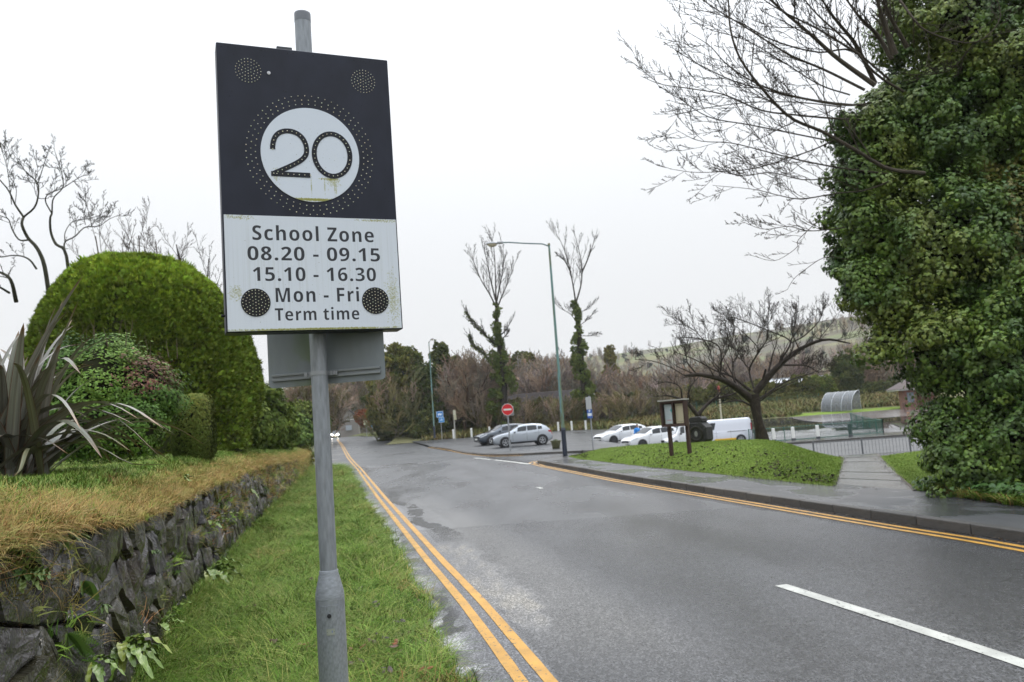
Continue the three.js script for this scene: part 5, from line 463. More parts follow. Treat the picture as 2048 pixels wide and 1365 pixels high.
{ const root = thing('parking_sign', 'pair of blue parking signs on a grey post by the evergreen trees', 'road sign', ON(884, 876, 82, 0.2), 0.1); mesh('post', cyl(0.035, 0.035, 2.9, 0, 1.45, 0, 10), steelG, root); const A = textPlane(0.66, 0.6, '#2f78b8', (x, w, h) => { x.strokeStyle = '#e8eef4'; x.lineWidth = 5; x.strokeRect(5, 5, w - 10, h - 10); x.fillStyle = '#e8eef4'; x.fillRect(w * 0.24, h * 0.32, w * 0.52, h * 0.3); x.fillRect(w * 0.28, h * 0.6, w * 0.1, h * 0.14); x.fillRect(w * 0.6, h * 0.6, w * 0.1, h * 0.14); x.fillStyle = '#2f78b8'; x.fillRect(w * 0.32, h * 0.37, w * 0.14, h * 0.12); x.fillRect(w * 0.54, h * 0.37, w * 0.14, h * 0.12); }); mesh('sign_plate', box(0.68, 0.6, 0.02, -0.08, 2.55, 0.05), boxM(0, 0, 0, A, steelG), root); const B = textPlane(0.55, 0.5, '#3f86c2', (x, w, h) => { x.strokeStyle = '#dfe8ee'; x.lineWidth = 4; x.strokeRect(4, 4, w - 8, h - 8); x.fillStyle = '#dfe8ee'; x.fillRect(w * 0.4, h * 0.3, w * 0.2, h * 0.12); x.fillRect(w * 0.25, h * 0.5, w * 0.5, h * 0.1); }); mesh('sign_plate', box(0.56, 0.5, 0.02, 0.06, 1.98, 0.05), boxM(0, 0, 0, B, steelG), root); }
{ const root = thing('parking_sign', 'grey post with an edge-on sign above a small blue parking sign near the mound', 'road sign', ON(1187, 905, 41.5, 0.1), -1.2); mesh('post', cyl(0.035, 0.035, 2.72, 0, 1.36, 0, 10), steelG, root); mesh('sign_plate', box(0.6, 0.62, 0.02, 0, 2.36, 0.05, 0.004), S(0.4, 0.41, 0.41, 0.5), root); const f = textPlane(0.3, 0.44, '#3b62b0', (x, w, h) => { x.fillStyle = '#e6ebf2'; x.fillRect(w * 0.1, h * 0.42, w * 0.8, h * 0.32); x.font = 'bold 60px sans-serif'; x.fillText('P', w * 0.32, h * 0.34); }, 96); const b = mesh('sign_plate', box(0.3, 0.44, 0.02, 0, 0, 0), boxM(0, 0, 0, f, steelG), root); b.position.set(0.06, 1.82, 0.06); b.rotation.y = 0.55; }
{ const root = thing('post_with_signs', 'pale post carrying two small edge-on signs among the white bollards', 'road sign', ON(911, 885, 82, 0.15), 1.15); mesh('post', box(0.1, 2.9, 0.1, 0, 1.45, 0, 0.01), S(0.34, 0.33, 0.28, 0.6), root); mesh('sign_plate', box(0.5, 0.5, 0.02, 0, 2.65, 0.08), S(0.5, 0.48, 0.36, 0.5), root); mesh('sign_plate', box(0.5, 0.5, 0.02, 0.05, 2.2, 0.1), S(0.42, 0.4, 0.26, 0.5), root); }
{ const root = thing('far_road_sign', 'pale square sign on a post on the verge far up the road', 'road sign', ON(733, 864, 135, 0), 0.1); mesh('post', cyl(0.04, 0.04, 2.6, 0, 1.3, 0, 8), steelG, root); mesh('sign_plate', box(0.6, 0.75, 0.02, -0.1, 2.5, 0.05), S(0.48, 0.46, 0.3, 0.5), root); const r2 = thing('far_road_sign', 'dull blue sign on a post in front of the hedge up the road', 'road sign', ON(745, 862, 132, 0), 0.3); mesh('post', cyl(0.04, 0.04, 2.3, 0, 1.15, 0, 8), steelG, r2); mesh('sign_plate', box(0.5, 0.6, 0.02, 0, 2.0, 0.05), S(0.08, 0.2, 0.28, 0.5), r2); }
{ const make = (px, py, d, label) => { const root = thing('white_bollard', label, 'bollard', ON(px, py, d, 0.12), 0, 'white bollards round the car park'); mesh('post', new RoundedBoxGeometry(0.2, 0.98, 0.2, 2, 0.04).translate(0, 0.49, 0), whiteP, root); return root; };
  for (const [x, y, l] of [[908, 885, 'leftmost white bollard, beside the post with two edge-on signs'], [944, 882, 'white bollard between the post with edge-on signs and the dark grey car'], [980, 878, 'white bollard half hidden just above the dark grey car'], [1118, 874, 'white bollard just left of the lamp post base'], [1145, 873, 'white bollard just right of the lamp post base'], [1173, 871, 'white bollard left of the small blue parking sign']]) make(x, y, 86, l); }
{ const root = thing('flower_tub', 'weathered round flower tub standing left of the tall street lamp', 'planter', ON(1113, 904, 46.5, 0.1)); mesh('tub', new THREE.LatheGeometry([[0, 0.02], [0.2, 0], [0.27, 0.4], [0.31, 0.42], [0.31, 0.47], [0.26, 0.47], [0.24, 0.38], [0, 0.38]].map(([a, b]) => new THREE.Vector2(a, b)), 24), S(0.13, 0.13, 0.06, 0.8, { map: rep(mottle, 2) }), root); const r = RNG(441), it = []; for (let k = 0; k < 120; k++) it.push([V(r.g() * 0.12, 0.42 + r() * 0.1, r.g() * 0.12), quatTo(V(r.g(), 1, r.g()).normalize(), r), 0.07, vary(r, [0.06, 0.09, 0.03])]); cloud('plants', ovalLeaf, LEAF_M, it, root); }
{ // notice board
  const p = AT(1358, 911, 24.6); p.y = moundY(p.x, p.z, 0.3, 0.5) - 0.06; const root = thing('notice_board', 'brown timber notice board on two posts on the grass mound', 'notice board', p, R(-48)); const wood = S(0.085, 0.034, 0.02, 0.65, { map: rep(barkTex, 3, 1) }), W = 0.66; for (const s of [-1, 1]) mesh('post', box(0.1, s > 0 ? 1.62 : 1.2, 0.1, s * W / 2, (s > 0 ? 1.62 : 1.2) / 2 - 0.1, -0.09, 0.01), wood, root);
  const c = mesh('case', merge([box(0.9, 0.06, 0.16, 0, 0.8, 0.05, 0.006), box(0.9, 0.06, 0.16, 0, 1.5, 0.05, 0.006), box(0.06, 0.66, 0.16, -0.42, 1.15, 0.05, 0.006), box(0.06, 0.66, 0.16, 0.42, 1.15, 0.05, 0.006), box(0.05, 0.66, 0.05, 0, 1.15, 0.1, 0.006), box(0.84, 0.66, 0.03, 0, 1.15, -0.02)]), wood, root); mesh('cap', box(0.98, 0.03, 0.26, 0, 1.555, 0.05, 0.006), S(0.42, 0.4, 0.36, 0.5), c);
  const n1 = textPlane(0.34, 0.58, '#c9d3d3', (x, w, h) => { x.fillStyle = '#4fb0ac'; x.beginPath(); x.moveTo(w, h * 0.1); x.lineTo(w * 0.6, h * 0.3); x.lineTo(w, h * 0.6); x.fill(); x.fillStyle = '#a8b4c4'; for (let k = 0; k < 9; k++) x.fillRect(w * 0.1, h * (0.1 + k * 0.085), w * (0.3 + 0.2 * (k % 3)), 3); x.fillStyle = '#c99'; x.fillRect(w * 0.2, h * 0.8, w * 0.5, h * 0.04); }), n2 = textPlane(0.34, 0.58, '#cfc4a4', (x, w, h) => { x.fillStyle = '#b0a68c'; x.fillRect(w * 0.08, h * 0.06, w * 0.84, h * 0.88); x.fillStyle = '#cdc3a6'; x.fillRect(w * 0.14, h * 0.1, w * 0.72, h * 0.8); }); for (const [s, m] of [[-1, n1], [1, n2]]) { mesh('notice', box(0.33, 0.58, 0.006, s * 0.205, 1.15, 0.012), boxM(0, 0, 0, m, wood), c); mesh('pane', box(0.36, 0.62, 0.004, s * 0.205, 1.15, 0.095), new THREE.MeshPhysicalMaterial({ transmission: 1, roughness: 0.04, thickness: 0, color: 0xffffff, side: THREE.DoubleSide }), c); } }
{ // black carved stone: chamfered block with a ringed round face and a smaller block on top
  const p = AT(1400, 890, 28.5); p.y = moundY(p.x, p.z, 0.5, 0.5) - 0.05; const root = thing('carved_stone', 'black carved stone with a round ringed face and a smaller block on top', 'sculpture', p, R(-44)), st = S(0.026, 0.024, 0.021, 0.5, { map: rep(rockTex, 2), bumpMap: rep(rockBump, 2), bumpScale: 0.01 }); const oct = (w, h, c, d, z) => { const s = new THREE.Shape(); s.moveTo(-w + c, -h); s.lineTo(w - c, -h); s.lineTo(w, -h + c); s.lineTo(w, h - c); s.lineTo(w - c, h); s.lineTo(-w + c, h); s.lineTo(-w, h - c); s.lineTo(-w, -h + c); s.closePath(); const g = new THREE.ExtrudeGeometry(s, { depth: d, bevelEnabled: true, bevelSize: 0.02, bevelThickness: 0.02, bevelSegments: 2 }); g.translate(0, 0, z); return g; };
  mesh('block', oct(0.38, 0.36, 0.16, 0.4, -0.25).translate(0, 0.39, 0), st, root); mesh('top_block', oct(0.24, 0.1, 0.06, 0.34, -0.2).translate(0, 0.85, 0), st, root); const f = mesh('ring', new THREE.TorusGeometry(0.23, 0.045, 10, 36).translate(0, 0.39, 0.17), F(0.035, 0.032, 0.024, 0.7, 0.3, { map: rep(mottle, 2) }), root); mesh('face', disc(0.2, 0.165).translate(0, 0.39, 0), S(0.045, 0.04, 0.03, 0.7), f); mesh('hub', disc(0.075, 0.18, 24).scale(0.85, 1.3, 1).translate(0, 0.39, 0), S(0.2, 0.195, 0.18, 0.7), f); mesh('base', box(0.62, 0.1, 0.4, 0, 0.03, -0.05, 0.02), st, root); }
// fences of the school
function railing(name, label, pts, hgt, m, gap = 0.12, posts = 2.4, thin = 0.011) { const root = thing(name, label, 'fence'), cv = new THREE.CatmullRomCurve3(pts.map(([x, z]) => V(x, 0, z)), false, 'centripetal'), L = cv.getLength(), bars = new Geo(), n = Math.round(L / gap), up = (p, y) => V(p.x, H(p.x, p.z) + y + 0.02, p.z); for (const y of [0.12, hgt - 0.06]) { const q = []; for (let k = 0; k <= 40; k++) q.push(up(cv.getPointAt(k / 40), y)); const g = new Geo(); g.tube(q, thin * 2.2, 6); mesh('rail', g.build(), m, root); } for (let k = 0; k <= n; k++) { const p = cv.getPointAt(k / n); bars.tube([up(p, 0.1), up(p, hgt - 0.05)], thin, 5); } const b = mesh('bars', bars.build(), m, root); b.userData.kind = 'stuff'; const np = Math.round(L / posts); for (let k = 0; k <= np; k++) { const p = cv.getPointAt(k / np), g = box(0.06, hgt + 0.05, 0.06, 0, 0, 0, 0.008); g.translate(p.x, H(p.x, p.z) + hgt / 2, p.z); mesh('post', g, m, root); } return root; }
const XZ = (px, py, d) => { const p = AT(px, py, d); return [p.x, p.z]; };
railing('green_fence', 'long green railing fence along the near side of the playground', [XZ(1500, 888, 62), XZ(1548, 885, 62), XZ(1615, 880, 62), XZ(1690, 874, 62.5), XZ(1768, 868, 63)], 1.12, greenP); railing('green_fence', 'short green fence returning from the right end of the long fence', [XZ(1768, 868, 63), XZ(1740, 865, 68), XZ(1705, 858, 75)], 1.12, greenP, 0.2);
railing('grey_railing', 'dark grey railings across the end of the concrete footpath', [[13.2, -37.3], [15.3, -37.0], [18, -36.9], [21.5, -37.2]], 1.15, S(0.1, 0.105, 0.11, 0.5), 0.15, 2.1, 0.0075);
for (const [x, y, d, m, l] of [[1549, 884, 61.2, 0, 'white square post with a dark foot at the left end of the green fence'], [1588, 881, 61, 0, 'white bollard with a dark foot behind the left part of the green fence'], [1637, 877, 61, 0, 'white bollard with a dark foot behind the middle of the green fence'], [1702, 873, 60.5, 1, 'dark green bollard behind the right part of the green fence'], [1513, 886, 61, 1, 'dark green bollard beside the cherry tree trunk']]) { const root = thing('school_bollard', l, 'bollard', ON(x, y, d)); mesh('post', box(0.2, 1.1, 0.2, 0, 0.55, 0, 0.03), m ? S(0.015, 0.045, 0.035, 0.5) : whiteP, root); mesh('foot', box(0.24, 0.28, 0.24, 0, 0.14, 0, 0.02), darkI, root); }
{ const g = new Geo(), pts = []; for (let k = 0; k <= 40; k++) { const t = k / 40, x = lerp(9, 46, t), z = -58.6 + 1.2 * t; pts.push([x, z]); } const rt = thing('school_kerb', 'low kerb between the lower school road and the fenced playground', 'kerb'); rt.userData.kind = 'structure'; for (let k = 0; k < 40; k++) { const [x0, z0] = pts[k], [x1, z1] = pts[k + 1], b = box(Math.hypot(x1 - x0, z1 - z0) - 0.01, 0.2, 0.15, 0, 0, 0, 0.02); b.rotateY(Math.atan2(-(z1 - z0), x1 - x0)); b.translate((x0 + x1) / 2, H((x0 + x1) / 2, z0) + 0.06, (z0 + z1) / 2); mesh('kerb_stone', b, kerbMat, rt); }
  struct('school_pavement', ribbon(rows(-58.7, -62.6, 0.6), () => 8, () => 60, 20, (x, z) => H(x, z) + 0.12), S(0.16, 0.155, 0.15, 0.4, { map: rep(mottle, 0.3), roughnessMap: rep(asphaltRough, 0.2) }), 'pale pavement strip in front of the green school fence', 'pavement'); }
{ // cycle shelter with a quarter-barrel roof
  const p = ON(1652, 818, 90, 0.05), root = thing('cycle_shelter', 'cycle shelter with a curved clear roof beyond the playground', 'shelter', p, R(-52)), fr = S(0.4, 0.42, 0.44, 0.35, { metalness: 0.5 }), gl = new THREE.MeshPhysicalMaterial({ color: new THREE.Color().setRGB(0.32, 0.34, 0.37), roughness: 0.15, transmission: 0.75, thickness: 0, side: THREE.DoubleSide }); const W = 3.5, arc = (u) => [Math.cos(u * PI / 2) * -1.9 + 1.9, Math.sin(u * PI / 2) * 2.1];
  for (let k = 0; k < 3; k++) { const g = new Geo(); g.grid(1, 12, (u, v) => { const [d, y] = arc(v); return [k * W / 3 + 0.03 + u * (W / 3 - 0.06), y, -d + 0.9]; }); mesh('roof_panel', g.build(true), gl, root); } for (let k = 0; k <= 3; k++) { const g = new Geo(), q = []; for (let j = 0; j <= 12; j++) { const [d, y] = arc(j / 12); q.push(V(k * W / 3, y, -d + 0.9)); } g.tube(q, 0.03, 6); mesh('hoop', g.build(), fr, root); const pp = cyl(0.03, 0.03, 2.1, k * W / 3, 1.05, -1.0, 8); mesh('post', pp, fr, root); }
  for (const x of [0, W]) { const s = new THREE.Shape(); s.moveTo(0.9, 0.1); for (let j = 0; j <= 12; j++) { const [d, y] = arc(j / 12); s.lineTo(0.9 - d, Math.max(0.1, y)); } s.lineTo(-1, 0.1); const g = new THREE.ShapeGeometry(s); g.rotateY(-PI / 2); g.translate(x, 0, 0); mesh('end_panel', g, gl, root); }
  const st = new Geo(); for (let k = 0; k < 6; k++) { const r2 = thing('cycle_stand', ['leftmost steel hoop stand under the cycle shelter', 'second steel hoop stand from the left under the cycle shelter', 'third steel hoop stand from the left under the cycle shelter', 'third steel hoop stand from the right under the cycle shelter', 'second steel hoop stand from the right under the cycle shelter', 'rightmost steel hoop stand under the cycle shelter'][k], 'cycle stand', p.clone().add(V(0.1 + k * 0.34, 0, 0.2 + 0.42 * k)), R(-52), 'cycle stands under the shelter'); const g = new Geo(); g.tube([V(0, 0, 0.3), V(0, 0.7, 0.3), V(0, 0.82, 0.2), V(0, 0.82, -0.2), V(0, 0.7, -0.3), V(0, 0, -0.3)], 0.03, 8); mesh('hoop', g.build(), S(0.5, 0.51, 0.52, 0.35, { metalness: 0.4 }), r2); } }
{ // brick shelter with hipped roof
  const p = ON(1818, 822, 85), root = thing('brick_shelter', 'small red brick shelter with a grey hipped roof and white fascia', 'building', p, R(-8)), bt = dataTex(256, 256, (u, v) => { const row = Math.floor(v * 16), x = (u * 6 + (row % 2) * 0.5) % 1, y = (v * 16) % 1, m = x < 0.06 || y < 0.14; const k = 0.8 + 0.4 * h2(Math.floor(u * 6 + (row % 2) * 0.5), row, 5); return m ? s3(0.2, 0.17, 0.14) : s3(0.2 * k, 0.075 * k, 0.05 * k); }, { srgb: true }), br = S(1, 1, 1, 0.8, { map: rep(bt, 1.2, 1) }); mesh('wall', box(1.5, 2.35, 0.25, 0.35, 1.17, 0), br, root); mesh('wall', box(0.25, 2.35, 1.6, -0.28, 1.17, -0.95), br, root); mesh('wall', box(4, 2.35, 0.25, 2.2, 1.17, -3), br, root); const w = mesh('window', box(0.75, 1.3, 0.04, 0.35, 1.45, 0.13), S(0.16, 0.19, 0.22, 0.2), root); mesh('frame', merge([box(0.04, 1.3, 0.05, 0.35, 1.45, 0.14), box(0.79, 0.05, 0.05, 0.35, 2.1, 0.14), box(0.79, 0.05, 0.05, 0.35, 0.8, 0.14)]), S(0.25, 0.12, 0.08, 0.6), w); mesh('fascia', box(5.4, 0.16, 4.6, 1.6, 2.43, -1.5), whiteP, root);
  const g = new Geo(), x0 = -1.25, x1 = 4.5, z0 = 1.0, z1 = -4, y0 = 2.52, y1 = 3.85, q = [[x0, y0, z0], [x1, y0, z0], [x1, y0, z1], [x0, y0, z1], [0.8, y1, -1.5], [2.6, y1, -1.5]].map((a) => V(...a)), tri = (a, b, c) => { const n = b.clone().sub(a).cross(c.clone().sub(a)).normalize(); const i = [a, b, c].map((v) => g.v(v.x, v.y, v.z, n.x, n.y, n.z, v.x, v.y + v.z)); g.t(...i); }; tri(q[0], q[1], q[5]); tri(q[0], q[5], q[4]); tri(q[1], q[2], q[5]); tri(q[2], q[3], q[4]); tri(q[2], q[4], q[5]); tri(q[3], q[0], q[4]); mesh('roof', g.build(), S(0.1, 0.075, 0.07, 0.75, { map: rep(mottle, 0.8) }), root); mesh('orange_notice', box(0.3, 0.4, 0.02, -0.1, 0.65, 0.15), S(0.6, 0.22, 0.02, 0.5), root);
  root.scale.setScalar(0.86); const bn = thing('timber_bench', 'brown timber bench in front of the brick shelter', 'bench', ON(1826, 824, 82), R(-12)), wd = S(0.11, 0.06, 0.045, 0.7); for (let k = 0; k < 3; k++) mesh('slat', box(1.6, 0.04, 0.12, 0, 0.45, -0.15 + k * 0.14, 0.01), wd, bn); for (let k = 0; k < 3; k++) mesh('slat', box(1.6, 0.12, 0.03, 0, 0.62 + k * 0.16, -0.27, 0.01), wd, bn); for (const s of [-1, 1]) { mesh('leg', box(0.08, 0.45, 0.4, s * 0.72, 0.22, 0, 0.01), wd, bn); mesh('leg', box(0.07, 0.6, 0.06, s * 0.72, 0.7, -0.3, 0.01), wd, bn); } }
{ const root = thing('banded_pole', 'slender cream pole with a red top behind the white van', 'pole', ON(1444, 846, 70)); mesh('pole', cyl(0.08, 0.06, 4.1, 0, 2.05, 0, 10), S(0.5, 0.46, 0.34, 0.5), root); mesh('top', merge([cyl(0.1, 0.1, 0.4, 0, 4.3, 0, 12), cyl(0.11, 0.04, 0.1, 0, 4.55, 0, 12)]), S(0.4, 0.06, 0.04, 0.5), root); }
// ---------------------------------------------------------------- vehicles
const glassM = S(0.018, 0.022, 0.026, 0.06), tyreM = S(0.012, 0.012, 0.013, 0.8), rimM = S(0.42, 0.43, 0.45, 0.3, { metalness: 0.6 }), blackM = S(0.014, 0.014, 0.016, 0.5), lampM = S(0.5, 0.52, 0.54, 0.12), redM = S(0.35, 0.012, 0.014, 0.2), plateM = S(0.62, 0.62, 0.58, 0.4);
const paint = (r, g, b, met = 0) => new THREE.MeshPhysicalMaterial({ color: new THREE.Color().setRGB(r, g, b), roughness: 0.35, metalness: met, clearcoat: 1, clearcoatRoughness: 0.05, side: THREE.DoubleSide });
const interp = (a) => (x) => { let k = 0; while (k < a.length - 2 && x > a[k + 1][0]) k++; const t = clamp((x - a[k][0]) / (a[k + 1][0] - a[k][0])); return lerp(a[k][1], a[k + 1][1], t); };
function car(name, label, category, pos, turn, o) { // front at x = 0, rear at x = L before centring; +z is the near side
  const root = thing(name, label, category, pos, turn, o.group), { L, W } = o, top = interp(o.top), belt = interp(o.belt), low = interp(o.low ?? [[0, 0.3], [0.25, 0.2], [L - 0.3, 0.22], [L, 0.38]]), roofW = o.roofW ?? 0.78;
  const half = (x) => { const e = Math.abs(2 * x / L - 1), w = W / 2 * (1 - (o.round ?? 0.2) * Math.pow(ss(0.62, 1, e), 1.6) - 0.05 * e * e), yT = top(x), yB = Math.min(belt(x), yT - 0.02), y0 = low(x), gh = yT - yB, f = ss(0.02, 0.45, gh); return [[w * 0.9, y0], [w * 0.985, y0 + 0.14], [w, lerp(y0, yB, 0.55)], [w * 0.985, lerp(y0, yB, 0.85)], [w * 0.955, yB], [lerp(w * 0.9, w * roofW, f), yT - lerp(0.012, 0.07, f)], [lerp(w * 0.62, w * roofW * 0.8, f), yT - 0.008], [0, yT + 0.015]]; };
  const P = (x, u, off = 0) => { const at = (xx, uu) => { const h = half(clamp(xx, 0, L)), s = Math.sign(uu) || 1, a = Math.min(Math.abs(uu), 7), k = Math.min(6, Math.floor(a)), t = a - k; return V(xx, lerp(h[k][1], h[k + 1][1], t), s * lerp(h[k][0], h[k + 1][0], t)); }; const p = at(x, u); if (off) { const du = at(x, u + 0.06 * Math.sign(u)).sub(at(x, u - 0.06 * Math.sign(u))), dx = at(x + 0.04, u).sub(at(x - 0.04, u)), n = dx.cross(du).normalize(); if (n.z * Math.sign(u) < 0 && Math.abs(n.z) > 0.15 || (Math.abs(n.z) <= 0.15 && n.y < 0)) n.negate(); p.addScaledVector(n, off); } p.x -= L / 2; return p; };
  const g = new Geo(), nx = 40, us = []; for (let k = 0; k <= 7; k += 0.5) us.push(k); const all = [...us.map((u) => [u, 1]), ...us.slice(0, -1).reverse().map((u) => [u, -1])]; for (let i = 0; i <= nx; i++) { const x = L * (0.5 - 0.5 * Math.cos(PI * i / nx)) * 0.4 + L * i / nx * 0.6; for (const [u, s] of all) { const p = P(x, u === 0 ? 1e-4 * s : u * s); g.v(p.x, p.y, p.z); } } const m = all.length; for (let i = 0; i < nx; i++) for (let j = 0; j < m - 1; j++) { const a = i * m + j; g.q(a, a + 1, a + m + 1, a + m); } for (const i of [0, nx]) { const h = half(i ? L : 0), c = g.v(i ? L / 2 : -L / 2, (h[0][1] + h[4][1]) / 2, 0); for (let j = 0; j < m - 1; j++) g.t(c, i * m + j, i * m + j + 1); } for (let i = 0; i < nx; i++) { const a = i * m, b = a + m - 1; g.q(a, a + m, b + m, b); }
  const body = mesh('body', g.build(true), o.paint, root);
  const patch = (nm, x0, x1, u0, u1, mat, off = 0.008, parent = root, skew = 0, n = 8) => { const q = new Geo(); q.grid(n, n, (a, b) => { const u = lerp(u0, u1, b), p = P(lerp(x0, x1, a) + skew * b, Math.abs(u) < 0.01 ? 0.01 : u, off); return [p.x, p.y, p.z]; }); return mesh(nm, q.build(true), mat, parent); };
  for (const s of [1, -1]) { for (const [a, b, c, sk] of o.windows) patch('window', a, b, s * 4.12, s * (c ?? 4.9), glassM, 0.008, root, sk ?? 0); for (const x of o.seams ?? []) patch('door_seam', x, x + 0.012, s * 0.9, s * 4, blackM, 0.003, body); for (const x of o.handles ?? []) mesh('handle', box(0.2, 0.03, 0.04, x - L / 2, belt(x) - 0.12, s * (W / 2 - 0.005), 0.012), o.paint, body);
    patch('headlight', 0.05, o.lampX ?? 0.5, s * 3.0, s * 3.95, lampM, 0.006, root, 0.1); patch('tail_light', L - (o.tailX ?? 0.28), L - 0.02, s * 2.9, s * (o.tailU ?? 4.0), redM, 0.006, root); patch('sill', 0.9, L - 0.8, s * 0.05, s * 0.7, blackM, 0.006, body);
    const mi = new THREE.SphereGeometry(1, 10, 8).scale(0.09, 0.075, 0.1).translate(o.mirrorX - L / 2, belt(o.mirrorX) + 0.07, s * (W / 2 + 0.06)); mesh('mirror', mi, o.mirrorM ?? o.paint, root);
    for (const x of o.axles) { const wz = s * (W / 2 - 0.1), R0 = o.wheelR ?? 0.315; mesh('wheel_arch', cyl(R0 + 0.055, R0 + 0.055, 0.24, 0, 0, 0, 28).rotateX(PI / 2).translate(x - L / 2, R0 + 0.02, s * (W / 2 - 0.118)), blackM, body); const w = mesh('wheel', new THREE.LatheGeometry([[R0 * 0.66, -0.1], [R0 * 0.95, -0.1], [R0, -0.06], [R0, 0.06], [R0 * 0.95, 0.1], [R0 * 0.66, 0.1]].map(([a, b]) => new THREE.Vector2(a, b)), 28).rotateX(PI / 2).translate(x - L / 2, R0, wz + s * 0.02), tyreM, root); const sp = [new THREE.TorusGeometry(R0 * 0.64, 0.02, 6, 28), cyl(0.05, 0.05, 0.03, 0, 0, 0, 10).rotateX(PI / 2)]; for (let k = 0; k < (o.spokes ?? 5); k++) sp.push(box(0.055, R0 * 0.62, 0.02, 0, R0 * 0.32, 0).rotateZ(k / (o.spokes ?? 5) * 2 * PI)); const rim = merge(sp); rim.translate(x - L / 2, R0, wz + s * 0.105); mesh('rim', rim, o.rim ?? rimM, w); } }
  for (const [a, b] of o.screens) { const q = new Geo(); q.grid(8, 14, (aa, bb) => { const sgn = bb < 0.5 ? 1 : -1, u = lerp(5.25, 7, 1 - Math.abs(bb * 2 - 1)), p = P(lerp(a, b, aa), sgn * u, 0); p.y += 0.012; p.x += a < L / 2 ? -0.008 : 0.008; return [p.x, p.y, p.z]; }); mesh('windscreen', q.build(true), glassM, root); }
  if (o.rearGlass) { const [y0, y1, w] = o.rearGlass; mesh('rear_window', box(0.02, y1 - y0, w, L / 2 + 0.004, (y0 + y1) / 2, 0), glassM, root); }
  const fy = o.front ?? [0.52, 0.66]; mesh('grille', box(0.05, fy[1] - fy[0], W * 0.5, -L / 2 - 0.005, (fy[0] + fy[1]) / 2, 0, 0.01), blackM, root); mesh('lower_intake', box(0.05, 0.12, W * 0.62, -L / 2 - 0.003, 0.36, 0, 0.01), blackM, root); mesh('number_plate', box(0.02, 0.11, 0.5, -L / 2 - 0.034, 0.47, 0, 0.004), plateM, root); mesh('number_plate', box(0.02, 0.11, 0.5, L / 2 + 0.012, 0.6, 0, 0.004), S(0.6, 0.45, 0.05, 0.4), root);
  return root; }
const hatch = (L, Ht, W, extra = {}) => { const k = L / 4, hk = Ht / 1.46; return { L, W, top: [[0, 0.62], [0.06, 0.72], [0.35, 0.84], [0.95, 0.95], [1.1, 1.0], [1.75, 1.37], [2.05, 1.435], [2.7, 1.45], [3.3, 1.38], [3.62, 1.24], [3.9, 0.95], [3.97, 0.72], [4, 0.62]].map(([x, y]) => [x * k, y * hk]), belt: [[0, 0.6], [0.5, 0.82], [1.1, 0.9], [2.5, 0.95], [3.4, 1.02], [3.9, 0.92], [4, 0.6]].map(([x, y]) => [x * k, y * hk]), windows: [[1.62 * k, 2.22 * k, 4.86, 0.06], [2.3 * k, 2.95 * k, 4.86], [3.02 * k, 3.3 * k, 4.75]], screens: [[1.14 * k, 1.74 * k], [3.36 * k, 3.84 * k]], seams: [1.3 * k, 2.25 * k, 3.05 * k], handles: [2.08 * k, 2.9 * k], axles: [0.8 * k, 3.27 * k], mirrorX: 1.45 * k, ...extra }; };
const ONP = (px, py, d) => { const p = AT(px, py, d); p.y = parkY(p.x, p.z); return p; };
car('silver_hatchback', 'silver hatchback parked side on behind the no entry sign', 'car', ONP(1045, 896, 55), R(7), hatch(3.97, 1.46, 1.69, { paint: paint(0.42, 0.45, 0.49, 0.3) }));
car('dark_hatchback', 'dark grey hatchback parked behind the silver car', 'car', ONP(1008, 886, 62), R(22), hatch(4.3, 1.47, 1.8, { paint: paint(0.06, 0.075, 0.095, 0.3) }));
car('white_hatchback', 'white hatchback with black grille leftmost of the white vehicles', 'car', ON(1244, 884, 63, 0.03), R(27), hatch(4.35, 1.47, 1.8, { paint: paint(0.68, 0.69, 0.7), rim: S(0.05, 0.05, 0.055, 0.3) }));
car('white_hatchback', 'white family hatchback with dark wheels next to the notice board', 'car', ON(1304, 888, 59, 0.03), R(24), hatch(4.38, 1.56, 1.79, { paint: paint(0.68, 0.69, 0.7), rim: S(0.03, 0.03, 0.034, 0.3), wheelR: 0.33 }));
{ const t = car('small_white_van', 'small white van with black bumper and orange roof beacon behind the notice board', 'van', ON(1350, 888, 60, 0.03), R(48), { L: 4.2, W: 1.82, round: 0.14, roofW: 0.86, top: [[0, 0.7], [0.06, 0.84], [0.8, 1.05], [1.05, 1.12], [1.6, 1.68], [1.85, 1.78], [3.9, 1.8], [4.12, 1.7], [4.2, 1.0]], belt: [[0, 0.68], [0.8, 1.0], [1.2, 1.05], [4, 1.1], [4.2, 0.9]], windows: [[1.55, 2.15, 4.85, 0.1]], screens: [[1.1, 1.62]], seams: [1.35, 2.25, 3.2], handles: [2.1], axles: [0.85, 3.5], mirrorX: 1.45, mirrorM: blackM, paint: paint(0.66, 0.67, 0.68), front: [0.62, 0.78] }); mesh('front_bumper', box(0.14, 0.32, 1.74, -2.06, 0.42, 0, 0.06), blackM, t); const bc = mesh('beacon_bar', box(0.16, 0.04, 0.9, -0.1, 1.83, 0, 0.01), blackM, t); mesh('beacon', merge([-0.22, 0, 0.22].map((z) => cyl(0.1, 0.085, 0.15, -0.1, 1.925, z, 14))), S(0.72, 0.16, 0.02, 0.3), bc); }
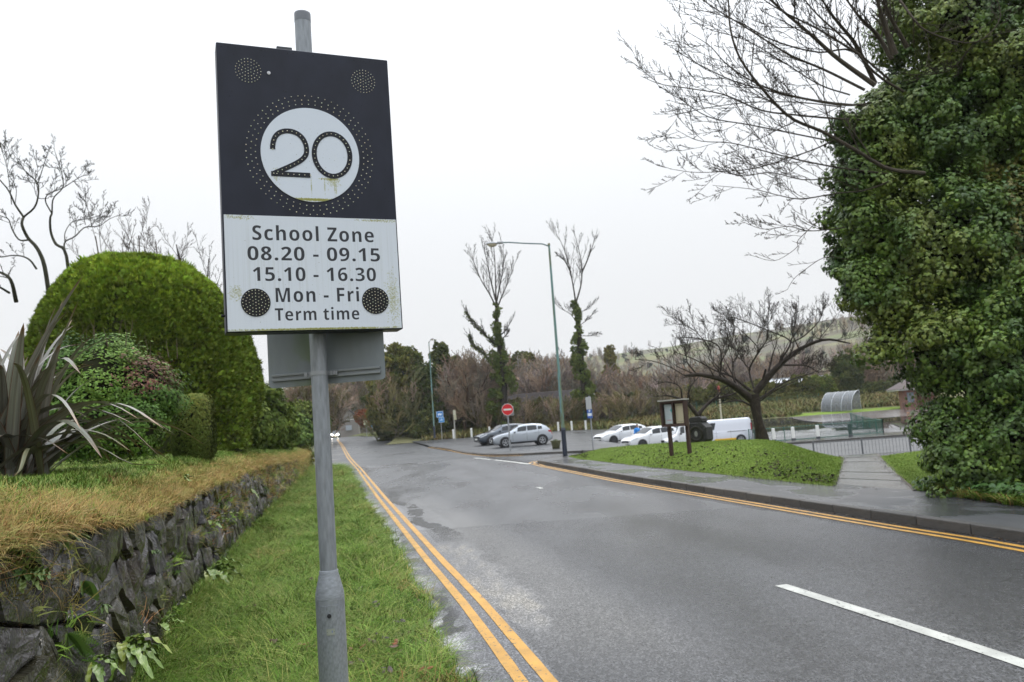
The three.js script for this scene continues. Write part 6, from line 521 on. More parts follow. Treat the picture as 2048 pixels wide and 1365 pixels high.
{ const L = 5.0, t = car('white_panel_van', 'long white panel van side on behind the black carved stone', 'van', ON(1436, 887, 63, 0.03), R(4), { L, W: 1.95, round: 0.1, roofW: 0.9, wheelR: 0.34, top: [[0, 0.8], [0.08, 0.98], [0.7, 1.12], [0.95, 1.2], [1.55, 1.84], [1.8, 1.95], [4.85, 1.97], [4.98, 1.9], [5, 1.2]], belt: [[0, 0.78], [0.7, 1.05], [1.1, 1.1], [4.8, 1.15], [5, 1.1]], windows: [[1.42, 2.02, 4.8, 0.16]], screens: [[1.0, 1.6]], seams: [1.25, 2.15, 3.25], handles: [2.0, 2.3], axles: [0.95, 4.0], mirrorX: 1.3, mirrorM: blackM, tailX: 0.12, tailU: 4.6, paint: paint(0.66, 0.68, 0.74), spokes: 6 }); mesh('side_rail', box(1.5, 0.035, 0.02, 1.25, 1.02, 0.975, 0.008), blackM, t); mesh('yellow_stripe', box(1.7, 0.2, 0.012, 0.35, 0.42, 0.968, 0.004), S(0.72, 0.42, 0.01, 0.4), t); mesh('rear_edge', box(0.04, 1.5, 0.05, 2.46, 1.05, 0.9, 0.01), blackM, t); }
{ const d = 178, t = car('oncoming_car', 'dark oncoming car with its headlights on far up the road', 'car', ON(671, 869, d, 0), R(98), hatch(4.3, 1.5, 1.8, { paint: paint(0.03, 0.03, 0.035) })); for (const s of [-1, 1]) { const l = mesh('lit_headlight', new THREE.SphereGeometry(0.15, 12, 8).scale(0.5, 1, 1.2).translate(-2.12, 0.68, s * 0.62), new THREE.MeshStandardMaterial({ color: 0xffffff, emissive: 0xfff2dc, emissiveIntensity: 5 }), t); const q = t.localToWorld(V(-2.35, 0.68, s * 0.62)); t.updateMatrixWorld(true); const w = V(-2.35, 0.68, s * 0.62).applyMatrix4(t.matrixWorld), pl = new THREE.PointLight(0xfff2dc, 30, 60); pl.position.copy(w); scene.add(pl); } }
// a person: smooth union of capsules, meshed on a small grid
function blobMesh(caps, lo, hi, cell, k, colorAt) { const n = [0, 1, 2].map((i) => Math.ceil((hi.getComponent(i) - lo.getComponent(i)) / cell) + 1), F = new Float32Array(n[0] * n[1] * n[2]), id = (i, j, l) => (l * n[1] + j) * n[0] + i, p = V(), ab = V(), ap = V();
  const f = (q) => { let acc = 0; for (const [a, b, r0, r1] of caps) { ab.subVectors(b, a); ap.subVectors(q, a); const t = clamp(ap.dot(ab) / Math.max(1e-9, ab.lengthSq())), d = ap.addScaledVector(ab, -t).length() - lerp(r0, r1, t); acc += Math.exp(-d / k); } return -k * Math.log(acc); };
  for (let l = 0; l < n[2]; l++) for (let j = 0; j < n[1]; j++) for (let i = 0; i < n[0]; i++) F[id(i, j, l)] = f(p.set(lo.x + i * cell, lo.y + j * cell, lo.z + l * cell));
  const g = new Geo(), cache = new Map(), P = (a) => V(lo.x + (a % n[0]) * cell, lo.y + (Math.floor(a / n[0]) % n[1]) * cell, lo.z + Math.floor(a / n[0] / n[1]) * cell), ev = (a, b) => { const key = a < b ? a * 1e7 + b : b * 1e7 + a; if (cache.has(key)) return cache.get(key); const t = F[a] / (F[a] - F[b]), q = P(a).lerp(P(b), t), i = g.v(q.x, q.y, q.z, 0, 1, 0, 0, 0, colorAt(q)); cache.set(key, i); return i; };
  const T6 = [[0, 5, 1, 6], [0, 1, 2, 6], [0, 2, 3, 6], [0, 3, 7, 6], [0, 7, 4, 6], [0, 4, 5, 6]]; for (let l = 0; l < n[2] - 1; l++) for (let j = 0; j < n[1] - 1; j++) for (let i = 0; i < n[0] - 1; i++) { const c = [id(i, j, l), id(i + 1, j, l), id(i + 1, j + 1, l), id(i, j + 1, l), id(i, j, l + 1), id(i + 1, j, l + 1), id(i + 1, j + 1, l + 1), id(i, j + 1, l + 1)]; if (c.every((q) => F[q] > 0) || c.every((q) => F[q] <= 0)) continue; for (const t of T6) { const v = t.map((q) => c[q]), inn = v.filter((q) => F[q] <= 0), out = v.filter((q) => F[q] > 0); if (!inn.length || !out.length) continue; if (inn.length === 1) g.t(...out.map((q) => ev(inn[0], q))); else if (inn.length === 3) g.t(...inn.map((q) => ev(q, out[0]))); else { const a = ev(inn[0], out[0]), b = ev(inn[0], out[1]), cc = ev(inn[1], out[1]), d = ev(inn[1], out[0]); g.q(a, b, cc, d); } } }
  // turn every face outward
  for (let t = 0; t < g.i.length; t += 3) { const A = g.i[t], B = g.i[t + 1], C = g.i[t + 2], a = V(g.p[A * 3], g.p[A * 3 + 1], g.p[A * 3 + 2]), b = V(g.p[B * 3], g.p[B * 3 + 1], g.p[B * 3 + 2]), c = V(g.p[C * 3], g.p[C * 3 + 1], g.p[C * 3 + 2]), nn = b.clone().sub(a).cross(c.clone().sub(a)).normalize(), m = a.add(b).add(c).divideScalar(3); if (f(m.clone().addScaledVector(nn, 0.01)) < f(m.clone().addScaledVector(nn, -0.01))) { g.i[t + 1] = C; g.i[t + 2] = B; } } return g.build(true); }
{ const pos = ON(1276, 884, 61.2, 0), root = thing('person', 'person in a bright blue jacket standing between the white hatchbacks', 'person', pos, R(25)), v = V; const caps = [[v(0, 1.18, 0.02), v(0, 0.95, 0), 0.15, 0.14], [v(-0.15, 1.27, 0.02), v(0.15, 1.27, 0.02), 0.075, 0.075], [v(0, 1.3, 0.03), v(0, 1.42, 0.05), 0.055, 0.055], [v(0, 1.5, 0.07), v(0, 1.55, 0.06), 0.085, 0.095], [v(-0.2, 1.25, 0.02), v(-0.25, 0.98, 0.03), 0.06, 0.05], [v(-0.25, 0.98, 0.03), v(-0.2, 0.78, 0.18), 0.048, 0.036], [v(0.2, 1.25, 0.02), v(0.25, 0.98, 0.03), 0.06, 0.05], [v(0.25, 0.98, 0.03), v(0.2, 0.78, 0.18), 0.048, 0.036], [v(-0.09, 0.88, 0), v(-0.1, 0.47, 0.02), 0.1, 0.07], [v(-0.1, 0.47, 0.02), v(-0.1, 0.07, -0.01), 0.068, 0.045], [v(-0.1, 0.05, -0.01), v(-0.11, 0.04, 0.15), 0.045, 0.04], [v(0.09, 0.88, 0), v(0.1, 0.47, 0.02), 0.1, 0.07], [v(0.1, 0.47, 0.02), v(0.1, 0.07, -0.01), 0.068, 0.045], [v(0.1, 0.05, -0.01), v(0.11, 0.04, 0.15), 0.045, 0.04], [v(0, 1.52, 0.16), v(0, 1.5, 0.17), 0.02, 0.022]];
  for (const s of [-1, 1]) for (let k = 0; k < 4; k++) caps.push([v(s * (0.2 + 0.012 * (k - 1.5)), 0.77, 0.2), v(s * (0.2 + 0.016 * (k - 1.5)), 0.69 + 0.006 * Math.abs(k - 1.5), 0.235), 0.011, 0.009]); 
  mesh('body', blobMesh(caps, v(-0.36, -0.02, -0.22), v(0.36, 1.7, 0.32), 0.022, 0.014, (q) => q.y > 1.4 ? (q.z < 0.07 || q.y > 1.56 ? [0.03, 0.02, 0.015] : [0.4, 0.24, 0.18]) : q.y > 0.86 || (Math.abs(q.x) > 0.17 && q.y > 0.79) ? [0.02, 0.22, 0.62] : Math.abs(q.x) > 0.16 && q.y > 0.6 ? [0.4, 0.24, 0.18] : q.y > 0.1 ? [0.025, 0.028, 0.04] : [0.02, 0.018, 0.018]), new THREE.MeshStandardMaterial({ color: 0xffffff, vertexColors: true, roughness: 0.7 }), root); }
// ---------------------------------------------------------------- behind the car park and along the road
const twigSpray = (() => { const out = []; for (let s = 0; s < 4; s++) { const g = new Geo(), r = RNG(500 + s); for (let k = 0; k < 3; k++) grow(g, r, V(r.g() * 0.08, 0, r.g() * 0.08), V(r.g() * 0.35, 1, r.g() * 0.35), r.r(0.7, 1), 0.014, 2, { n: [0, 4, 7], ratio: 0.45, a0: 0.3, a1: 0.75, up: 0.3, lift: 0.06, bend: 0.12, tip: 0.0075, thin: 0.6, step: 0.22, seg: 4, from: 0.2 }); out.push(g.build()); } return out; })();
const twigM = leafMat(0.9, 0.1);
function scrub(name, label, category, list, n, size, cols, seed, parent, group) { // a thicket of bare twigs
  const root = parent ?? thing(name, label, category, null, 0, group), r = RNG(seed), wts = list.map((l) => l.r.x * l.r.y), tot = wts.reduce((a, b) => a + b), its = [[], [], [], []]; for (let i = 0; i < n; i++) { let w = r() * tot, k = 0; while (w > wts[k] && k < list.length - 1) { w -= wts[k]; k++; } const L = list[k]; let d; do { d = V(r.r(-1, 1), r.r(-1, 1), r.r(-1, 1)); } while (d.lengthSq() > 1); const p = L.c.clone().add(d.multiply(L.r)); const s = r.r(size[0], size[1]); p.y -= s * 0.5; its[r.i(4)].push([p, yaw(r, 0.85), V(s, s, s), vary(r, pick(r, cols), 0.3)]); } its.forEach((it, k) => it.length && cloud('twigs', twigSpray[k], twigM, it, root)); return root; }
const BROWN = [[0.29, 0.225, 0.16], [0.26, 0.205, 0.155], [0.32, 0.23, 0.155], [0.24, 0.195, 0.15]], MAUVE = [[0.26, 0.215, 0.19], [0.23, 0.195, 0.17], [0.29, 0.23, 0.195]], OLIVE = [[0.16, 0.14, 0.06], [0.18, 0.15, 0.065], [0.13, 0.12, 0.055]];
const EG = [[0.03, 0.05, 0.02], [0.075, 0.095, 0.03]];
function evergreen(label, list, n, seed, cA, cB, size = [0.25, 0.5], category = 'tree', name = 'evergreen_tree', sub = 60, rs = [0.4, 0.95]) { const up3 = (c) => [c[0] * 2.3, c[1] * 2.05, c[2] * 1.5]; return bush(name, label, category, list, sub, rs, Math.round(n * 1.6), size, up3(cA), up3(cB), seed, { leaf: LEAFC, k: 0.72, mat: MATTE_M }); }
const LEAFC = clumpGeo(ovalLeaf, 6, 17, 0.6);
// evergreens beside the road
evergreen('tall dark evergreen with an olive crown right of the sign above the road', [PB(805, 745, 99, 50, 55), PB(790, 800, 98, 56, 60), PB(835, 800, 97, 42, 60)], 5200, 601, [0.035, 0.052, 0.02], [0.095, 0.1, 0.035]);
evergreen('thin evergreen rising beside the second street lamp', [PB(882, 715, 99, 20, 34), PB(888, 760, 99, 24, 40)], 1500, 602, [0.03, 0.045, 0.02], [0.06, 0.075, 0.03], [0.2, 0.4], 'tree', 'evergreen_tree', 30, [0.3, 0.6]);
evergreen('bushy green tree left of the olive crowned evergreen', [PB(768, 775, 112, 28, 55), PB(758, 820, 114, 24, 40)], 3600, 603, [0.045, 0.055, 0.022], [0.1, 0.1, 0.04]);
evergreen('dark evergreen bank under the trees where the road bends', [PB(768, 835, 116, 28, 34), PB(785, 852, 104, 34, 34), PB(815, 858, 96, 40, 32), PB(858, 855, 93, 42, 34)], 7500, 604, [0.028, 0.04, 0.018], [0.06, 0.07, 0.028], [0.2, 0.45], 'hedge', 'evergreen_hedge', 120, [0.35, 0.8]);
evergreen('holly-like dark tree behind the second street lamp', [PB(852, 770, 96, 28, 45), PB(872, 820, 95, 30, 40)], 2400, 605, [0.025, 0.04, 0.018], [0.05, 0.065, 0.025], [0.2, 0.4]);
scrub('roadside_scrub', 'bare brownish scrub on the far left side of the road under the trees', 'scrub', [PB(640, 800, 120, 50, 50), PB(600, 810, 100, 40, 50), PB(690, 770, 210, 50, 30), PB(735, 770, 165, 40, 36)], 420, [2.5, 5], BROWN.concat(OLIVE), 606);
evergreen('dark hedge at the far left side of the road behind the sign post', [PB(610, 840, 75, 26, 40), PB(640, 850, 95, 22, 26), PB(590, 850, 62, 30, 40)], 2600, 607, [0.04, 0.06, 0.02], [0.08, 0.11, 0.035], [0.16, 0.34], 'hedge', 'garden_hedge', 50, [0.3, 0.6]);
evergreen('dim woodland closing the road where it bends out of sight', [PB(655, 838, 235, 30, 26), PB(690, 830, 260, 40, 30), PB(630, 830, 210, 26, 30)], 3000, 608, [0.03, 0.04, 0.02], [0.06, 0.06, 0.03], [0.5, 1.1], 'woodland', 'woodland', 50, [0.8, 1.8]);
scrub('bare_shrub', 'reddish brown bare tree behind the white bollards', 'tree', [PB(930, 790, 96, 62, 42), PB(960, 750, 100, 55, 35), PB(905, 770, 98, 40, 40)], 420, [2, 4], BROWN, 609);
{ const g = new Geo(), r = RNG(611); bough(g, r, [[931, 870], [928, 820], [935, 800]], 93, 93, 0.22, 0.13, 0, {}); for (const b of [[[932, 810], [905, 780], [890, 750]], [[933, 808], [960, 780], [980, 740]], [[933, 812], [935, 770], [925, 735]]]) bough(g, r, b, 93, 93, 0.12, 0.03, 2, { n: [0, 5, 6], ratio: 0.4, up: 0.3, lift: 0.05, bend: 0.2, tip: 0.015, thin: 0.5, step: 0.6, seg: 6 }); mesh('branches', g.build(), barkM(0.1, 0.06, 0.035), thing('bare_tree', 'small brown bare tree forking low beside the post with edge-on signs', 'tree', null)); }
scrub('bare_wood', 'wide brown bare wood behind the bungalow roof', 'woodland', [PB(1090, 775, 128, 90, 30), PB(1080, 762, 140, 110, 34), PB(1220, 785, 135, 80, 30), PB(1320, 788, 128, 80, 28)], 900, [3, 6.5], BROWN.concat(MAUVE), 612);
scrub('bare_wood', 'mauve brown bare wood behind the cherry trees', 'woodland', [PB(1420, 770, 132, 100, 34), PB(1540, 758, 150, 100, 34), PB(1360, 785, 120, 60, 26)], 620, [3, 6], MAUVE.concat(BROWN), 613);
evergreen('dark mixed hedge along the back of the car park', [PB(1000, 832, 97, 60, 34), PB(1090, 830, 98, 60, 32), PB(1180, 825, 98, 60, 34), PB(1270, 820, 100, 55, 34), PB(940, 840, 96, 40, 34)], 9000, 614, [0.032, 0.042, 0.02], [0.075, 0.075, 0.032], [0.2, 0.42], 'hedge', 'car_park_hedge', 150, [0.4, 0.9]);
scrub('hedge_scrub', 'bare brown tangle over the car park hedge', 'scrub', [PB(1000, 825, 95, 60, 24), PB(1100, 825, 95, 70, 22), PB(1220, 815, 96, 80, 26), PB(1320, 805, 97, 60, 24)], 420, [1.6, 3], BROWN.concat(OLIVE), 615);
evergreen('evergreen hedge behind the cherry trees and mesh fence', [PB(1360, 800, 104, 50, 26), PB(1440, 795, 104, 50, 28), PB(1520, 790, 106, 50, 28), PB(1600, 785, 106, 45, 34), PB(1560, 810, 104, 60, 22), PB(1655, 790, 108, 40, 34)], 8200, 616, [0.035, 0.046, 0.02], [0.075, 0.08, 0.03], [0.2, 0.42], 'hedge', 'school_hedge', 140, [0.4, 0.9]);
evergreen('rounded dark green tree behind the cycle shelter', [PB(1695, 745, 108, 30, 38), PB(1700, 785, 108, 34, 40)], 2600, 617, [0.028, 0.042, 0.02], [0.06, 0.075, 0.03], [0.22, 0.42]); evergreen('lighter green bush left of the dark tree near the orange digger', [PB(1640, 775, 106, 30, 22)], 1500, 618, [0.05, 0.07, 0.025], [0.09, 0.12, 0.035], [0.2, 0.4], 'bush', 'bush', 30, [0.35, 0.7]);
scrub('bare_shrub', 'reddish bare trees between the dark tree and the brick shelter', 'tree', [PB(1740, 760, 112, 40, 40), PB(1790, 735, 125, 60, 34), PB(1730, 720, 130, 40, 24)], 360, [2, 4.2], BROWN, 619);
evergreen('dark hedge between the cycle shelter and the brick shelter', [PB(1755, 785, 104, 40, 22), PB(1800, 780, 108, 40, 22)], 2200, 620, [0.026, 0.036, 0.018], [0.05, 0.06, 0.026], [0.2, 0.4], 'hedge', 'school_hedge', 50, [0.35, 0.8]);
scrub('roadside_scrub', 'bare olive brown twigs standing among the roadside evergreens', 'scrub', [PB(800, 800, 94, 60, 70), PB(770, 830, 104, 40, 45), PB(850, 830, 97, 40, 45)], 90, [2, 4], OLIVE.concat(BROWN.slice(0, 1)), 622);
// ivy-clad trees with bare tops
function ivyTree(label, trunkPx, boughs, d, seed, rad) { const root = thing('ivy_clad_tree', label, 'tree', null), r = RNG(seed), g = new Geo(), list = [], tp = trunkPx.map(([x, y]) => AT(x, y, d)); g.tube(new THREE.CatmullRomCurve3(tp).getPoints(14), (t) => lerp(0.5, 0.16, t), 9); mesh('trunk', g.build(), barkM(0.06, 0.05, 0.035), root); const b = new Geo(), o = { n: [0, 4, 7, 14], ratio: 0.42, a0: 0.25, a1: 0.65, up: 0.55, lift: 0.1, bend: 0.1, tip: 0.011, thin: 0.5, step: 0.5, seg: 6, cap: 9, from: 0.2, wob: 0.4 }; for (const [px, r0, iv] of boughs) { bough(b, r, px, d, d + r.g() * 2, r0 * 0.6, 0.012, 3, o); if (iv) px.slice(0, -1).forEach(([x, y], k) => { const [x2, y2] = px[k + 1]; for (let j = 0; j < 4; j++) list.push({ c: AT(lerp(x, x2, j / 4), lerp(y, y2, j / 4), d), r: V(iv, iv * 1.3, iv).multiplyScalar(1 - 0.35 * k / px.length), tint: r() }); }); } mesh('branches', b.build(), barkM(0.085, 0.072, 0.055), root);
  const cv = new THREE.CatmullRomCurve3(tp); for (let k = 0; k < 90; k++) { const t = Math.pow(r(), 1.1) * 0.98, p = cv.getPoint(t), w = rad(t), s = r.r(0.3, 0.62) * (0.6 + 0.5 * w); list.push({ c: p.add(V(r.g() * w, r.g() * 0.4, r.g() * w)), r: V(s, s, s), tint: r() }); } cloud('ivy', LEAFC, MATTE_M, foliage(list, 5600, [0.15, 0.3], (L, p, rr) => vary(rr, mixc([0.09, 0.125, 0.03], [0.18, 0.22, 0.055], L.tint), 0.3), seed + 1), root); return root; }
ivyTree('ivy-clad tall tree with bare fanned top left of the tall lamp post', [[1008, 850], [1006, 760], [1000, 700], [994, 650], [993, 605]], [[[992, 615], [991, 560], [988, 500], [984, 478]], [[992, 615], [980, 590], [962, 560], [948, 525], [942, 505]], [[993, 620], [1005, 590], [1018, 560], [1032, 520]], [[992, 610], [1000, 570], [1007, 530], [1006, 490]], [[991, 600], [980, 555], [972, 515], [966, 490]], [[992, 690], [970, 670], [945, 645], [928, 620]], [[990, 735], [965, 705], [945, 690], [938, 668]], [[1000, 672], [1012, 660], [1030, 630]], [[1003, 680], [1015, 668], [1019, 664]]].map((b, k) => [b, k > 4 ? 0.14 : 0.17, k === 5 || k === 6 ? 0.3 : 0]), 93, 621, (t) => t < 0.35 ? 1.25 - t : t < 0.6 ? 0.6 : 0.3);
ivyTree('ivy-clad tall tree with two bare limbs right of the tall lamp post', [[1172, 850], [1168, 770], [1160, 700], [1156, 640], [1152, 605]], [[[1152, 608], [1146, 570], [1138, 530], [1120, 480], [1112, 470]], [[1152, 606], [1162, 570], [1164, 540], [1158, 500], [1152, 475]], [[1164, 545], [1175, 520], [1186, 490], [1190, 472]], [[1142, 545], [1128, 520], [1112, 510]], [[1150, 640], [1140, 628], [1118, 615], [1108, 600]], [[1158, 652], [1175, 640], [1192, 622]], [[1160, 625], [1175, 618], [1195, 602]], [[1162, 672], [1185, 672], [1200, 668]]].map((b, k) => [b, k > 3 ? 0.08 : 0.17, 0]), 95, 631, (t) => t < 0.3 ? 1.1 : t < 0.6 ? 0.7 : 0.32);
bareTree('bare_tree', 'round-headed far bare tree left of the tall lamp post top', 1050, 760, 165, 12, 641, { stems: 4, spread: 0.6, color: [0.1, 0.085, 0.07], tip: 0.03 }); bareTree('bare_tree', 'round-headed far bare tree just left of the right ivy-clad tree', 1112, 760, 160, 13, 642, { stems: 5, spread: 0.6, color: [0.11, 0.085, 0.085], tip: 0.03 }); bareTree('bare_tree', 'wide far bare tree between the two ivy-clad trees', 1082, 760, 170, 11, 643, { stems: 5, spread: 0.7, color: [0.1, 0.085, 0.07], tip: 0.03 });
evergreen('small ivy covered tree standing alone on the skyline', [PB(1219, 715, 150, 13, 22), PB(1222, 745, 150, 16, 24)], 700, 644, [0.06, 0.06, 0.025], [0.1, 0.1, 0.04], [0.3, 0.55], 'tree', 'ivy_clad_tree', 20, [0.5, 0.9]);
evergreen('low evergreen trees on the skyline right of the left ivy-clad tree', [PB(1048, 730, 140, 28, 26), PB(1030, 750, 138, 34, 24), PB(930, 745, 120, 30, 22), PB(905, 735, 118, 20, 22)], 2600, 645, [0.045, 0.055, 0.028], [0.085, 0.09, 0.04], [0.3, 0.6], 'woodland', 'evergreen_wood', 60, [0.6, 1.2]);
// houses
function gableHouse(name, label, p, turn, L, W, eave, ridge, wallM, roofM, extra) { const root = thing(name, label, 'building', p, turn); const s = new THREE.Shape(); s.moveTo(-W / 2, 0); s.lineTo(W / 2, 0); s.lineTo(W / 2, eave); s.lineTo(0, ridge); s.lineTo(-W / 2, eave); const g = new THREE.ExtrudeGeometry(s, { depth: L, bevelEnabled: false }); g.translate(0, 0, -L / 2); mesh('wall', g, wallM, root); const rl = Math.hypot(W / 2, ridge - eave) + 0.35, a = Math.atan2(ridge - eave, W / 2); for (const k of [-1, 1]) { const b = box(rl, 0.12, L + 0.5, 0, 0, 0); b.translate(-rl / 2, 0.07, 0); b.rotateZ(a); if (k > 0) b.scale(-1, 1, 1); b.translate(0, ridge + 0.04, 0); const bg = k > 0 ? b.toNonIndexed() : b; if (k > 0) { const pa = bg.attributes.position.array; for (let i = 0; i < pa.length; i += 9) for (let j = 0; j < 3; j++) { const t = pa[i + 3 + j]; pa[i + 3 + j] = pa[i + 6 + j]; pa[i + 6 + j] = t; } bg.computeVertexNormals(); } mesh('roof', bg, roofM, root); } extra?.(root); return root; }
const slate = F(0.05, 0.042, 0.04, 0.85, 0.15, { map: rep(mottle, 0.6) }), render = S(0.58, 0.56, 0.52, 0.8, { map: rep(mottle, 0.4) });
{ const win = (w, x, y, z, ry = 0) => (root) => { const o = mesh('window', box(w, 1.1, 0.08), S(0.05, 0.055, 0.06, 0.15), root); o.position.set(x, y, z); o.rotation.y = ry; };
  gableHouse('bungalow', 'dark roofed bungalow with a white gable behind the car park hedge', ON(1112, 845, 112, -0.2), R(72), 11, 6.2, 2.7, 5.0, render, slate, win(1, 0, 2.2, 5.55)); gableHouse('bungalow', 'second low bungalow roof behind the brown bare tree', ON(975, 845, 118, -0.2), R(60), 10, 6, 2.7, 4.8, render, slate, win(1, 0, 2.2, 5.05));
  gableHouse('white_house', 'cream house with brown roof behind the dark hedge at right', ON(1768, 800, 128, 0), R(28), 8, 6, 3.2, 5.6, S(0.55, 0.5, 0.38, 0.8), S(0.1, 0.075, 0.065, 0.8), win(1.2, 0, 2.4, 4.05)); gableHouse('white_house', 'brown roofed house just left of the ivy mass behind the brick shelter', ON(1815, 795, 135, 0), R(-55), 10, 6.5, 3, 5.4, S(0.45, 0.4, 0.33, 0.8), S(0.1, 0.08, 0.072, 0.8), win(1.2, 0, 2.2, 5.05));
  gableHouse('roadside_house', 'pale gabled house at the far bend of the road', ON(700, 862, 205, 0), R(8), 8, 4.6, 4.4, 6.6, F(0.22, 0.2, 0.18, 0.9, 0.2), slate, (root) => { const o = mesh('window', box(1.4, 1.2, 0.1, 0, 2.2, 4.55), S(0.3, 0.33, 0.36, 0.3), root); mesh('chimney', box(0.7, 1.6, 0.7, 0, 7.4, -2), S(0.2, 0.15, 0.12, 0.8), root); mesh('gutter', box(4, 0.12, 0.1, 1.6, 4.2, 4.56), whiteP, root); });
  const p = ON(1625, 775, 132, 0), root = thing('long_shed', 'long pale metal roofed shed behind the school hedge', 'building', p, R(10)); mesh('wall', box(15, 3.2, 7, 0, 1.6, 0), S(0.2, 0.2, 0.19, 0.7), root); const rf = mesh('roof', merge([box(15.6, 0.12, 4.2).rotateX(R(20)).translate(0, 4.0, 1.85), box(15.6, 0.12, 4.2).rotateX(R(-20)).translate(0, 4.0, -1.85)]), S(0.5, 0.52, 0.54, 0.45), root); mesh('ridge', box(15.6, 0.12, 0.5, 0, 4.76, 0), S(0.5, 0.52, 0.54, 0.5), rf); mesh('door', box(2.4, 2.4, 0.1, 3, 1.2, 3.53), S(0.16, 0.17, 0.18, 0.6), root); mesh('window', box(1.6, 0.9, 0.1, -2, 1.9, 3.53), S(0.06, 0.07, 0.08, 0.2), root); }
{ const p = AT(1600, 778, 112), root = thing('orange_digger', 'orange digger arm showing over the school hedge', 'digger', p, R(10)), m = S(0.65, 0.24, 0.012, 0.5); p.y = H(p.x, p.z); root.position.y = p.y; const y0 = AT(1600, 778, 112).y - p.y; mesh('cab', box(1.6, 1.6, 1.8, -1.6, y0 - 1.6, 0, 0.1), m, root); mesh('track', box(3, 0.8, 2.2, -1, Math.max(0.4, y0 - 2.9), 0, 0.3), blackM, root); const g = new Geo(); g.tube([V(-0.8, y0 - 1.2, 0), V(-0.2, y0 + 0.2, 0), V(1.1, y0 + 1.15, 0)], (t) => 0.24 - 0.06 * t, 8, null, true); mesh('boom', g.build(), m, root); const g2 = new Geo(); g2.tube([V(1.05, y0 + 1.2, 0), V(1.5, y0 + 0.7, 0)], 0.14, 8, null, true); mesh('arm', g2.build(), m, root); }
bush('rusty_tree', 'rusty orange leaved small tree beside the far house', 'tree', [PB(727, 838, 160, 15, 17)], 25, [0.5, 1], 900, [0.3, 0.6], [0.26, 0.085, 0.03], [0.2, 0.07, 0.03], 651, { leaf: LEAFC, k: 0.7 });
{ // mesh fence and rough yellow grass behind the car park
  const root = thing('mesh_fence', 'dark green mesh fence in front of the hedges behind the car park', 'fence'), g = new Geo(), A = [XZ(1170, 850, 93), XZ(1330, 838, 95), XZ(1460, 828, 98), XZ(1560, 820, 100), XZ(1640, 812, 101)], cv = new THREE.CatmullRomCurve3(A.map(([x, z]) => V(x, 0, z)), false, 'centripetal'), L = cv.getLength(), up = (p, y) => V(p.x, H(p.x, p.z) + y, p.z); for (let k = 0; k <= L / 0.11; k++) { const p = cv.getPointAt(Math.min(1, k * 0.11 / L)); g.tube([up(p, 0.05), up(p, 2.0)], 0.004, 3); } for (let y = 0.1; y <= 2; y += 0.2) { const q = []; for (let k = 0; k <= 30; k++) q.push(up(cv.getPointAt(k / 30), y)); g.tube(q, 0.006, 3); } mesh('mesh', g.build(), greenP, root).userData.kind = 'stuff'; for (let k = 0; k <= 11; k++) { const p = cv.getPointAt(k / 11), b = box(0.07, 2.1, 0.07); b.translate(p.x, H(p.x, p.z) + 1.05, p.z); mesh('post', b, greenP, root); }
  const gy = (x, z) => H(x, z) + 0.03 + 1.1 * ss(-87, -101, z); struct('rough_bank', ribbon(rows(-86, -112, 1), () => -14, () => 90, 40, gy), S(0.105, 0.1, 0.03, 0.95, { map: rep(mottle, 0.3) }), 'rough yellowish grass bank rising behind the car park and playground', 'bank'); const r = RNG(661), it = []; for (let k = 0; k < 9000; k++) { const x = r.r(-10, 48), z = r.r(-87, -101); if (x > 30 && z > -90) continue; it.push([V(x, gy(x, z), z), yaw(r, 0.3), r.r(2.2, 5), vary(r, pick(r, [[0.15, 0.12, 0.035], [0.11, 0.13, 0.03], [0.16, 0.11, 0.04], [0.08, 0.1, 0.03]]), 0.25)]); } cloud('long_grass', tuftGeo(21, 10, 0.16, 1, 0.01, 0.1), GRASS_M, it, null, 'long yellowish grass on the bank behind the car park', 'grass');
  struct('school_lawn', ribbon(rows(-80, -106, 1), (z) => lerp(30, 26, ss(-84, -90, z)), () => 90, 20, (x, z) => H(x, z) + 0.05 + 1.2 * ss(-87, -104, z)), turf, 'bright school lawn around the cycle shelter and brick shelter', 'lawn'); }
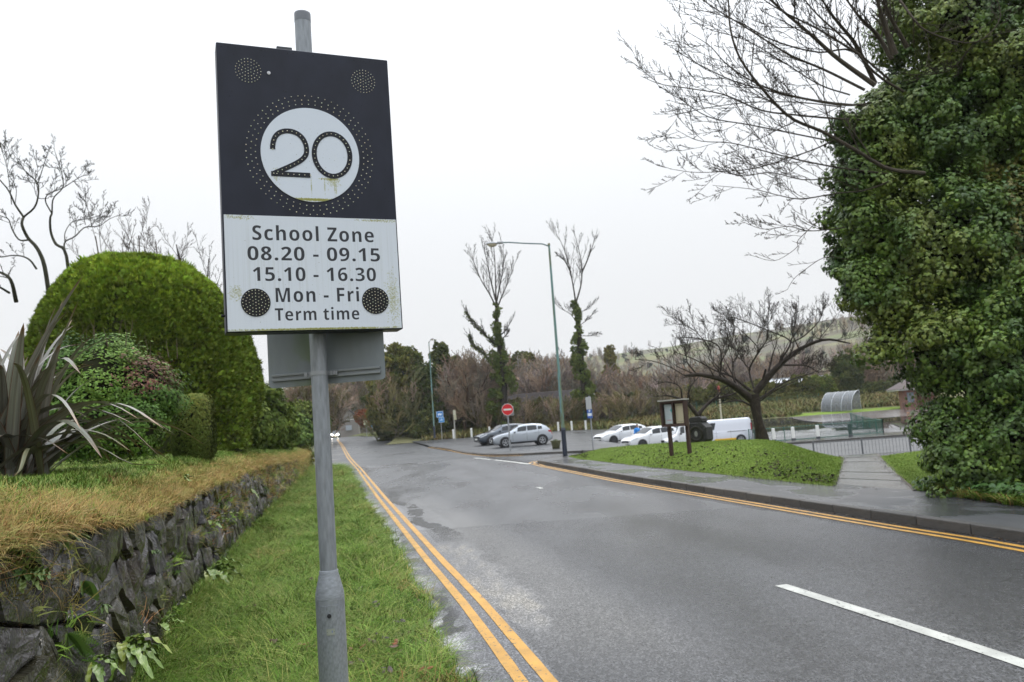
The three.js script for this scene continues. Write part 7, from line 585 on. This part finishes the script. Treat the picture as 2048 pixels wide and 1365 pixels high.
// the hill
{ const hill = (x, z) => { const d = Math.hypot(x, z), az = Math.atan2(x, -z), px = 1024 + Math.tan(az) * FPX, el = interp([[300, 0.05], [900, 0.068], [1200, 0.074], [1350, 0.078], [1500, 0.086], [1650, 0.09], [1800, 0.094], [2400, 0.09]])(px), t = ss(210, 620, d); return 1.65 + el * 620 * t * (1 - 0.06 * ss(620, 1100, d)) + 5 * (fbm(x * 0.012, z * 0.012, 4, 701) - 0.5) * t; }; const g = new Geo(); const nr = 60, na = 110; for (let j = 0; j <= nr; j++) for (let i = 0; i <= na; i++) { const d = lerp(205, 1150, Math.pow(j / nr, 1.2)), a = lerp(-0.75, 0.85, i / na), x = d * Math.sin(a), z = -d * Math.cos(a); g.v(x, hill(x, z), z, 0, 1, 0, x * 0.004, z * 0.004); } for (let j = 0; j < nr; j++) for (let i = 0; i < na; i++) { const o = j * (na + 1) + i; g.q(o, o + 1, o + na + 2, o + na + 1); }
  struct('hill', g.build(true), S(1, 1, 1, 0.95, { map: dataTex(512, 512, (u, v) => { const n = fbm(u * 6, v * 6, 4, 703, 6), c = Math.floor(u * 14 + 2.5 * fbm(u * 5, v * 5, 2, 705, 5)), d = Math.floor(v * 20 + 2.5 * fbm(v * 5, u * 5, 2, 707, 5)), k = h2(c, d, 709); let q = k < 0.5 ? [0.125, 0.14, 0.055] : k < 0.8 ? [0.16, 0.15, 0.07] : [0.11, 0.095, 0.055]; return s3(...mixc(q, [0.085, 0.07, 0.055], ss(0.5, 0.62, n) * 0.8)); }, { srgb: true }) }), 'long hill of green fields and brown woods behind the school', 'hill');
  const r = RNG(711), its = [[], [], [], []], ev = []; for (let k = 0; k < 9000; k++) { const a = lerp(-0.5, 0.62, r()), d = lerp(215, 700, Math.pow(r(), 1.4)), x = d * Math.sin(a), z = -d * Math.cos(a), f = fbm(x * 0.008 + 3, z * 0.012, 3, 713), hedge = Math.abs(fbm(x * 0.02, z * 0.03, 2, 717) - 0.5) < 0.025; if (d > 260 && f < 0.46 && !hedge) continue; if (d > 480 && r() < 0.4) continue; if (d > 540) continue; const s = r.r(4, 7.5); if (r() < 0.16) ev.push([V(x, hill(x, z) + s * 0.2, z), yaw(r, 0.2), s * 0.55, vary(r, [0.04, 0.05, 0.025], 0.3)]); else its[r.i(4)].push([V(x, hill(x, z) - 0.5, z), yaw(r, 0.15), V(s * 0.8, s, s * 0.8), vary(r, pick(r, MAUVE.concat(BROWN)), 0.3)]); }
  cloud('woodland', twigSpray[0], twigM, its.flat(), null, 'bare brown woods and hedgerows spread over the far hill', 'woodland'); cloud('woodland', LEAFC, MATTE_M, ev, null, 'scattered dark evergreens on the far hill', 'woodland'); }
scene.fog = new THREE.FogExp2(new THREE.Color(0.8, 0.83, 0.86), 0.00025);
renderer.render(scene, camera);
